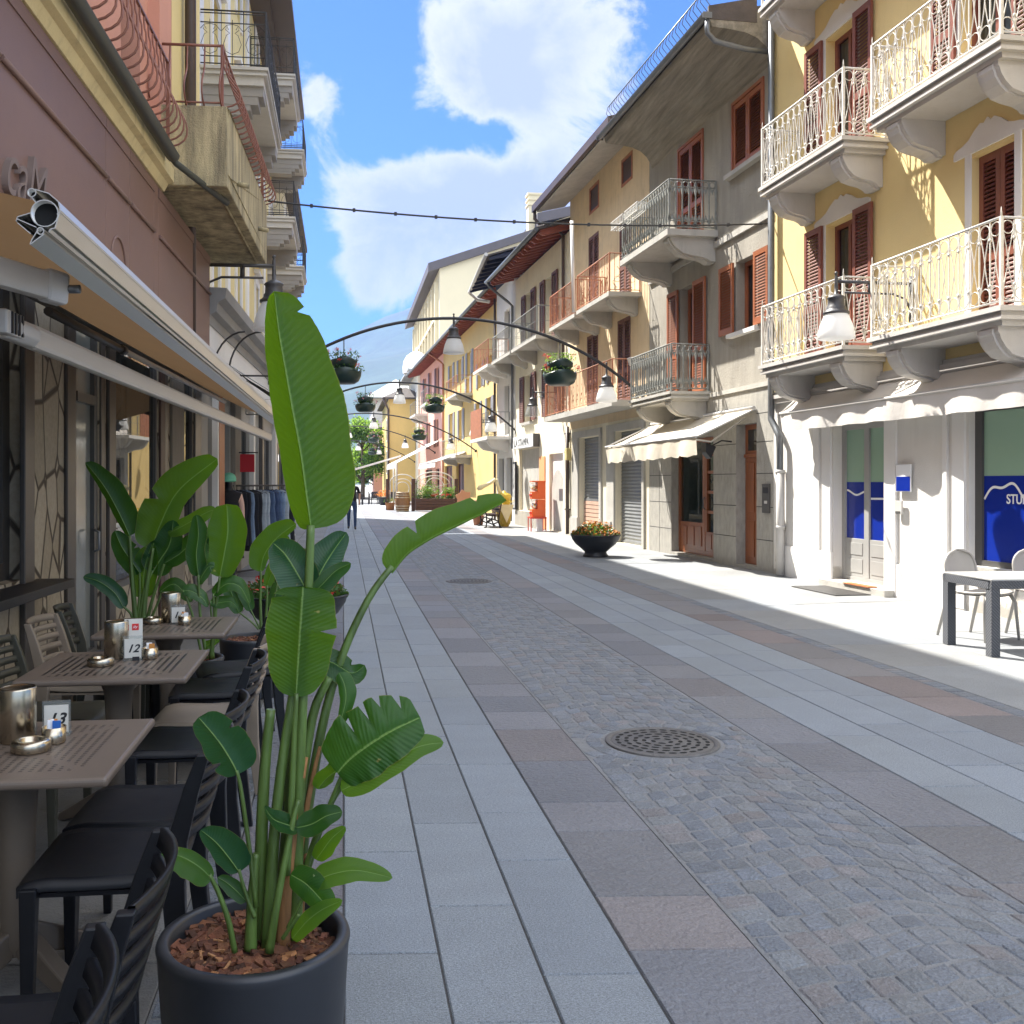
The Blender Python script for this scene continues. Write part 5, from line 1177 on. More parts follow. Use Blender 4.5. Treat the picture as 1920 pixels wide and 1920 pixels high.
for a, c, z0, z1 in ((39, 40, 5, 7.2), (43, 44, 5, 7.2), (39, 40, 8.6, 10.8), (43, 44, 8.6, 10.8), (38.5, 41, .1, 2.6), (42.5, 45.5, .1, 2.6)): window(M2, bM_, a, c, z0, z1, -.15, mt['white_trim'], mt['glass'], 2, 1, .08, .05)
b = MB(M2); b.box(37.3, 47.2, -6, .5, 12.4, 12.6); b.build('roof', mt['roof_tile'], bM_)
bK = thing('left_low_house', 'low golden house at the far left end of the shaded row', 'house', (-6, 52, 0))
M3 = Fr(-2.9, 0, -1)
ok_ = [(49, 50, 3.2, 4.9), (52.6, 53.8, 3.2, 4.9), (56.5, 57.6, 3.2, 4.9), (48.5, 51.5, .1, 2.4), (54, 57, .1, 2.4)]
facade(M3, bK, 47.3, 60, 0, 6.2, ok_, yel2, .2, 6)
for a, c, z0, z1 in ok_: window(M3, bK, a, c, z0, z1, -.15, mt['dark_wood'], mt['glass'], 2, 1, .08, .05)
balcony(M3, bK, 52, 55, .8, 3.1, mt['grey_stone'], mt['grey_iron'], .95, 'plain', .14, (52.5, 54.5), bdepth=.35, bw=.3, mould=False, step=.2)
b = MB(M3); b.box(47.3, 60.2, -6, .6, 6.2, 6.4); b.build('roof', mt['roof_tile'], bK)
# ---------------------------------------------------------------- photo measures turned into places on the street
def PX(px, py, Y):
    """the street point at distance Y that the photograph shows at (px,py)"""
    a = (px-860)/1850.; b = (905-py)/1850.; ya = math.atan(216/1850.); c, s = math.cos(ya), math.sin(ya)
    dx, dy = s+a*c, c-a*s; t = Y/dy
    return Vector((dx*t, Y, 1.54+b*t))

def resample(P, n):
    P = [Vector(p) for p in P]; out = []; m = len(P)-1
    for i in range(n+1):
        x = i/n*m; k = min(int(x), m-1); f = x-k
        p0 = P[max(0, k-1)]; p1 = P[k]; p2 = P[k+1]; p3 = P[min(m, k+2)]
        out.append(.5*((2*p1)+(p2-p0)*f+(2*p0-5*p1+4*p2-p3)*f*f+(3*p1-p0-3*p2+p3)*f**3))
    return out

def leaf(mb, pts, wr, wl, dr, dl, n=26, m=5, droop=.15, wav=.03, tears=(), a=.42, b_=.62, seed=0, curl=0.):
    """strap leaf along a midrib; wr/wl half widths, dr/dl the way each half opens; tears = slits (side, t)"""
    r_ = random.Random(seed); C_ = resample(pts, n); pk = (a/(a+b_))**a*(b_/(a+b_))**b_
    ph = r_.random()*6; sides = []
    for sd, W_, D in ((1, wr, dr), (-1, wl, dl)):
        rows = []
        for i, p in enumerate(C_):
            t = i/n; T = (C_[min(n, i+1)]-C_[max(0, i-1)]).normalized()
            D3 = Vector(D); D3 = (D3-T*D3.dot(T)).normalized(); N = T.cross(D3)*sd
            w_ = W_*(max(0, t+.004)**a*max(0, 1-t)**b_)/pk*(1+.010*r_.uniform(-1,1)+.03*math.sin(t*19+ph*3))
            tear = 0
            for (ts, tt) in tears:
                if ts == sd and abs(t-tt) < .5/n: tear = 1
            if tear: w_ *= .45+.25*r_.random()
            rip = wav*math.sin(t*17+ph)+wav*.6*math.sin(t*41+ph*2)
            row = []
            for j in range(m+1):
                s = j/m
                q = p + D3*(w_*s*(1-.12*curl*s)) - N*(w_*droop*s*s) + N*(w_*rip*s*s) + N*(w_*.10*(1-math.exp(-6*s)))
                row.append(mb.vert(tuple(q), (sd*s, t)))
            rows.append(row)
        for x, y in zip(rows, rows[1:]):
            for k in range(m):
                f = (x[k], x[k+1], y[k+1], y[k])
                mb.face(f if sd > 0 else tuple(reversed(f)), True)
    # raised midrib below the blade
    mb_pts = [tuple(p) for p in C_]
    return mb_pts

def petiole(mb, pts, r0, r1, n=14, seg=7):
    C_ = resample(pts, n); mb.tube([tuple(p) for p in C_], [r0+(r1-r0)*i/n for i in range(n+1)], seg)

mt['leaf'] = leaf_mat('strelitzia_leaf', (.035,.105,.012), (.06,.14,.018), (.24,.47,.012), .42, 30., .40)
mt['leaf_dark'] = leaf_mat('dark_leaf', (.014,.060,.014), (.03,.095,.016), (.12,.32,.015), .38, 26., .28)
mt['leaf_blue'] = leaf_mat('glossy_leaf', (.018,.07,.035), (.045,.11,.03), (.11,.28,.03), .28, 26., .2)
mt['stalk'] = M('green_stalk', (.085,.145,.03), .4, .5, 4, .15, 60, stretch=(9,9,1), grime=.35)
mt['sheath'] = M('dry_sheath', (.27,.13,.045), .7, .35, 6, .25, 60, stretch=(9,9,1))
mt['pot'] = M('anthracite_pot', (.022,.024,.029), .42, .12, 3, .06, 200)
mt['bark'] = M('bark_mulch', (.11,.042,.02), .85, .45, 22, .4, 60, attr=True)
mt['soil'] = M('soil', (.03,.02,.014), .95, .3, 12, .8, 60)
mt['foliage'] = M('bedding_leaves', (.05,.115,.028), .45, .35, 9, trans=.3, transcol=(.16,.32,.04))
mt['foliage_light'] = M('light_leaves', (.10,.20,.035), .5, .3, 9, trans=.35, transcol=(.3,.5,.06))
mt['foliage_red'] = M('bronze_leaves', (.12,.05,.025), .5, .5, 9, trans=.3, transcol=(.35,.12,.03))
mt['petal_red'] = M('red_petals', (.62,.045,.03), .5, .15, 12, trans=.25)
mt['petal_pink'] = M('pink_petals', (.72,.30,.36), .5, .15, 12, trans=.25)
mt['petal_orange'] = M('orange_petals', (.75,.28,.04), .5, .15, 12, trans=.25)
mt['petal_yellow'] = M('yellow_petals', (.8,.58,.05), .5, .15, 12, trans=.25)

def planter(root, R0, H, r_in, mulch=True, seed=1):
    p = MB(); p.lathe((0,0,0), [(.0,.0),(R0*.86,.0),(R0*.885,.02),(R0*.985,H-.03),(R0,H-.012),(R0-.004,H-.002),(R0-.014,H),(r_in+.006,H),(r_in,H-.006),(r_in-.004,H-.07)], 64); p.build('pot', mt['pot'], root, recalc=False)
    s = MB(); s.lathe((0,0,0), [(r_in-.003,H-.055),(r_in*.6,H-.045),(.001,H-.04)], 32); s.build('soil', mt['soil'], root, recalc=False)
    if mulch:
        q = random.Random(seed); b = MB()
        for i in range(520):
            a = q.random()*2*PI; rr = r_in*math.sqrt(q.random())*.95; x, y = rr*math.cos(a), rr*math.sin(a); z = H-.042+q.random()*.018
            l, w_ = q.uniform(.008,.026), q.uniform(.006,.013); th = q.random()*PI; tl = q.uniform(-.5,.5); tl2 = q.uniform(-.5,.5); h = .004
            b.mx = Matrix.Translation((x,y,z)) @ Matrix.Rotation(th,4,'Z') @ Matrix.Rotation(tl,4,'X') @ Matrix.Rotation(tl2,4,'Y')
            t = q.uniform(.4,1.7); c = (t, t*q.uniform(.85,1.1), t) if q.random() < .93 else (3.2,3.8,3.2)
            b.box(-l,l,-w_,w_,-h,h, col=c)
        for i in range(16):
            a = q.random()*2*PI; rr = r_in*q.random()*.85; b.mx = Matrix.Translation((rr*math.cos(a), rr*math.sin(a), H-.028)) @ Matrix.Rotation(q.random()*PI,4,'Z') @ Matrix.Rotation(q.uniform(-.3,.3),4,'Y')
            l = q.uniform(.02,.045); b.box(-l,l,-.003,.003,-.002,.002, col=(3.5,4.5,4))
        b.build('bark_mulch', mt['bark'], root, recalc=False)

# ---------------------------------------------------------------- the big plant in front
hero = thing('strelitzia_plant', 'tall potted bird of paradise plant nearest the viewer, with one huge upright leaf', 'potted plant', (-.22, 2.5, 0))
planter(hero, .237, .42, .205)
HL = Vector((-.22, 2.5, 0))
Y0 = 2.5
def hp(px, py, dy=0.): return PX(px, py, Y0+dy)-HL
st = MB()
# thick stalk bundle
for path, r0, r1 in (([(488,1775,.02),(490,1600,.01),(497,1440,0),(508,1330,0)], .019, .012), ([(500,1780,-.02),(512,1600,-.02),(527,1450,-.01),(548,1310,0),(556,1255,.01)], .017, .010),
                     ([(540,1770,.03),(552,1600,.03),(570,1440,.03),(590,1330,.03),(618,1270,.03)], .019, .010), ([(520,1775,.06),(535,1600,.06),(546,1450,.05),(560,1330,.04)], .018, .012),
                     ([(470,1780,-.04),(473,1690,-.04),(480,1600,-.035)], .017, .009), ([(505,1785,-.06),(520,1690,-.06),(545,1560,-.05),(560,1500,-.04)], .012, .006)):
    petiole(st, [hp(*p) for p in path], r0, r1)
# the long petiole of the huge leaf, and of the leaning one
petiole(st, [hp(555,1760,0), hp(560,1500,0), hp(568,1300,0), hp(578,1120,0), hp(583,985,0)], .017, .0105, 20)
petiole(st, [hp(560,1720,.04), hp(572,1560,.04), hp(603,1370,.05), hp(640,1235,.07), hp(690,1125,.09), hp(735,1062,.11)], .015, .0085, 20)
for path, r0, r1 in (([(538,1640,-.03),(548,1470,-.03),(552,1380,-.03),(556,1300,-.03)], .010, .006), ([(480,1700,-.05),(466,1580,-.05),(452,1480,-.05),(444,1445,-.05)], .007, .004), ([(555,1700,.02),(585,1590,.0),(614,1520,-.02),(645,1445,-.04)], .010, .006),
                     ([(560,1690,.02),(600,1560,.0),(625,1500,-.02),(652,1462,-.04)], .008, .005), ([(440,1785,-.09),(428,1725,-.10),(408,1670,-.11),(392,1640,-.12)], .008, .005), ([(478,1720,-.06),(462,1680,-.06),(448,1630,-.06)], .006, .004), ([(540,1740,-.06),(565,1690,-.07),(590,1640,-.08)], .006, .004), ([(530,1760,-.08),(560,1715,-.09)], .006, .004)):
    petiole(st, [hp(*p) for p in path], r0, r1, 12, 6)
st.build('stalks', mt['stalk'], hero, recalc=False)
sh_ = MB()
for path, r0, r1 in (([(530,1775,-.01),(538,1650,-.012),(556,1520,-.005),(574,1420,.0)], .021, .006), ([(545,1775,.02),(556,1640,.015),(578,1500,.01),(600,1400,.02)], .014, .004), ([(556,1760,.04),(566,1680,.03),(572,1600,.03)], .014, .005)):
    petiole(sh_, [hp(*p) for p in path], r0, r1, 12, 7)
sh_.build('dry_sheath', mt['sheath'], hero, recalc=False)
def addleaf(nm, mat, pts, *a, **k):
    b = MB(); leaf(b, [hp(*p) for p in pts], *a, **k); b.build('leaf', mat, hero, recalc=False)
addleaf('big', mt['leaf'], [(583,992,0),(574,930,0),(563,850,0),(548,770,0),(534,690,.0),(522,620,.0),(514,546,0)], .134, .10, (1,.10,-.05), (-.55,.82,.05), n=60, m=10, droop=.10, wav=.012, a=.30, b_=.45, tears=[(1,.90)], seed=2)
addleaf('lean', mt['leaf'], [(735,1075,.11),(765,1037,.12),(810,1008,.13),(860,983,.14),(905,962,.15),(950,938,.16)], .062, .028, (-.25,-.1,1), (.1,.9,-.3), n=34, m=6, droop=.25, wav=.05, a=.30, b_=.42, tears=[(1,.32),(1,.8)], seed=5)
addleaf('mid', mt['leaf'], [(555,1306,-.03),(558,1250,-.03),(562,1190,-.035),(566,1130,-.03),(568,1100,-.02)], .088, .084, (1,.0,.25), (-1,.05,.2), n=34, m=7, droop=-.05, wav=.03, a=.42, b_=.34, tears=[(1,.52),(-1,.82)], seed=8)
addleaf('blue1', mt['leaf_blue'], [(582,1120,.02),(560,1080,.03),(535,1040,.05),(512,1018,.08)], .05, .055, (.5,.2,.9), (-.6,-.2,-.7), n=22, seed=11, droop=.2)
addleaf('blue2', mt['leaf_blue'], [(584,1110,.03),(600,1075,.04),(622,1038,.06),(650,998,.08)], .04, .055, (.8,.3,-.3), (-.7,.2,.6), n=22, seed=12, droop=.2)
addleaf('right', mt['leaf_dark'], [(586,1115,-.01),(605,1095,-.01),(630,1070,0),(658,1056,0)], .028, .02, (.2,.2,-1), (-.1,.4,1), n=18, seed=13)
addleaf('drop', mt['leaf_dark'], [(562,1250,.05),(590,1235,.05),(625,1243,.05),(660,1262,.05),(684,1247,.06)], .045, .05, (.1,-.3,-1), (0,.8,.4), n=20, seed=14, droop=.3)
addleaf('drop2', mt['leaf_dark'], [(636,1262,.03),(646,1285,.02),(648,1315,.01),(636,1362,0)], .028, .018, (1,.2,.1), (-1,.3,0), n=18, seed=15)
addleaf('torn', mt['leaf_dark'], [(633,1450,-.04),(655,1425,-.05),(690,1398,-.06),(735,1370,-.06),(788,1345,-.05)], .10, .075, (-.45,.35,.85), (.45,-.45,-.75), n=40, m=6, droop=.12, wav=.05, a=.30, b_=.30, tears=[(1,.45),(1,.62),(1,.76),(1,.88)], seed=16)
addleaf('torn2', mt['leaf'], [(640,1482,-.06),(680,1462,-.07),(730,1430,-.08),(785,1400,-.08),(832,1392,-.07)], .045, .035, (-.2,.5,.8), (.3,-.5,-.8), n=26, seed=17, droop=.2)
addleaf('left', mt['leaf_blue'], [(446,1452,-.05),(432,1425,-.05),(408,1388,-.05),(372,1345,-.05)], .068, .052, (1,-.1,.35), (-.7,.3,-.5), n=30, a=.35, b_=.42, tears=[(1,.7),(-1,.35)], seed=18, droop=.1)
addleaf('left2', mt['leaf_blue'], [(448,1635,-.06),(430,1610,-.07),(405,1580,-.08),(376,1556,-.09)], .052, .03, (.8,.0,.6), (-.5,.2,-.8), n=22, seed=19)
addleaf('low', mt['leaf'], [(397,1648,-.12),(375,1626,-.13),(340,1606,-.14),(294,1597,-.15)], .022, .040, (.2,.5,.9), (-.1,-.4,-.85), n=22, seed=20, a=.35, b_=.45)
addleaf('cen', mt['leaf_dark'], [(556,1552,-.05),(585,1545,-.06),(612,1530,-.07),(642,1522,-.07)], .03, .035, (.1,-.4,-.8), (-.1,.5,.8), n=20, seed=21)
addleaf('cenl', mt['leaf_dark'], [(560,1552,-.04),(535,1545,-.06),(512,1535,-.08),(495,1512,-.09)], .03, .026, (-.2,.5,.8), (.2,-.5,-.7), n=18, seed=22)
addleaf('lr', mt['leaf'], [(588,1655,-.08),(620,1640,-.09),(670,1632,-.10),(736,1646,-.11)], .034, .03, (.0,.5,.85), (0,-.5,-.7), n=24, seed=23)
addleaf('lr2', mt['leaf_dark'], [(545,1640,-.05),(575,1658,-.08),(605,1690,-.10),(622,1712,-.11)], .04, .036, (.8,-.2,.5), (-.7,.2,-.6), n=20, seed=24)
addleaf('lr3', mt['leaf'], [(548,1760,-.10),(575,1728,-.11),(605,1705,-.12),(642,1688,-.13)], .022, .026, (-.2,.5,.8), (.2,-.5,-.7), n=20, seed=25)
addleaf('sm', mt['leaf'], [(592,1612,-.03),(604,1596,-.04),(622,1572,-.05),(648,1550,-.05)], .026, .022, (.7,.2,-.6), (-.7,.2,.5), n=16, seed=26)
addleaf('sm2', mt['leaf_dark'], [(462,1690,-.05),(445,1672,-.05),(425,1655,-.05),(408,1645,-.05)], .02, .02, (0,.3,1), (0,-.3,-1), n=14, seed=27)
addleaf('sm3', mt['leaf'], [(596,1480,.0),(612,1460,-.01),(635,1440,-.02),(640,1420,-.02)], .035, .03, (.8,.2,.5), (-.8,.1,-.3), n=16, seed=28)

# ---------------------------------------------------------------- the plants behind the tables
def back_plant(label, x, y, Yp, specs, stems, pr=.235, seed=1):
    t = thing('strelitzia_plant', label, 'potted plant', (x, y, 0)); planter(t, pr, .42, pr-.03, True, seed)
    o = Vector((x, y, 0)); s = MB()
    q = lambda p: PX(p[0], p[1], Yp+(p[2] if len(p) > 2 else 0))-o
    for path, r0, r1 in stems: petiole(s, [q(p) for p in path], r0, r1, 12, 6)
    s.build('stalks', mt['stalk'], t, recalc=False)
    for i, (mat, pts, wr, wl, dr, dl, *kw) in enumerate(specs):
        b = MB(); leaf(b, [q(p) for p in pts], wr, wl, dr, dl, n=26, seed=seed*50+i, **(kw[0] if kw else {})); b.build('leaf', mt[mat], t, recalc=False)
    return t
back_plant('large potted strelitzia against the shop window, behind the table numbered 11', -1.42, 6.75, 6.75, [
    ('leaf_dark', [(243,1005),(222,960),(195,912),(160,867)], .115, .05, (1,.1,.25), (-.5,.5,-.5)),
    ('leaf', [(285,1030),(300,985),(335,920),(408,860)], .10, .16, (.5,.4,-.6), (-.85,0,.35), dict(a=.4, b_=.5, tears=[(-1,.55)])),
    ('leaf_dark', [(285,1075),(300,1050),(318,1020),(325,975)], .10, .12, (1,.1,-.1), (-1,0,.1)),
    ('leaf_dark', [(262,1075),(245,1050),(228,1025),(215,995)], .09, .08, (.9,.2,.2), (-.9,.2,0), dict(tears=[(1,.5)])),
    ('leaf_blue', [(232,1140),(215,1112),(185,1090),(156,1082)], .06, .05, (.2,.2,.9), (-.2,-.2,-.9)),
    ('leaf_dark', [(310,1055),(335,1040),(362,1020),(372,1045)], .08, .07, (.2,.3,.9), (0,-.4,-.9)),
    ('leaf', [(315,1000),(345,985),(385,962),(405,955)], .06, .06, (.2,.4,.9), (.1,-.4,-.9)),
    ('leaf_dark', [(300,1110),(325,1095),(345,1110),(360,1128)], .05, .06, (.2,.4,.9), (.1,-.4,-.9)),
    ('leaf', [(270,1120),(268,1085),(275,1050),(285,1020)], .09, .09, (1,0,0), (-1,.1,0))],
    [([(255,1165),(248,1090),(243,1005)], .02, .01), ([(268,1165),(275,1100),(287,1028)], .022, .011), ([(262,1165),(270,1110),(286,1070)], .016, .009), ([(250,1165),(245,1150),(232,1138)], .012, .007), ([(275,1165),(290,1110),(308,1058)], .014, .008), ([(280,1168),(296,1130),(304,1108)], .011, .006), ([(256,1165),(262,1120),(262,1075)], .013, .008)], seed=3)
back_plant('potted strelitzia with a round upright leaf, beside the terrace edge behind the table numbered 11', -1.0, 6.5, 6.5, [
    ('leaf', [(412,1082),(420,1040),(427,995),(425,945)], .125, .13, (1,0,.05), (-1,.05,.1), dict(a=.45, b_=.38)),
    ('leaf_dark', [(372,1080),(368,1040),(372,1000),(368,965)], .075, .07, (1,.1,0), (-1,.2,0)),
    ('leaf_blue', [(372,1095),(380,1078),(392,1062),(402,1062)], .05, .04, (.2,.2,.9), (0,-.2,-.9)),
    ('leaf_dark', [(400,1115),(425,1095),(450,1100),(468,1132)], .06, .05, (0,.4,.9), (0,-.4,-.9)),
    ('leaf_dark', [(395,1128),(412,1130),(432,1128),(446,1140)], .045, .04, (0,.4,.9), (0,-.4,-.9)),
    ('leaf_blue', [(342,1108),(358,1108),(378,1120),(390,1138)], .05, .045, (0,.4,.9), (0,-.4,-.9)),
    ('leaf', [(382,1225),(386,1212),(396,1206),(412,1200)], .03, .03, (0,.4,.9), (0,-.4,-.9))],
    [([(395,1235),(403,1160),(412,1080)], .014, .009), ([(388,1235),(376,1160),(372,1078)], .013, .008), ([(398,1235),(402,1170),(400,1113)], .011, .007), ([(400,1235),(398,1180),(394,1126)], .009, .006), ([(380,1235),(360,1150),(342,1106)], .01, .006)], seed=4)
back_plant('slim potted strelitzia at the street edge, half hidden behind the black chairs', -.66, 7.3, 7.3, [
    ('leaf', [(488,1072),(496,1040),(520,1008),(555,982)], .05, .115, (.3,.4,-.8), (-.75,0,.6), dict(a=.4, b_=.45)),
    ('leaf', [(500,1100),(512,1068),(530,1030),(540,1005)], .05, .05, (.7,.4,-.4), (-.7,.2,.3)),
    ('leaf_dark', [(520,1090),(545,1060),(575,1045),(605,1040)], .08, .07, (.1,.3,.9), (0,-.3,-.9)),
    ('leaf_dark', [(448,1150),(438,1122),(428,1100),(412,1088)], .06, .06, (.4,.2,.9), (-.4,-.2,-.8)),
    ('leaf_blue', [(505,1140),(520,1110),(545,1092),(570,1085)], .07, .05, (.1,.3,.9), (0,-.3,-.9)),
    ('leaf_dark', [(470,1145),(462,1120),(450,1100),(440,1095)], .05, .05, (.4,.2,.9), (-.4,-.2,-.8))],
    [([(490,1180),(488,1130),(489,1070)], .014, .009), ([(496,1180),(500,1140),(501,1098)], .013, .008), ([(485,1180),(470,1165),(448,1148)], .009, .006), ([(500,1180),(506,1160),(506,1138)], .01, .006), ([(503,1180),(512,1140),(521,1088)], .011, .007), ([(488,1180),(478,1160),(470,1143)], .008, .005)], seed=5)

# ---------------------------------------------------------------- flower bowls
def scatter(mb, fn, n, lo, hi, q, up=.4):
    for i in range(n):
        p = Vector(fn(q)); s = q.uniform(lo, hi)
        d = Vector((q.uniform(-1,1), q.uniform(-1,1), q.uniform(-.6,1))).normalized(); e = d.cross(Vector((q.uniform(-1,1), q.uniform(-1,1), q.uniform(-1,1)))).normalized(); nn = d.cross(e)
        a, b, c, f = p-d*s, p+e*s*.55+nn*s*.12, p+d*s, p-e*s*.55+nn*s*.12
        mb.poly([tuple(x) for x in (a, b, c, f)])
def bowl(label, x, y, mats, flw, seed, sc=1.):
    t = thing('flower_bowl', label, 'flower bowl', (x, y, 0), 0, 'wide black flower bowls standing in the street'); q = random.Random(seed)
    b = MB(); b.lathe((0,0,0), [(.0,0),(.26,0),(.265,.03),(.235,.06),(.225,.10),(.30,.17),(.42,.27),(.49,.37),(.51,.435),(.525,.44),(.525,.455),(.50,.458),(.485,.44),(.47,.38)], 40); b.build('bowl', mt['pot'], t, recalc=False)
    s = MB(); s.lathe((0,0,0), [(.485,.42),(.2,.44),(.001,.45)], 24); s.build('soil', mt['soil'], t, recalc=False)
    def dome(q):
        a = q.random()*2*PI; r = .5*math.sqrt(q.random()); return (r*math.cos(a), r*math.sin(a), .43+q.random()*.26*(1.15-(r/.5)**2))
    for nm, mat, n in mats:
        f = MB(); scatter(f, dome, n, .025, .055, q); f.build(nm, mt[mat], t, recalc=False, kind='stuff')
    for nm, mat, n in flw:
        f = MB(); scatter(f, lambda q: Vector(dome(q))+Vector((0,0,.05)), n, .014, .03, q); f.build(nm, mt[mat], t, recalc=False, kind='stuff')
    return t
bowl('black flower bowl of orange and bronze bedding plants on the sunny side', 5.22, 20.1, [('leaves','foliage',700),('bronze_leaves','foliage_red',520)], [('flowers','petal_orange',420)], 1)
bowl('black flower bowl with red begonias in the shade behind the cafe plants', -.47, 9.75, [('leaves','foliage',1300)], [('flowers','petal_red',160),('bronze_leaves','foliage_red',90)], 2)

# ---------------------------------------------------------------- arches, lamps, baskets
mt['arch_iron'] = M('dark_arch_iron', (.03,.028,.03), .45, .15, 6)
mt['lamp_cap'] = M('lamp_cap', (.06,.058,.06), .45, .15, 6)
mt['shade'] = M('opal_shade', (.86,.86,.85), .3, .03, 2, trans=.5, transcol=(.95,.95,.94))
mt['shade_clear'] = glass_mat('clear_shade', (.9,.92,.92), .7, .05, (.5,.52,.53))
ARCH = [(21.3, 2.39, -1.07, 6.18, -1.75, 6.75, ''), (36., 2.03, -.98, 6.18, -2.0, 6.35, 'second iron lamp arch spanning the street'), (51., 1.16, -4.36, 9.47, -2.6, 6.85, 'third iron lamp arch, in front of the golden house'),
        (66., .6, -4.3, 9.6, -3.2, 6.1, 'fourth iron lamp arch, far down the street'), (81., .3, -4.6, 9.6, -3.4, 5.8, 'farthest iron lamp arch, beside the tree')]
ARCH[0] = ARCH[0][:6]+('nearest and widest looking iron arch over the street, carrying white lamps and two flower baskets',)
def az(A, x): return A[2]+math.sqrt(max(0, A[3]**2-(x-A[1])**2))
for A in ARCH:
    b = MB(); n = 48; t = thing('street_arch', A[6], 'street arch', ((A[4]+A[5])/2, A[0], 0), 0, 'iron lamp arches over the street')
    b.mx = Matrix.Translation((-(A[4]+A[5])/2, -A[0], 0))
    b.tube([(A[4]+(A[5]-A[4])*i/n, A[0], az(A, A[4]+(A[5]-A[4])*i/n)) for i in range(n+1)], .034, 7); b.build('arc', mt['arch_iron'], t)
    f = MB(); f.mx = b.mx
    for x in (A[4], A[5]): f.lathe((x, A[0], az(A, x)), [(.001,-.09),(.06,-.08),(.06,.05),(.001,.06)], 10)
    f.build('end_plate', mt['arch_iron'], t)
def make_lamp(label, loc, mat, group, clear=False):
    t = thing('street_lamp', label, 'street lamp', loc, 0, group)
    c = MB(); c.lathe((0,0,0), [(.001,.13),(.018,.12),(.024,.10),(.012,.085),(.02,.06),(.024,-.06),(.024,-.16),(.06,-.175),(.10,-.20),(.115,-.22),(.10,-.235),(.105,-.32),(.12,-.335),(.12,-.36),(.14,-.385),(.165,-.40),(.165,-.425),(.13,-.43)], 24); c.build('cap', mt['lamp_cap'], t, recalc=False)
    s = MB(); s.lathe((0,0,0), [(.135,-.425),(.16,-.46),(.20,-.56),(.225,-.66),(.235,-.73),(.225,-.745),(.16,-.755),(.001,-.758)], 28); s.build('shade', mat, t, recalc=False)
    return t
lamp0 = make_lamp('white opal lamp hanging at the crown of the nearest arch', (2.38, 21.3, az(ARCH[0], 2.38)-.02), mt['shade'], 'white lamps hanging from the arches')
for (ai, x, lb) in ((0, 5.78, 'white opal lamp near the right end of the nearest arch, before the rusty balcony'), (0, -1.0, 'white opal lamp hanging from the nearest arch, on the shaded left side'), (1, 2.03, 'white opal lamp at the crown of the second arch'), (1, 5.4, 'white opal lamp near the right foot of the second arch'), (2, 1.55, 'white opal lamp hanging from the third arch in front of the tree'), (2, 5.55, 'white opal lamp low on the right arm of the third arch'),
                    (3, .35, 'white opal lamp on the fourth arch beside the big leaf'), (3, 4.1, 'white opal lamp on the fourth arch above the steep awning'), (4, 1.2, 'farthest white opal lamp, on the last arch'), (4, 2.9, 'white opal lamp on the last arch in front of the golden end house')):
    A = ARCH[ai]; dup(lamp0, (x, A[0], az(A, x)-.02), 0, lb)
def wall_lamp(fr, u, w_, z, label, mat, sc=1., dz=.0):
    x = fr.W(u, w_, z); t = make_lamp(label, x, mat, None) ; t.name = 'wall_lamp'; t['category'] = 'wall lamp'; t.scale = (sc, sc, sc)
    wl_ = Vector(fr.W(u, .02, z))-Vector(x); k = 1/sc
    a = MB(); e = wl_*k; d = e.normalized()
    a.tube([(0,0,0), tuple(e)], .022, 6); a.tube([tuple(d*.12/1+Vector((0,0,-.14))), tuple(e*.75+Vector((0,0,-.14))), tuple(e*.92+Vector((0,0,-.2))), tuple(e+Vector((0,0,-.36)))], .015, 6)
    a.tube([tuple(e*.45), tuple(e*.45+Vector((0,0,-.14)))], .03, 6); a.tube([tuple(e+Vector((0,0,.1))), tuple(e+Vector((0,0,-.5)))], .03, 6); a.build('bracket', mt['lamp_cap'], t)
    return t
wall_lamp(R, 12.15, 1.08, 4.14, 'large white opal wall lamp on a bracket in front of the yellow house', mt['shade'])
wall_lamp(R, 30.0, .80, 4.33, 'clear glass wall lamp beside the red balcony of the white house', mt['shade_clear'])
wall_lamp(LF, 13.95, .98, 4.55, 'grey wall lamp on the left behind the tip of the huge leaf', mt['shade'], 1.2)
wall_lamp(S, 46.0, 1.0, 4.5, 'white wall lamp on the far golden house', mt['shade'])
t = thing('iron_bracket', 'black curled iron bracket on the left shopfront above the grey awning', 'bracket', LF.W(14.1, .2, 3.7))
b = MB(LF)
for dx in (0, .22): b.tube([(14.2+dx*.1,.1+dx,3.05)]+[(14.2+dx*.1,.1+dx+.45*(1-math.cos(q*PI/16)), 3.05+.0+.62*math.sin(q*PI/16)) for q in range(1,9)], .014, 5)
b.tube([(14.2,.02,3.05),(14.2,1.05,3.05)], .014, 5); b.build('scroll', mt['black_iron'], t)
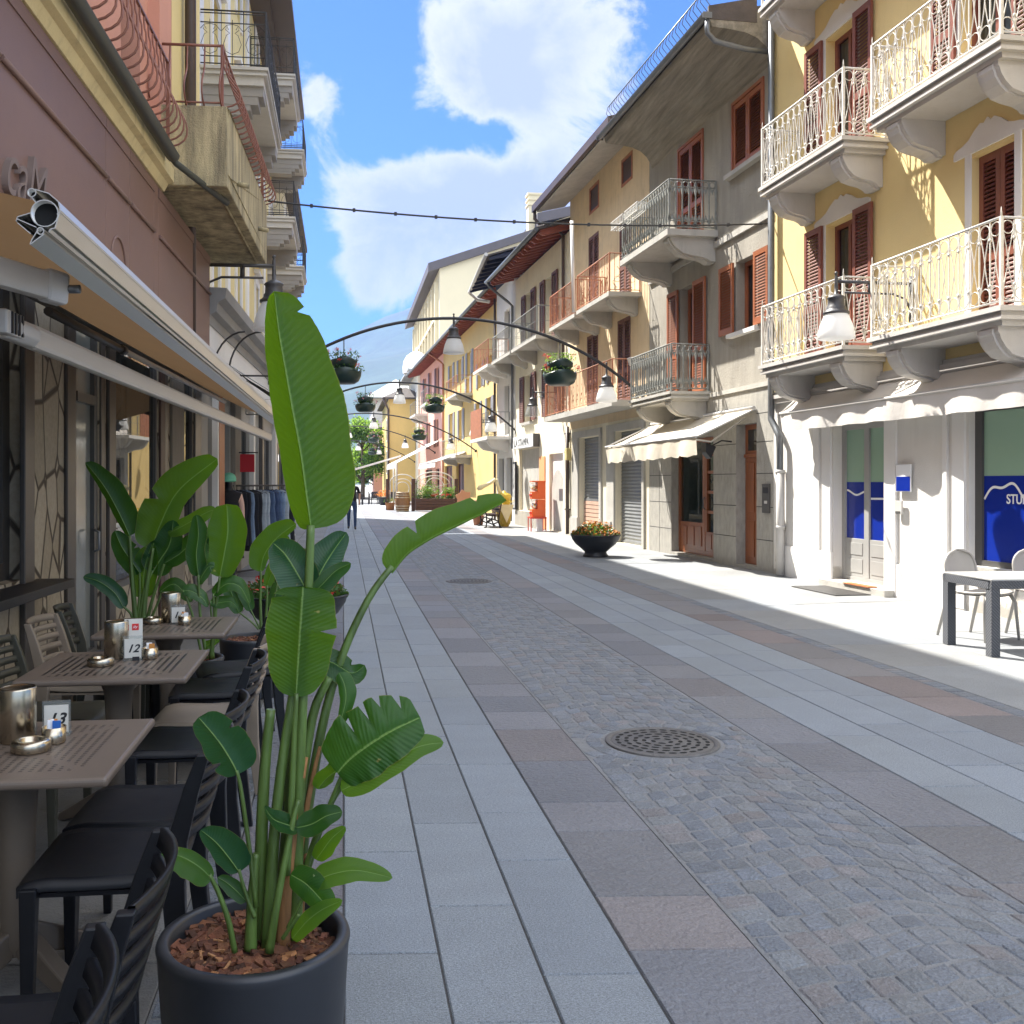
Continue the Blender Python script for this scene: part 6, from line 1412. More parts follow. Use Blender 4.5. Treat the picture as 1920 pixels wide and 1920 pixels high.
def make_basket(label, loc, seed, cols):
    t = thing('hanging_basket', label, 'flower basket', loc, 0, 'two tier green flower baskets hanging from the arches'); q = random.Random(seed)
    r = MB(); r.tube([(0,0,.05),(0,0,-.55)], .012, 5); r.build('rod', mt['arch_iron'], t)
    gm = mt['basket']
    def tier(nm, z, R_, h):
        b = MB(); n = 28
        prof = [(.35,-h),(.62,-h),(.84,-h*.82),(.97,-h*.45),(1.0,-h*.15),(.98,0),(.93,0),(.9,-h*.2)]
        rings = [[b.vert((rr*R_*math.cos(2*PI*k/n), rr*R_*math.sin(2*PI*k/n), z+zz+(.045*math.cos(2*PI*k/n*2.5+.6) if i in (5,6) else 0))) for k in range(n)] for i, (rr, zz) in enumerate(prof)]
        for a, c in zip(rings, rings[1:]):
            for k in range(n): b.face((a[k], a[(k+1) % n], c[(k+1) % n], c[k]), True)
        b.face(list(reversed(rings[0]))); b.build(nm, gm, t, recalc=False)
    tier('upper_bowl', -.42, .29, .21); tier('lower_bowl', -.66, .375, .28)
    def rim(R_, z, up):
        def f(q):
            a = q.random()*2*PI; r = R_*(.55+.62*q.random()); return (r*math.cos(a), r*math.sin(a), z+q.random()*up-.02)
        return f
    f = MB(); scatter(f, rim(.30,-.40,.17), 210, .016, .034, q); scatter(f, rim(.39,-.65,.12), 170, .016, .034, q); f.build('leaves', mt[cols[1]], t, recalc=False)
    f = MB(); 
    for R_, z, n in ((.34,-.32,7), (.42,-.57,8)):
        for k in range(n):
            a = q.random()*2*PI; c = Vector((R_*math.cos(a), R_*math.sin(a), z+q.uniform(-.03,.1)))
            scatter(f, lambda q: c+Vector((q.gauss(0,.022), q.gauss(0,.022), q.gauss(0,.02))), 22, .008, .018, q)
    f.build('flowers', mt[cols[0]], t, recalc=False); return t
mt['basket'] = M('dark_green_plastic', (.012,.032,.026), .4, .1, 3)
BK = [(0, .01, 'green flower basket with red and pink blooms, hanging beside the huge leaf', ('petal_red','foliage')), (0, 4.73, 'green flower basket with bright red geraniums on the right arm of the nearest arch', ('petal_red','foliage_light')), (1, .79, 'green flower basket with pink blooms on the left arm of the second arch', ('petal_pink','foliage')), (1, 3.32, 'green flower basket with pale pink blooms right of the crown of the second arch', ('petal_pink','foliage_light')),
      (2, 3.9, 'green flower basket on the right arm of the third arch before the pink house', ('petal_pink','foliage_light')), (3, 2.0, 'green flower basket on the fourth arch in front of the tree', ('petal_pink','foliage')), (4, 2.35, 'farthest green flower basket on the last arch', ('petal_pink','foliage'))]
for i, (ai, x, lb, cols) in enumerate(BK):
    A = ARCH[ai]; make_basket(lb, (x, A[0], az(A, x)-.03), 20+i, cols)
# cable across the street
tag_c = MB(); a = Vector(LF.W(14.55, .83, 5.62)); c = Vector(R.W(16.0, .02, 5.93))
tag_c.tube([tuple(a.lerp(c, i/40)+Vector((0,0,-.62*(i/40)*(1-i/40)))) for i in range(41)], .014, 5)
for i in range(3, 40, 3): p = a.lerp(c, i/40)+Vector((0,0,-.62*(i/40)*(1-i/40))); tag_c.box(p.x-.02, p.x+.02, p.y-.02, p.y+.02, p.z-.024, p.z+.024)
tag(tag_c.build('cable', M('cable_rubber', (.03,.03,.03), .6, .1)), 'black cable with clips strung across the street between the stained balcony and the yellow house', 'cable')
pole = MB(); p0 = R.W(25.33, .82, 6.0); p1 = R.W(25.6, .80, 8.45); pole.tube([p0, p1], .05, 8); pole.build('pole', mt['white_trim'], None); bpy.data.objects['pole'].name = 'wooden_pole'; tag(bpy.data.objects['wooden_pole'], 'bare pale pole leaning upright between the two rusty balconies', 'pole')
# ---------------------------------------------------------------- cafe tables and chairs
mt['resin_black'] = M('black_resin', (.009,.0095,.012), .40, .15, 5, .05, 220, spec=.28)
mt['resin_olive'] = M('dark_olive_resin', (.045,.043,.03), .42, .15, 5, .05, 220)
mt['resin_taupe'] = M('taupe_resin', (.22,.175,.13), .45, .12, 5, .05, 220)
mt['steel'] = M('brushed_steel', (.50,.44,.34), .24, .1, 3, .03, 90, metal=1., stretch=(1,1,.1))
def table_mat(name, slots):
    m = M(name, (.135,.103,.08), .42, .08, 2, .06, 180); nt = m.node_tree; L = nt.links.new; b = nt.nodes['Principled BSDF']
    tc = _n(nt, 'ShaderNodeTexCoord'); s = _n(nt, 'ShaderNodeSeparateXYZ'); L(tc.outputs['Object'], s.inputs[0])
    def mt_(op, a, bb=None):
        n = nt.nodes.new('ShaderNodeMath'); n.operation = op
        for i, q in enumerate((a, bb)):
            if q is None: continue
            if isinstance(q, (int, float)): n.inputs[i].default_value = q
            else: L(q, n.inputs[i])
        return n.outputs[0]
    def per(v, p, d):   # 1 inside the opening
        f = mt_('ABSOLUTE', mt_('SUBTRACT', mt_('FRACT', mt_('MULTIPLY', v, 1/p)), .5)); return mt_('LESS_THAN', f, d*.5)
    x, y, z = s.outputs
    ax, ay = mt_('ABSOLUTE', x), mt_('ABSOLUTE', y)
    inside = mt_('LESS_THAN', mt_('MAXIMUM', ax, ay), .262)
    diag = mt_('GREATER_THAN', mt_('ABSOLUTE', mt_('SUBTRACT', ax, ay)), .022)
    if slots: pat = mt_('MULTIPLY', per(x, .030, .38), mt_('GREATER_THAN', mt_('MAXIMUM', ax, ay), .03))
    else: pat = mt_('MULTIPLY', per(x, .026, .42), per(y, .019, .45))
    msk = mt_('MULTIPLY', mt_('MULTIPLY', pat, inside), mt_('MULTIPLY', diag, mt_('GREATER_THAN', z, .725)))
    src = b.inputs['Base Color'].links[0].from_socket
    mx = _n(nt, 'ShaderNodeMix', data_type='RGBA'); L(msk, mx.inputs[0]); L(src, mx.inputs[6]); mx.inputs[7].default_value = (.018,.014,.012,1); L(mx.outputs[2], b.inputs['Base Color'])
    bp = _n(nt, 'ShaderNodeBump', Strength=.8, Distance=.01); bp.invert = True; L(msk, bp.inputs['Height']); L(bp.outputs[0], b.inputs['Normal'])
    return m
TM = [table_mat('table_top_dotted', False), table_mat('table_top_slotted', True)]
tb_leg = M('table_taupe', (.125,.10,.077), .45, .1, 2, .06, 180)
def make_table(label, loc, mat):
    t = thing('cafe_table', label, 'table', loc, 0, 'square taupe cafe tables')
    b = MB(); b.box(-.345,.345,-.345,.345,.712,.74); b.build('table_top', mat, t, bevel=.011, bseg=3)
    b = MB(); b.lathe((0,0,0), [(.03,.12),(.052,.16),(.05,.3),(.055,.5),(.062,.62),(.095,.70),(.12,.712)], 20); b.build('pedestal', tb_leg, t, recalc=False)
    for k in range(4):
        a = PI/4+k*PI/2+.18; b = MB(); b.mx = Matrix.Rotation(a, 4, 'Z')
        b.prism([(.02,.21),(.06,.20),(.36,.03),(.365,.0),(.33,.0),(.03,.12)], 1, -.026, .026); b.build('foot', tb_leg, t, bevel=.008)
    return t
TB = [('taupe cafe table with the number 13 card, steel napkin holder and ashtray', (-.98, 3.11, 0), 0), ('taupe slotted cafe table with the number 12 card in the middle of the row', (-.985, 4.50, 0), 1), ('farther taupe cafe table with the number 11 card, in front of the plants', (-.97, 5.68, 0), 1), ('taupe cafe table at the lower left edge of the photo, only one corner in view', (-.97, 1.56, 0), 0)]
for lb, lc, k in TB: make_table(lb, lc, TM[k])

def make_chair(label, mat, group):
    t = thing('cafe_chair', label, 'chair', (0,0,0), 0, group)
    b = MB(); n = 12; rows = []; rows2 = []
    for j in range(n+1):          # seat: gently dished, front edge rolled down; y+ = front
        v = j/n; y = -.20+.42*v; r1 = []; 
        for i in range(n+1):
            x = -.21+.42*i/n; u = abs(i/n*2-1)
            z = .445+.012*u*u-.02*max(0, (v-.8)/.2)**2-.008*math.sin(PI*v)+.006
            r1.append(b.vert((x*(1-.06*(1-v)), y+(.012*(1-u*u) if j == n else 0), z)))
        rows.append(r1)
    b.grid(rows)
    low = [[b.vert((tuple(b.v[q])[0], tuple(b.v[q])[1], tuple(b.v[q])[2]-.03)) for q in r] for r in (rows[0], rows[-1])]
    b.grid([rows[0], low[0]]); b.grid([rows[-1], low[1]])
    for c in (0, n):
        a = [r[c] for r in rows]; d = [b.vert((b.v[q][0], b.v[q][1], b.v[q][2]-.03)) for q in a]; b.grid([a, d])
    b.box(-.19,.19,-.19,.2,.405,.418); b.build('seat', mat, t)
    for sx in (-1, 1):
        l = MB()   # front leg
        A = [(sx*.205-.021, .165), (sx*.205+.021, .165), (sx*.205+.021, .21), (sx*.205-.021, .21)]
        top = [l.vert((p[0], p[1], .44)) for p in A]; bot = [l.vert((sx*.212+(p[0]-sx*.205)*.62, .19+(p[1]-.1875)*.6, 0)) for p in A]
        l.face(top); l.face(bot)
        for k in range(4): l.face((top[k], top[(k+1) % 4], bot[(k+1) % 4], bot[k]))
        l.build('leg', mat, t, bevel=.004)
        l = MB()   # rear leg runs on as the stile of the back
        P_ = [(-.235, 0, .016, .021), (-.205, .25, .018, .026), (-.195, .44, .019, .032), (-.205, .55, .017, .028), (-.245, .70, .015, .022), (-.275, .79, .013, .017)]
        rings = []
        for (y, z, hx, hy) in P_: rings.append([l.vert((sx*.208+dx*hx, y+dy*hy, z)) for dx, dy in ((-1,-1),(1,-1),(1,1),(-1,1))])
        for a, c in zip(rings, rings[1:]):
            for k in range(4): l.face((a[k], a[(k+1) % 4], c[(k+1) % 4], c[k]))
        l.face(rings[0]); l.face(rings[-1]); l.build('leg', mat, t, bevel=.004)
    k = MB(); m = 14
    def yb(z): return -.205-(z-.55)*.29 if z > .55 else -.205+(.55-z)*.09
    for q, (z0, z1) in enumerate(((.545,.58),(.605,.638),(.66,.692),(.712,.742),(.757,.795))):
        rows = []
        for (zz, off) in ((z0,.0),(z1,.0),(z1,-.013),(z0,-.013)):
            rows.append([k.vert((-.20+.40*i/m, yb(zz)-.045*(1-(i/m*2-1)**2)+off, zz+(.006*(1-(i/m*2-1)**2) if q == 4 else 0))) for i in range(m+1)])
        rows.append(rows[0]); k.grid(rows)
    k.build('backrest', mat, t, recalc=False)
    return t
gB = 'dark resin slat back cafe chairs'
ch = make_chair('black slat back chair at table 13, nearest the big plant pot', mt['resin_black'], gB); ch.location = (-.66, 3.0, 0); ch.rotation_euler = (0,0,PI/2)
W_ = PI/2; E_W = -PI/2
for x, y, rz, lb in ((-.655, 3.44, W_-.03, 'black slat back chair at the far corner of table 13, close behind the nearest one'), (-.66, 1.98, W_+.04, 'black slat back chair left of the big pot, cut by the bottom of the photo'), (-.67, 1.50, W_+.1, 'black slat back chair in the lower left corner, only its top rail in view'),
                     (-.66, 4.30, W_, 'black slat back chair on the street side of table 12'), (-.68, 5.40, W_+.05, 'black slat back chair at table 11 with its seat under the table top'), (-.62, 5.95, W_+.25, 'black slat back chair at the far corner of table 11, seat catching light')):
    dup(ch, (x, y, 0), rz, lb, gB)
co_ = make_chair('dark olive slat back chair against the wall behind table 12', mt['resin_olive'], gB); co_.location = (-1.35, 4.88, 0); co_.rotation_euler = (0,0,E_W)
for x, y, rz, lb in ((-1.40, 6.22, E_W+.12, 'dark olive slat back chair by the plants behind table 11'), (-1.36, 3.95, E_W, 'dark slat back chair at the left photo edge by the stone wall'), (-1.40, 3.15, E_W-.05, 'dark slat back chair mostly cut off left of table 13')): dup(co_, (x, y, 0), rz, lb, gB)
ct = make_chair('beige slat back chair against the stone wall behind table 11', mt['resin_taupe'], 'taupe resin slat back cafe chairs'); ct.location = (-1.38, 5.66, 0); ct.rotation_euler = (0,0,E_W-.05)
dup(ct, (-.655, 4.76, 0), W_-.04, 'taupe slat back chair on the street side behind table 12', 'taupe resin slat back cafe chairs')

# things on the tables
ink = mt['black_paint']; card = M('cream_card', (.62,.60,.54), .55, .05); red = M('red_print', (.55,.02,.02), .5, .05); acr = glass_mat('acrylic', (.95,.97,.96), .8, .05, (.4,.42,.42))
def napkin(label, loc, advert=False):
    t = thing('napkin_holder', label, 'napkin holder', loc, 0, 'steel napkin holders'); t['local'] = True
    b = MB(); b.lathe((0,0,0), [(.05,0),(.054,.002),(.054,.163),(.052,.168),(.049,.166),(.045,.164),(.001,.164)], 32); b.build('cylinder', mt['steel'], t, recalc=False)
    if advert:
        b = MB(); b.mx = Matrix.Rotation(.25, 4, 'Z'); b.box(.035,.115,.022,.026,.0,.17); o = b.build('advert_card', card, t)
        b = MB(); b.mx = Matrix.Rotation(.25, 4, 'Z'); b.box(.068,.098,.0205,.0218,.118,.148); b.build('red_square', red, o)
        text_obj('lettering', 'illy', .017, mt['white_paint'], o, Matrix.Rotation(.25, 3, 'Z') @ Vector((.072,.0202,.128)), (math.cos(.25), math.sin(.25), 0), (0,0,1), .0002, shear=.3)
def ashtray(label, loc):
    t = thing('ashtray', label, 'ashtray', loc, 0, 'round steel ashtrays')
    b = MB(); b.lathe((0,0,0), [(.001,.001),(.052,.0),(.057,.004),(.057,.027),(.053,.032),(.040,.036),(.032,.034),(.031,.012),(.001,.010)], 36); b.build('body', mt['steel'], t, recalc=False)
def sugar(label, loc, cols):
    t = thing('sugar_cup', label, 'sugar cup', loc, 0, 'steel sugar sachet cups'); q = random.Random(9)
    b = MB(); b.lathe((0,0,0), [(.001,.001),(.033,0),(.035,.003),(.036,.05),(.034,.05),(.033,.01)], 28); b.build('cup', mt['steel'], t, recalc=False)
    for c in cols:
        b = MB(); a = q.random()*6.28; b.mx = Matrix.Translation((q.uniform(-.014,.014), q.uniform(-.014,.014), .012)) @ Matrix.Rotation(a, 4, 'Z') @ Matrix.Rotation(q.uniform(-.2,.2), 4, 'X'); b.box(-.012,.012,-.002,.002,0,q.uniform(.05,.062)); b.build('sachet', c, t)
def number(label, loc, txt, rz):
    t = thing('table_number', label, 'table number', loc, rz, 'acrylic stands with table numbers'); t['local'] = True
    b = MB(); b.box(-.042,.042,-.002,.001,.004,.108); b.box(-.042,.042,-.03,.03,.0,.003); b.build('stand', acr, t)
    b = MB(); b.box(-.036,.036,-.0045,-.0025,.008,.094); o = b.build('card', card, t)
    text_obj('number', txt, .05, ink, o, (-.027,-.0047,.034), (1,0,0), (0,0,1), .0002, shear=.35, bold=.0012, cond=1.05)
    q_ = MB(); q_.box(.0,.03,-.034,-.03,.0,.018); q_.build('clip', ink, t)
blue = M('blue_sachet', (.02,.12,.45), .5, .1); ora = M('orange_sachet', (.6,.25,.05), .5, .1); whi = mt['white_paint']
z = .7405
napkin('steel napkin cylinder beside the number 13 card', (-1.0, 3.19, z)); ashtray('round steel ashtray in front of the number 13 card', (-.925, 3.07, z)); number('table number card reading 13', (-.905, 3.26, z), '13', .12); sugar('small steel cup of blue and orange sachets in front of card 13', (-.885, 3.16, z), (blue, blue, ora, whi, whi, red))
napkin('steel napkin cylinder with a red logo card behind the number 12', (-1.03, 4.66, z), True); ashtray('round steel ashtray in front of the number 12 card', (-1.055, 4.47, z)); number('table number card reading 12', (-.945, 4.60, z), '12', .12); sugar('small steel sachet cup right of the number 12 card', (-.875, 4.62, z), (whi, ora, whi))
napkin('steel napkin cylinder beside the number 11 card', (-.985, 5.83, z)); ashtray('round steel ashtray left of the number 11 card', (-1.075, 5.77, z)); number('table number card reading 11', (-.93, 5.74, z), '11', .12); sugar('small steel sachet cup in front of the number 11 card', (-.89, 5.70, z), (whi, whi, ora))

# ---------------------------------------------------------------- wicker table and grey chairs on the sunny side
def wicker(name):
    m = M(name, (.085,.092,.105), .5, .2, 30); nt = m.node_tree; L = nt.links.new; b = nt.nodes['Principled BSDF']
    tc = _n(nt, 'ShaderNodeTexCoord'); wv = _n(nt, 'ShaderNodeTexWave', Scale=22.); wv.wave_type = 'BANDS'; wv.bands_direction = 'DIAGONAL'; L(tc.outputs['Object'], wv.inputs[0])
    w2 = _n(nt, 'ShaderNodeTexWave', Scale=30.); w2.bands_direction = 'Z'; L(tc.outputs['Object'], w2.inputs[0])
    mu = _n(nt, 'ShaderNodeMath', operation='MULTIPLY'); L(wv.outputs['Fac'], mu.inputs[0]); L(w2.outputs['Fac'], mu.inputs[1])
    bp = _n(nt, 'ShaderNodeBump', Strength=1., Distance=.006); L(mu.outputs[0], bp.inputs['Height']); L(bp.outputs[0], b.inputs['Normal'])
    cr = _n(nt, 'ShaderNodeMix', data_type='RGBA'); L(mu.outputs[0], cr.inputs[0]); cr.inputs[6].default_value = (.04,.043,.05,1); cr.inputs[7].default_value = (.17,.18,.20,1); L(cr.outputs[2], b.inputs['Base Color'])
    return m
mw = wicker('woven_resin'); top_m = M('pale_table_top', (.42,.42,.40), .4, .08, 2)
t = thing('wicker_table', 'dark woven resin table with a pale top on the sunny pavement', 'table', (5.68, 8.1, 0), RAD(-2))
b = MB(); b.box(.0,1.5,.0,.74,.672,.688); b.build('table_top', top_m, t, bevel=.004)
b = MB(); b.box(-.01,1.51,-.01,.03,.60,.672); b.box(-.01,1.51,.71,.75,.60,.672); b.box(-.01,.03,.03,.71,.60,.672); b.box(1.47,1.51,.03,.71,.60,.672); b.build('apron', mw, t, bevel=.004)
for x in (0., 1.43):
    for y in (0., .67): b = MB(); b.box(x-.01,x+.075,y-.01,y+.075,0,.60); b.build('leg', mw, t, bevel=.005)
gc = M('warm_grey_plastic', (.40,.375,.34), .42, .06, 4)
def plastic_chair(label, loc, rz):
    t = thing('plastic_chair', label, 'chair', loc, rz, 'warm grey moulded chairs at the woven table')
    b = MB(); rows = []
    for j in range(11):
        v = j/10; y = -.2+.42*v; rows.append([b.vert(((i/10-.5)*.44*(1-.25*max(0,v-.75)/.25*abs(i/5-1)), y, .45+.02*abs(i/5-1)**2-.012*math.sin(PI*v))) for i in range(11)])
    b.grid(rows); b.grid([[b.vert((b.v[q][0], b.v[q][1], b.v[q][2]-.022)) for q in r] for r in rows])
    b.tube([b.v[q] for q in [r[0] for r in rows]]+[b.v[q] for q in rows[-1]]+[b.v[q] for q in [r[-1] for r in reversed(rows)]], .014, 6); b.build('seat', gc, t, recalc=False)
    b = MB(); rows = []
    for j in range(13):
        v = j/12; z = .50+.36*v; hw = .215*(1 if v < .45 else math.sqrt(max(.03, 1-((v-.45)/.56)**2.6))); yb_ = -.20-.07*v-.015*math.sin(PI*v)
        rows.append([b.vert((hw*(i/6-1), yb_-.04*(1-(i/6-1)**2)+.02, z)) for i in range(13)])
    b.grid(rows); b.grid([[b.vert((b.v[q][0]*.99, b.v[q][1]-.014, b.v[q][2])) for q in r] for r in rows])
    b.tube([b.v[r[0]] for r in rows]+[b.v[q] for q in rows[-1]]+[b.v[r[-1]] for r in reversed(rows)], .013, 6); b.build('backrest', gc, t, recalc=False)
    for sx in (-1, 1):
        l = MB(); l.tube([(sx*.20,.17,.44),(sx*.215,.21,.36),(sx*.235,.235,0)], [.022,.018,.013], 7); l.build('leg', gc, t, recalc=False)
        l = MB(); l.tube([(sx*.20,-.17,.56),(sx*.215,-.2,.42),(sx*.235,-.31,0)], [.018,.022,.013], 7); l.build('leg', gc, t, recalc=False)
plastic_chair('warm grey moulded chair at the far side of the woven table, back in view', (6.28, 9.12, 0), RAD(197))
plastic_chair('warm grey moulded chair at the right photo edge, partly hidden by the woven table', (6.72, 7.86, 0), RAD(20))
plastic_chair('warm grey moulded chair behind the woven table at the right photo edge', (7.0, 9.1, 0), RAD(185))

# ---------------------------------------------------------------- bench, machine, cone, barrel, planter
ci = M('cast_iron_black', (.022,.018,.016), .5, .2, 9)
t = thing('park_bench', 'dark slatted bench with scrolled cast iron ends facing the street', 'bench', (5.05, 34, 0))
t['local'] = True
for y in (-.75, .75):
    e = MB()
    for path in ([(-.24,0),(-.2,.2),(-.22,.38),(-.2,.43)], [(.26,0),(.2,.2),(.22,.42),(.3,.84)], [(-.2,.43),(.22,.40)], [(-.24,.60),(-.12,.66),(.24,.62)], [(-.21,.43),(-.25,.55),(-.24,.60)], [(-.2,.2),(0,.12),(.2,.2)], [(-.2,.2),(-.05,.32),(.2,.22)], [(-.3,0),(-.2,.06)], [(.32,0),(.22,.08)]):
        e.tube([(p[0], y, p[1]) for p in path], .026, 6)
    e.build('end_frame', ci, t)
for k in range(5): s = MB(); s.box(-.2+k*.085,-.125+k*.085,-.85,.85,.44,.465); s.build('seat_slat', mt['dark_wood'], t, bevel=.004)
for k in range(4): s = MB(); z = .52+k*.09; x = .215+(z-.42)*.19; s.box(x-.035,x-.01,-.85,.85,z,z+.07); s.build('back_slat', mt['dark_wood'], t, bevel=.004)
org = M('orange_plastic', (.78,.12,.02), .35, .08, 3); redp = M('red_metal', (.62,.05,.02), .4, .08, 3); clr = glass_mat('clear_dome', (.95,.9,.85), .6, .06, (.55,.5,.45))
t = thing('capsule_machine', 'orange toy capsule vending machine on red legs by the arched door', 'vending machine', (6.12, 30.9, 0)); t['local'] = True
b = MB(); b.box(-.26,.26,-.26,.26,.40,.46); b.build('stand_top', redp, t, bevel=.01)
for x in (-.24,.24):
    for y in (-.24,.24): l = MB(); l.box(x-.014,x+.014,y-.014,y+.014,0,.40); l.build('leg', redp, t)
caps = [M('cap%d' % i, c, .4, .05) for i, c in enumerate(((.7,.5,.1),(.65,.6,.5),(.7,.25,.2),(.3,.4,.6)))]
q = random.Random(5)
for k, z in enumerate((.46, 1.02)):
    b = MB(); b.box(-.02,.23,-.2,.2,z,z+.54); b.box(-.2,-.02,-.2,.2,z,z+.24); o = b.build('cabinet', org, t, bevel=.012)
    d = MB(); rows = []
    for i in range(9):
        a = PI*i/8; rows.append([d.vert((-.02-.2*math.sin(a)*.95, -.19+.38*j/6, z+.39+.14*math.cos(a))) for j in range(7)])
    d.grid(rows); d.build('dome', clr, o)
    for i in range(22):
        c = MB(); c.mi = 0; c.lathe((-.03-q.random()*.11, q.uniform(-.15,.15), z+.27+q.random()*.16), [(.001,-.03),(.026,-.015),(.03,0),(.026,.015),(.001,.03)], 7); c.build('capsule', caps[i % 4], o, recalc=False)
    for y in (-.1,.1):
        c = MB(); c.mx = Matrix.Translation((-.2,y,z+.13)) @ Matrix.Rotation(PI/2, 4, 'Y'); c.lathe((0,0,0), [(.055,0),(.055,-.02),(.02,-.03),(.001,-.03)], 14); c.build('dial', redp, o)
b = MB(); b.box(-.2,.24,-.22,.22,1.56,1.60); b.build('lid', org, t, bevel=.01)
b = MB(); b.box(.0,.16,-.1,.1,0,.40); b.build('white_box', mt['white_paint'], t)
ye = M('yellow_paint', (.72,.50,.06), .5, .12, 4); wf = M('waffle_yellow', (.55,.37,.05), .6, .25, 14, .3, 50); cr = M('cream_paint', (.75,.66,.38), .5, .1, 4)
t = thing('ice_cream_display', 'yellow ice cream cone display figure with a bent cream spoon arm beside the bench', 'shop display', (5.6, 34.2, 0))
b = MB(); b.lathe((0,0,0), [(.16,.0),(.18,.05),(.22,.12),(.28,.5),(.3,.72),(.26,.76),(.001,.76)], 18); b.build('cone', wf, t, recalc=False)
b = MB(); b.lathe((0,0,0), [(.2,.76),(.22,.8),(.23,1.0),(.26,1.02),(.26,1.08),(.24,1.1),(.22,1.14),(.06,1.2),(.05,1.25),(.001,1.26)], 18); b.build('tub', ye, t, recalc=False)
b = MB(); b.poly([(-.26,-.315,.78),(.3,-.315,.78),(.04,-.325,.14)]); b.poly([(-.26,-.30,.78),(.3,-.30,.78),(.04,-.31,.14)]); b.build('napkin', cr, t, recalc=False)
b = MB(); b.tube([(-.12,0,1.1),(-.2,0,1.35),(-.3,0,1.66)], [.07,.06,.06], 8); b.tube([(-.3,0,1.66),(-.5,0,1.52),(-.72,0,1.42),(-.86,0,1.36),(-.94,0,1.3)], [.07,.06,.07,.1,.05], 8); b.build('arm', cr, t, recalc=False)
f = MB(); q = random.Random(3); scatter(f, lambda q: (q.uniform(-.25,.3), q.uniform(-.4,-.2), .78+q.random()*.16), 90, .02, .04, q); f.build('yellow_flowers', mt['petal_yellow'], t, recalc=False)
t = thing('flower_pot', 'pot of yellow flowers on the pavement just behind the bench', 'flower pot', (4.85, 35.4, 0)); 
b = MB(); b.lathe((0,0,0), [(.0,0),(.16,0),(.22,.36),(.24,.36),(.22,.34),(.001,.33)], 18); b.build('pot', mt['rust_iron'], t, recalc=False)
f = MB(); scatter(f, lambda q: (q.uniform(-.24,.24), q.uniform(-.24,.24), .35+q.random()*.3), 150, .025, .05, q); f.build('yellow_flowers', mt['petal_yellow'], t, recalc=False)
f = MB(); scatter(f, lambda q: (q.uniform(-.22,.22), q.uniform(-.22,.22), .33+q.random()*.2), 120, .025, .05, q); f.build('leaves', mt['foliage'], t, recalc=False)
oak = M('oak_staves', (.22,.11,.048), .55, .3, 3, .25, 30, stretch=(9,9,.8)); hoop = M('iron_hoops', (.42,.36,.27), .45, .15, 6, metal=.4)
t = thing('barrel', 'oak wine barrel standing at the corner of the flower planter', 'barrel', (3.13, 52.6, 0))
b = MB(); b.lathe((0,0,0), [(.001,.02),(.33,.0),(.355,.15),(.395,.4),(.405,.53),(.395,.66),(.355,.9),(.335,1.05),(.31,1.05),(.31,1.02),(.001,1.02)], 30); b.build('staves', oak, t, recalc=False)
for z, r in ((.06,.345),(.17,.366),(.30,.389),(.75,.386),(.88,.366),(1.0,.348)): h = MB(); h.lathe((0,0,0), [(r,z-.025),(r+.008,z-.02),(r+.008,z+.02),(r-.002,z+.025)], 30); h.build('hoop', hoop, t, recalc=False)
brw = M('brown_planks', (.085,.038,.026), .55, .25, 3, .2, 30)
t = thing('planter_box', 'long brown plank planter of green plants and red geraniums with a white arched screen', 'planter', (4.9, 53, 0)); t['local'] = True
b = MB()
for k in range(4): b.box(-1.05,1.05,-.3,.3,.05+k*.16,.20+k*.16)
b.build('box', brw, t, bevel=.006)
for x in (-1.17, 1.17): p = MB(); p.box(x-.09,x+.09,.05,.25,0,1.75); p.build('post', brw, t, bevel=.005)
s = MB(); wi = mt['white_iron']
s.tube([(-1.02,.15,.7),(-1.02,.15,1.6)]+[(-1.02*math.cos(PI*i/14), .15, 1.6+.52*math.sin(PI*i/14)) for i in range(15)]+[(1.02,.15,.7)], .035, 6)
s.tube([(-.8*math.cos(PI*i/14), .15, 1.5+.42*math.sin(PI*i/14)) for i in range(15)], .025, 6); s.ring((0,.15,1.3), (1,0,0), (0,0,1), .5, .025, 20, 5)
s.tube([(-.8,.15,1.5),(.8,.15,1.1)], .015, 5); s.tube([(.8,.15,1.5),(-.8,.15,1.1)], .015, 5); s.build('screen', wi, t)
q = random.Random(11); f = MB()
scatter(f, lambda q: (q.gauss(-.45,.28), q.gauss(0,.14), .72+abs(q.gauss(.25,.28))), 900, .03, .065, q); scatter(f, lambda q: (q.gauss(.75,.18), q.gauss(0,.12), .72+abs(q.gauss(.2,.22))), 600, .03, .065, q); f.build('plants', mt['foliage_light'], t, recalc=False)
f = MB(); scatter(f, lambda q: (q.uniform(-1,1), q.uniform(-.32,-.05), .66+q.random()*.22), 500, .03, .055, q); f.build('leaves', mt['foliage'], t, recalc=False)
f = MB()
for k in range(14):
    cx = q.uniform(-.3,1.0); cz = .8+q.random()*.12; scatter(f, lambda q: (cx+q.gauss(0,.035), -.3+q.gauss(0,.03), cz+q.gauss(0,.03)), 24, .015, .03, q)
f.build('geraniums', mt['petal_red'], t, recalc=False)
t = thing('white_screen', 'second white arched iron screen between brown posts left of the barrel', 'screen', (3.3, 55.5, 0)); t['local'] = True
s = MB(); s.tube([(-.7,0,0),(-.7,0,1.55)]+[(-.7*math.cos(PI*i/14), 0, 1.55+.45*math.sin(PI*i/14)) for i in range(15)]+[(.7,0,0)], .035, 6); s.tube([(-.5*math.cos(PI*i/14), 0, 1.4+.35*math.sin(PI*i/14)) for i in range(15)], .025, 6); s.ring((0,0,1.2),(1,0,0),(0,0,1),.38,.025,18,5)
for x in (-.5,-.35): s.tube([(x,.05,0),(x,.05,2.7)], .05, 6)
s.build('arch', wi, t)
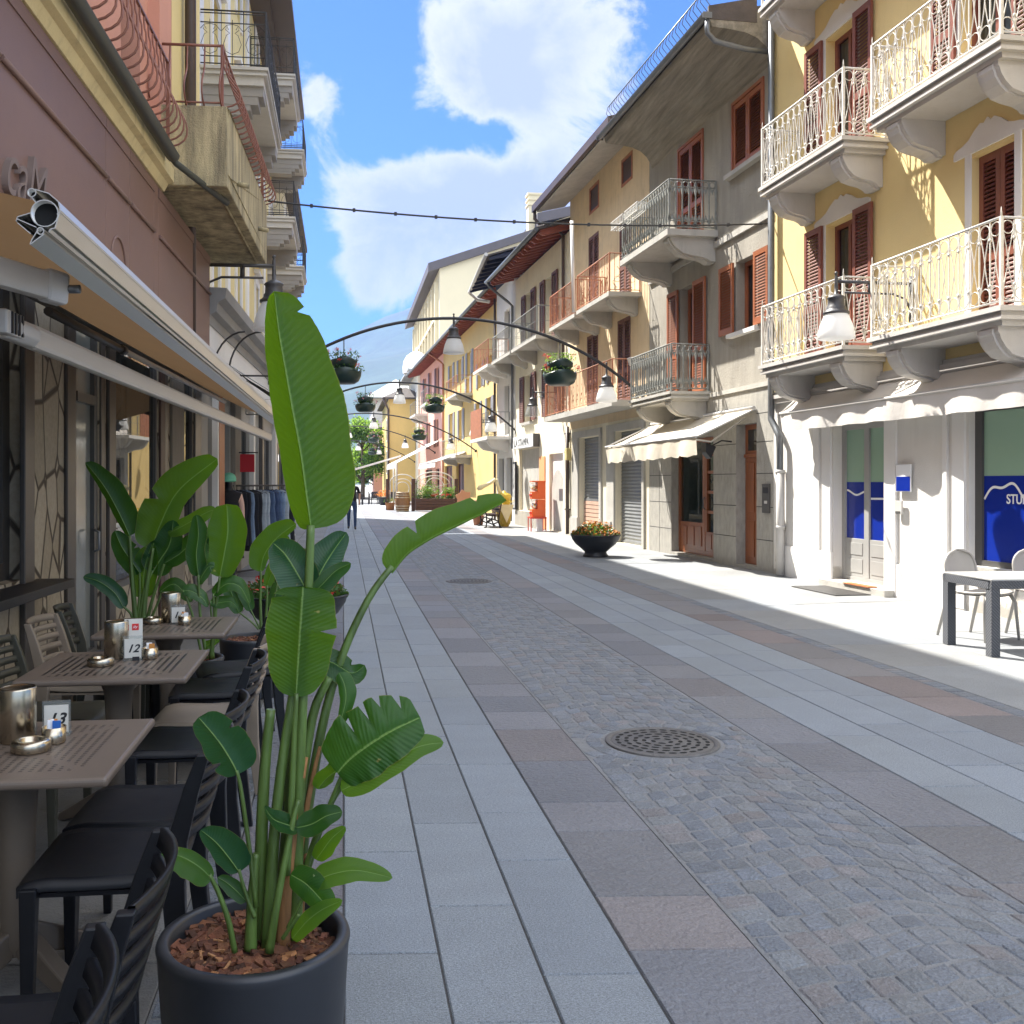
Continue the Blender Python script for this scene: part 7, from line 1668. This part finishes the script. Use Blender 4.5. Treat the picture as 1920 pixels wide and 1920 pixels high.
for x in (-.85,.75): p = MB(); p.box(x-.08,x+.08,-.08,.08,0,1.75); p.build('post', brw, t)
t = thing('wooden_star_sign', 'reddish brown star shaped cardboard sign propped near the planter', 'sign', (5.55, 45.5, 0))
b = MB(); pts = []
for k in range(12): a = 2*PI*k/12+.2; r = .42 if k % 2 else .30; pts.append((r*math.cos(a), .82+r*math.sin(a)))
b.prism(pts, 1, -.03, .03); b.build('star', M('terracotta_card', (.45,.22,.13), .7, .1), t); b = MB(); b.tube([(-.2,.05,.6),(-.25,.25,0)], .02, 5); b.tube([(.2,.05,.6),(.25,.25,0)], .02, 5); b.tube([(0,-.02,.55),(0,-.1,0)], .02, 5); b.build('easel', brw, t)
t = thing('wicker_stool', 'small barrel shaped wooden stool beside the star sign', 'stool', (6.15, 46, 0)); b = MB(); b.lathe((0,0,0), [(.001,0),(.2,0),(.25,.35),(.22,.7),(.001,.72)], 14); b.build('body', oak, t, recalc=False)
# far restaurant terrace
dk = M('dark_wicker', (.045,.043,.045), .6, .2, 6)
def far_chair(label, x, y, rz):
    t = thing('terrace_chair', label, 'chair', (x, y, 0), rz, 'dark chairs of the far restaurant terrace')
    b = MB(); b.box(-.23,.23,-.23,.23,.42,.47); b.build('seat', dk, t)
    b = MB(); b.box(-.23,.23,-.25,-.2,.47,.9); b.build('backrest', dk, t)
    for x_ in (-.2,.2):
        for y_ in (-.2,.2): l = MB(); l.box(x_-.025,x_+.025,y_-.025,y_+.025,0,.42); l.build('leg', dk, t)
def far_table(label, x, y):
    t = thing('terrace_table', label, 'table', (x, y, 0), 0, 'dark tables of the far restaurant terrace')
    b = MB(); b.box(-.4,.4,-.4,.4,.72,.76); b.build('table_top', dk, t)
    for x_ in (-.34,.34):
        for y_ in (-.34,.34): l = MB(); l.box(x_-.03,x_+.03,y_-.03,y_+.03,0,.72); l.build('leg', dk, t)
for i, (x, y) in enumerate(((.95, 70), (2.2, 71.5), (3.4, 69))):
    far_table('dark square table of the far terrace, %s' % ('nearest the walking man', 'in the middle of the terrace', 'nearest the barrel')[i], x, y)
    for k, (dx, dy, rz, w_) in enumerate(((-.6, 0, -PI/2, 'on its left'), (.6, 0, PI/2, 'on its right'), (0, -.65, 0, 'in front of it'))):
        far_chair('dark chair at the far terrace table %s, %s' % (('nearest the walking man', 'in the middle', 'nearest the barrel')[i], w_), x+dx, y+dy, rz)
t = thing('flower_urn', 'dark urn of orange flowers among the far terrace chairs', 'flower pot', (2.75, 68, 0)); b = MB(); b.lathe((0,0,0), [(.0,0),(.25,0),(.3,.15),(.45,.5),(.48,.55),(.001,.52)], 16); b.build('urn', mt['pot'], t, recalc=False)
f = MB(); scatter(f, lambda q: (q.gauss(0,.24), q.gauss(0,.2), .6+abs(q.gauss(.1,.2))), 350, .03, .06, q); f.build('flowers', mt['petal_orange'], t, recalc=False)
t = thing('terracotta_pot', 'small terracotta pot on the pavement left of the barrel', 'flower pot', (2.6, 55.5, 0)); b = MB(); b.lathe((0,0,0), [(.0,0),(.2,0),(.28,.42),(.3,.42),(.001,.4)], 14); b.build('pot', M('terracotta', (.55,.24,.1), .7, .15), t, recalc=False); f = MB(); scatter(f, lambda q: (q.gauss(0,.14), q.gauss(0,.14), .45+abs(q.gauss(0,.1))), 80, .03, .05, q); f.build('leaves', mt['foliage_light'], t, recalc=False)
um = thing('terrace_umbrella', 'low white canvas awning over the far terrace below the tree', 'awning', (1.7, 76, 0))
b = MB(); b.prism([(-1.5,2.3),(2.6,3.5),(2.6,3.62),(-1.5,2.42)], 1, -2, 2); b.build('canopy', mt['awn_white'], um); b = MB()
for x in (-1.3, 2.4): b.tube([(x,0,0),(x,0,2.5+(x+1.3)*.25)], .05, 6)
b.build('post', mt['pipe_white'], um)

# ---------------------------------------------------------------- clothes rack, mannequin, sign, people
t = thing('clothes_rack', 'black clothes rack standing outside the shop on the left', 'clothes rack', (-1.45, 17.2, 0)); t['local'] = True
p0, p1 = Vector((-1.92, 16.4, 0)), Vector((-1.02, 18.0, 0)); o = Vector((-1.45, 17.2, 0)); dr_ = (p1-p0).normalized(); nx = Vector((dr_.y, -dr_.x, 0)); b = MB()
for p in (p0, p1):
    b.tube([tuple(p-o), tuple(p-o+Vector((0,0,1.5)))], .018, 6); b.tube([tuple(p-o+nx*.25+Vector((0,0,.03))), tuple(p-o-nx*.25+Vector((0,0,.03)))], .018, 6)
b.tube([tuple(p0-o+Vector((0,0,1.49))), tuple(p1-o+Vector((0,0,1.49)))], .018, 6); b.tube([tuple(p0-o+Vector((0,0,.06))), tuple(p1-o+Vector((0,0,.06)))], .016, 6); b.build('frame', mt['black_iron'], t)
den = [M('denim%d' % i, c, .9, .25, 9, .3, 90) for i, c in enumerate(((.03,.05,.11),(.16,.22,.32),(.34,.38,.42),(.012,.013,.018),(.07,.11,.2)))]
q = random.Random(21); seq = [3,3,3,3,1,3,3,2,2,4,0,4,1,2,3]
for k, ci_ in enumerate(seq):
    f = (k+.8)/(len(seq)+.6); c = p0.lerp(p1, f); ln = {3:.98,1:.9,2:.85,4:.55,0:.6}[ci_]*q.uniform(.9,1.05); wd_ = q.uniform(.19,.23)
    names = {3:'black garment', 1:'light blue denim dungarees', 2:'pale denim garment', 4:'mid blue denim shorts', 0:'navy denim shorts'}
    pos = ('first','second','third','fourth','fifth','sixth','seventh','eighth','ninth','tenth','eleventh','twelfth','thirteenth','fourteenth','fifteenth')[k]
    g_ = thing('hanging_garment', '%s, %s from the mannequin on the black rack' % (names[ci_], pos), 'garment', tuple(c), 0, 'clothes hanging on the rack'); g_['local'] = True
    h = MB(); h.tube([(0,0,1.50),tuple(Vector((0,0,1.42)))], .006, 4); h.tube([tuple(nx*-.2+Vector((0,0,1.36))), (0,0,1.42), tuple(nx*.2+Vector((0,0,1.36)))], .009, 4); h.build('hanger', mt['black_iron'], g_)
    m_ = MB(); rows = []
    for (zz, wf_, th) in ((1.41,.25,.018),(1.37,.9,.028),(1.2,1,.04),(1.41-ln*.5,.92,.045),(1.41-ln,1.08,.05)):
        ring = []
        for s in range(14):
            a = 2*PI*s/14; ring.append(m_.vert(tuple(nx*(wd_*wf_*math.cos(a))+dr_*(th*math.sin(a)*(1+.3*math.sin(s*2.3+k)))+Vector((0,0,zz+.01*math.sin(s*1.7+k))))))
        rows.append(ring+[ring[0]])
    m_.grid(rows); m_.build('cloth', den[ci_], g_, recalc=False)

def human(label, cat, loc, rz, J, R_, edges, mats, pick, group=None, sub=2):
    """one continuous skinned body: J joints, R_ radii, edges; pick(co)->material index"""
    names = list(J); me = bpy.data.meshes.new('body'); me.from_pydata([J[n] for n in names], [(names.index(a), names.index(b)) for a, b in edges], [])
    o = bpy.data.objects.new('body_tmp', me); C.objects.link(o)
    sk = o.modifiers.new('s', 'SKIN'); sk.use_smooth_shade = True
    for i, n in enumerate(names):
        v = me.skin_vertices[0].data[i]; r = R_[n]; v.radius = (r, r) if isinstance(r, (int, float)) else r; v.use_root = (n == 'pelvis')
    ss = o.modifiers.new('u', 'SUBSURF'); ss.levels = sub; ss.render_levels = sub
    dg = bpy.context.evaluated_depsgraph_get(); m2 = bpy.data.meshes.new_from_object(o.evaluated_get(dg)); C.objects.unlink(o); bpy.data.objects.remove(o)
    m2.materials.clear()
    for m in mats: m2.materials.append(m)
    for p in m2.polygons: p.material_index = pick(p.center); p.use_smooth = True
    t = thing('person', label, cat, loc, rz, group); t['local'] = True
    b = bpy.data.objects.new('body', m2); C.objects.link(b); b.parent = t
    return t
skin = M('skin', (.55,.31,.22), .5, .08, 8); cloth_b = M('black_cotton', (.012,.011,.014), .9, .2, 6, .2, 60); jeans = M('blue_jeans', (.035,.06,.13), .9, .3, 5, .2, 80); shoe = M('shoes', (.03,.025,.022), .6, .1); hair_m = M('brown_hair', (.05,.025,.012), .6, .2, 20); whs = M('white_shoes', (.6,.58,.55), .6, .1)
E_ = [('pelvis','waist'),('waist','chest'),('chest','neck'),('neck','head'),('head','crown'),('chest','shL'),('shL','elL'),('elL','wrL'),('wrL','haL'),('chest','shR'),('shR','elR'),('elR','wrR'),('wrR','haR'),
      ('pelvis','hipL'),('hipL','knL'),('knL','anL'),('anL','toL'),('pelvis','hipR'),('hipR','knR'),('knR','anR'),('anR','toR')]
RB = dict(pelvis=(.15,.11), waist=(.145,.10), chest=(.165,.115), neck=.055, head=(.075,.09), crown=(.06,.07), shL=.066, shR=.066, elL=.043, elR=.043, wrL=.03, wrR=.03, haL=(.035,.022), haR=(.035,.022), hipL=.092, hipR=.092, knL=.062, knR=.062, anL=.043, anR=.043, toL=.035, toR=.035)
def face_parts(t, hd, fwd_, hair=True, cap=None):
    h = Vector(hd); f = Vector(fwd_).normalized(); s = f.cross(Vector((0,0,1)))
    b = MB(); b.tube([tuple(h+f*.085+Vector((0,0,.02))), tuple(h+f*.115+Vector((0,0,-.012)))], [.008,.016], 6); b.build('nose', skin, t)
    for k in (-1, 1):
        b = MB(); b.lathe(tuple(h+f*.082+s*k*.033+Vector((0,0,.022))), [(.001,-.008),(.009,0),(.001,.008)], 6); b.build('eye', mt['black_paint'], t)
        b = MB(); b.tube([tuple(h+s*k*.082+Vector((0,0,-.02))), tuple(h+s*k*.092+Vector((0,0,.03)))], [.014,.018], 6); b.build('ear', skin, t)
    b = MB(); b.tube([tuple(h+f*.085+s*.022+Vector((0,0,-.045))), tuple(h+f*.092+Vector((0,0,-.047))), tuple(h+f*.085-s*.022+Vector((0,0,-.045)))], .006, 5); b.build('mouth', M('lips', (.4,.13,.1), .5, .05), t)
    b = MB(); rows = []
    for i in range(7):
        a = PI*.55*i/6; rows.append([b.vert(tuple(h-f*.012+f*(.105*math.sin(a)*math.cos(2*PI*k/16))*(.96)+s*(.092*math.sin(a)*math.sin(2*PI*k/16))+Vector((0,0,.025+.115*math.cos(a)-(.05 if math.cos(2*PI*k/16) < -.2 else 0)*i/6)))) for k in range(17)])
    b.grid(rows); b.build('hair', cap or hair_m, t, recalc=False)
def hands(t, pairs):
    for (p, d, n_) in pairs:
        b = MB(); p = Vector(p); d = Vector(d).normalized(); s = d.cross(Vector(n_)).normalized()
        for k in range(4):
            st_ = p+s*(k-1.5)*.019+d*.03; l = (.065,.078,.074,.058)[k]; b.tube([tuple(st_), tuple(st_+d*l*.55-Vector(n_)*.004), tuple(st_+d*l*.85-Vector(n_)*.022)], [.010,.009,.007], 6)
        th = p-s*.03; b.tube([tuple(th), tuple(th-s*.022+d*.03), tuple(th-s*.02+d*.058)], [.012,.011,.008], 6); b.build('fingers', skin, t)
# the walking man: faces the camera, mid stride
J = dict(pelvis=(0,0,.93), waist=(0,.01,1.08), chest=(0,.01,1.30), neck=(0,0,1.47), head=(0,-.02,1.60), crown=(0,-.01,1.70), shL=(.19,.01,1.38), elL=(.25,.06,1.13), wrL=(.24,-.03,.90), haL=(.235,-.06,.82), shR=(-.19,.01,1.38), elR=(-.25,.03,1.13), wrR=(-.27,.10,.89), haR=(-.27,.11,.81),
         hipL=(.10,0,.86), knL=(.11,-.08,.49), anL=(.11,-.10,.08), toL=(.12,-.24,.035), hipR=(-.10,0,.86), knR=(-.10,.02,.48), anR=(-.10,.20,.12), toR=(-.11,.10,.04))
def pickm(c):
    if c.z > 1.44 or (abs(c.x) > .215 and c.z < 1.19 and c.z > .7): return 0
    if c.z > .95: return 1
    if c.z > .11: return 2
    return 3
pm = human('walking person in a black t-shirt and blue jeans, head hidden by the huge leaf', 'person', (.27, 32.5, 0), 0, J, RB, E_, [skin, cloth_b, jeans, shoe], pickm)
face_parts(pm, (0,-.02,1.60), (0,-1,0)); hands(pm, [((.235,-.06,.82),(0,-.1,-1),(1,0,0)), ((-.27,.11,.81),(0,.05,-1),(-1,0,0))])
# seated reader with a dark cap, turned to the street (+X)
J = dict(pelvis=(0,0,.78), waist=(-.01,0,.93), chest=(.03,0,1.14), neck=(.09,0,1.29), head=(.14,0,1.40), crown=(.14,0,1.49), shL=(.05,.18,1.21), elL=(.13,.22,.98), wrL=(.33,.12,1.0), haL=(.40,.08,1.02), shR=(.05,-.18,1.21), elR=(.12,-.22,.98), wrR=(.32,-.10,.99), haR=(.40,-.06,1.02),
         hipL=(.06,.09,.76), knL=(.46,.10,.80), anL=(.42,.10,.38), toL=(.55,.11,.33), hipR=(.06,-.09,.76), knR=(.40,-.12,.62), anR=(.32,-.13,.10), toR=(.46,-.14,.04))
def picks(c):
    if c.z > 1.27 and c.x > .04: return 0
    if c.x > .14 and c.z > .90: return 0
    if abs(c.y) > .19 and c.z < 1.1 and c.z > .9: return 0
    if c.z > .86: return 1
    if (c.z < .1) or (c.x > .36 and .28 < c.z < .40): return 3
    return 2
ps = human('seated person in black clothes and a dark cap perched beyond the clothes rack', 'person', (-1.72, 28.8, 0), RAD(-25), J, RB, E_, [skin, cloth_b, jeans, whs], picks)
face_parts(ps, (.14,0,1.40), (1,0,-.15), cap=M('dark_cap', (.04,.012,.012), .8, .1)); hands(ps, [((.40,.08,1.02),(1,-.3,0),(0,0,1)), ((.40,-.06,1.02),(1,.3,0),(0,0,1))])
t = thing('stool', 'dark stool under the seated person', 'stool', (-1.78, 28.8, 0)); b = MB(); b.lathe((0,0,0), [(.001,.66),(.19,.66),(.2,.69),(.001,.70)], 16); b.build('seat', mt['dark_wood'], t, recalc=False)
for k in range(4): l = MB(); a = PI/4+k*PI/2; l.tube([(.13*math.cos(a),.13*math.sin(a),.67),(.2*math.cos(a),.2*math.sin(a),0)], .016, 6); l.build('leg', mt['dark_wood'], t)
l = MB(); l.ring((0,0,.32),(1,0,0),(0,1,0),.17,.012,16,5); l.build('footrest', mt['dark_wood'], t)
# mannequin with a green cap in front of the rack
J = dict(pelvis=(0,0,.95), waist=(0,0,1.08), chest=(0,0,1.26), neck=(0,0,1.42), head=(0,0,1.54), crown=(0,0,1.63), shL=(.17,0,1.34), elL=(.21,.02,1.1), wrL=(.22,-.02,.9), haL=(.22,-.03,.84), shR=(-.17,0,1.34), elR=(-.21,.02,1.1), wrR=(-.22,-.02,.9), haR=(-.22,-.03,.84), hipL=(.09,0,.88), knL=(.09,0,.5), anL=(.09,0,.09), toL=(.09,-.12,.03), hipR=(-.09,0,.88), knR=(-.09,0,.5), anR=(-.09,0,.09), toR=(-.09,-.12,.03))
pm_ = M('mannequin_skin', (.62,.40,.32), .5, .05); blk = M('mannequin_black', (.012,.012,.013), .35, .1)
mn = human('black mannequin in a black dress and mint green cap before the rack', 'mannequin', (-1.80, 15.9, 0), RAD(10), J, RB, E_, [pm_, blk], lambda c: 0 if (abs(c.x) > .15 and .78 < c.z < 1.36) else 1); mn.name = 'mannequin'
b = MB(); b.lathe((0,0,0), [(.13,.82),(.16,.95),(.15,1.08),(.17,1.26),(.2,1.36),(.09,1.42)], 20); b.lathe((0,0,0), [(.24,.35),(.2,.6),(.165,.9)], 20); b.build('dress', cloth_b, mn, recalc=False)
gm = M('mint_cap', (.16,.48,.33), .7, .1); b = MB(); b.lathe((0,.0,1.57), [(.118,-.01),(.115,.05),(.09,.10),(.04,.125),(.001,.13)], 18); b.poly([(-.1,-.09,1.57),(-.07,-.2,1.55),(.07,-.2,1.55),(.1,-.09,1.57)]); b.build('cap', gm, mn, recalc=False)
t = thing('shop_bag_display', 'red and white shop banner hanging beside the left shop door', 'banner', LF.W(17.1, .4, 2.2)); b = MB(LF); b.box(17.0, 17.02, .10, .34, 1.72, 2.02); b.build('cloth', M('red_cloth', (.42,.02,.03), .8, .1), t); b = MB(LF); b.tube([(17.01,.005,2.05),(17.01,.4,2.05)], .012, 5); b.build('rod', mt['black_iron'], t)
t = thing('red_sign', 'red sign board with white lettering standing behind the seated person', 'sign', (-1.78, 33.5, 0)); t['local'] = True
b = MB(); b.box(-.26,.26,-.02,.02,1.0,2.0); b.build('board', M('red_board', (.55,.045,.03), .5, .06), t); b = MB(); b.box(-.03,.03,-.015,.015,0,1.0); b.box(-.2,.2,-.15,.15,0,.03); b.build('stand', mt['zinc'], t)
for i, tx in enumerate(('ARTIGIA-', 'NATO', '& CON-', 'SAPEV')): text_obj('lettering', tx, .125, mt['white_paint'], t, (-.21,-.023,1.78-i*.125), (1,0,0), (0,0,1), .001, bold=.003, cond=.85)
ps2 = None
# shopper behind the glass of the grey house
J2 = dict(J); pg = human('person in dark blue behind the glass of the wooden shop door', 'person', R.W(19.75, -.55, 0), RAD(80), J2, RB, E_, [skin, M('dark_blue_coat', (.015,.03,.09), .9, .2), jeans], lambda c: 0 if c.z > 1.40 else (1 if c.z > .85 else 2)); face_parts(pg, (0,0,1.54), (0,-1,0))

# ---------------------------------------------------------------- tree, hillside, haze
mt['bark_tree'] = M('tree_bark', (.11,.085,.06), .9, .3, 5, .6, 20)
mt['tree_leaf'] = M('tree_leaves', (.085,.17,.03), .6, .35, 1.2, trans=.45, transcol=(.35,.55,.06)); mt['tree_leaf2'] = M('dark_tree_leaves', (.045,.10,.022), .6, .35, 1.2, trans=.35, transcol=(.2,.36,.04))
def tree(label, x, y, H, Rc, seed):
    q = random.Random(seed); t = thing('tree', label, 'tree', (x, y, 0)); b = MB()
    b.tube([(0,0,0),(.05,.02,H*.2),(.02,.05,H*.45),(-.05,0,H*.8)], [.24,.19,.15,.05], 10); tips = []
    for k in range(16):
        a = k*2.4+q.random(); z0 = H*q.uniform(.2,.7); r = Rc*q.uniform(.55,.95)*(1-.35*abs(z0/H-.5)); p1 = Vector((r*.5*math.cos(a), r*.5*math.sin(a), z0+H*.08)); p2 = Vector((r*math.cos(a), r*math.sin(a), z0+H*q.uniform(.12,.25)))
        b.tube([(0,0,z0), tuple(p1), tuple(p2)], [.07,.05,.015], 6); tips += [p1.lerp(p2,.5), p2]
    tips += [Vector((q.uniform(-.4,.4)*Rc, q.uniform(-.4,.4)*Rc, H*q.uniform(.78,.97))) for k in range(9)]
    b.build('trunk', mt['bark_tree'], t, recalc=False)
    for nm, mat, m_ in (('crown', 'tree_leaf', 210), ('inner_crown', 'tree_leaf2', 110)):
        f = MB()
        for c in tips:
            rr = Rc*q.uniform(.2,.36); scatter(f, lambda q: c+Vector((q.gauss(0,rr*.5), q.gauss(0,rr*.5), q.gauss(0,rr*.42))), m_, .07, .15, q)
        f.build(nm, mt[mat], t, recalc=False)
tree('bright green leafy tree closing the end of the street', 1.75, 92, 7.4, 2.3, 3); tree('green tree farther left, mostly behind the huge leaf', -1.6, 98, 8.0, 2.6, 4); tree('low green tree behind the far terrace', 3.2, 101, 5.4, 1.9, 5)
from mathutils import noise
b = MB(); rows = []
NX, NY = 130, 46
for j in range(NY+1):
    row = []
    for i in range(NX+1):
        x = -2400+5200*i/NX; f = j/NY; y = 700+1900*f
        ridge = max(60, 268+.42*(x*.98+6)) if x > -700 else max(60, 268+.42*(-694)+(-700-x)*.35)
        ridge = min(ridge, 335); h = ridge*min(1, f/.64)**.9 if f < .64 else ridge*(1-(f-.64)*.3)
        nz = noise.fractal(Vector((x*.0035, y*.0035, 3.1)), 1., 2.1, 6)
        row.append(b.vert((x, y, h+nz*48*min(1, f*2.2)-14*(1-min(1, f*4)))))
    rows.append(row)
b.grid(rows); hm = M('hillside', (.045,.075,.05), .95, .5, .012, 0, 1, grime=.5); b.build('hills', hm, kind='structure')
hz = MB(); hz.box(-2600, 3000, -60, 2700, -16, 400); ho = hz.build('haze', None or mt['white_paint'], kind='stuff')
hmat = bpy.data.materials.new('haze_air'); hmat.use_nodes = True; nt_ = hmat.node_tree; nt_.nodes.remove(nt_.nodes['Principled BSDF'])
pv = nt_.nodes.new('ShaderNodeVolumePrincipled'); pv.inputs['Color'].default_value = (.13,.28,.72,1); pv.inputs['Density'].default_value = HAZE; pv.inputs['Anisotropy'].default_value = .2
nt_.links.new(pv.outputs[0], nt_.nodes['Material Output'].inputs['Volume']); ho.data.materials.clear(); ho.data.materials.append(hmat)
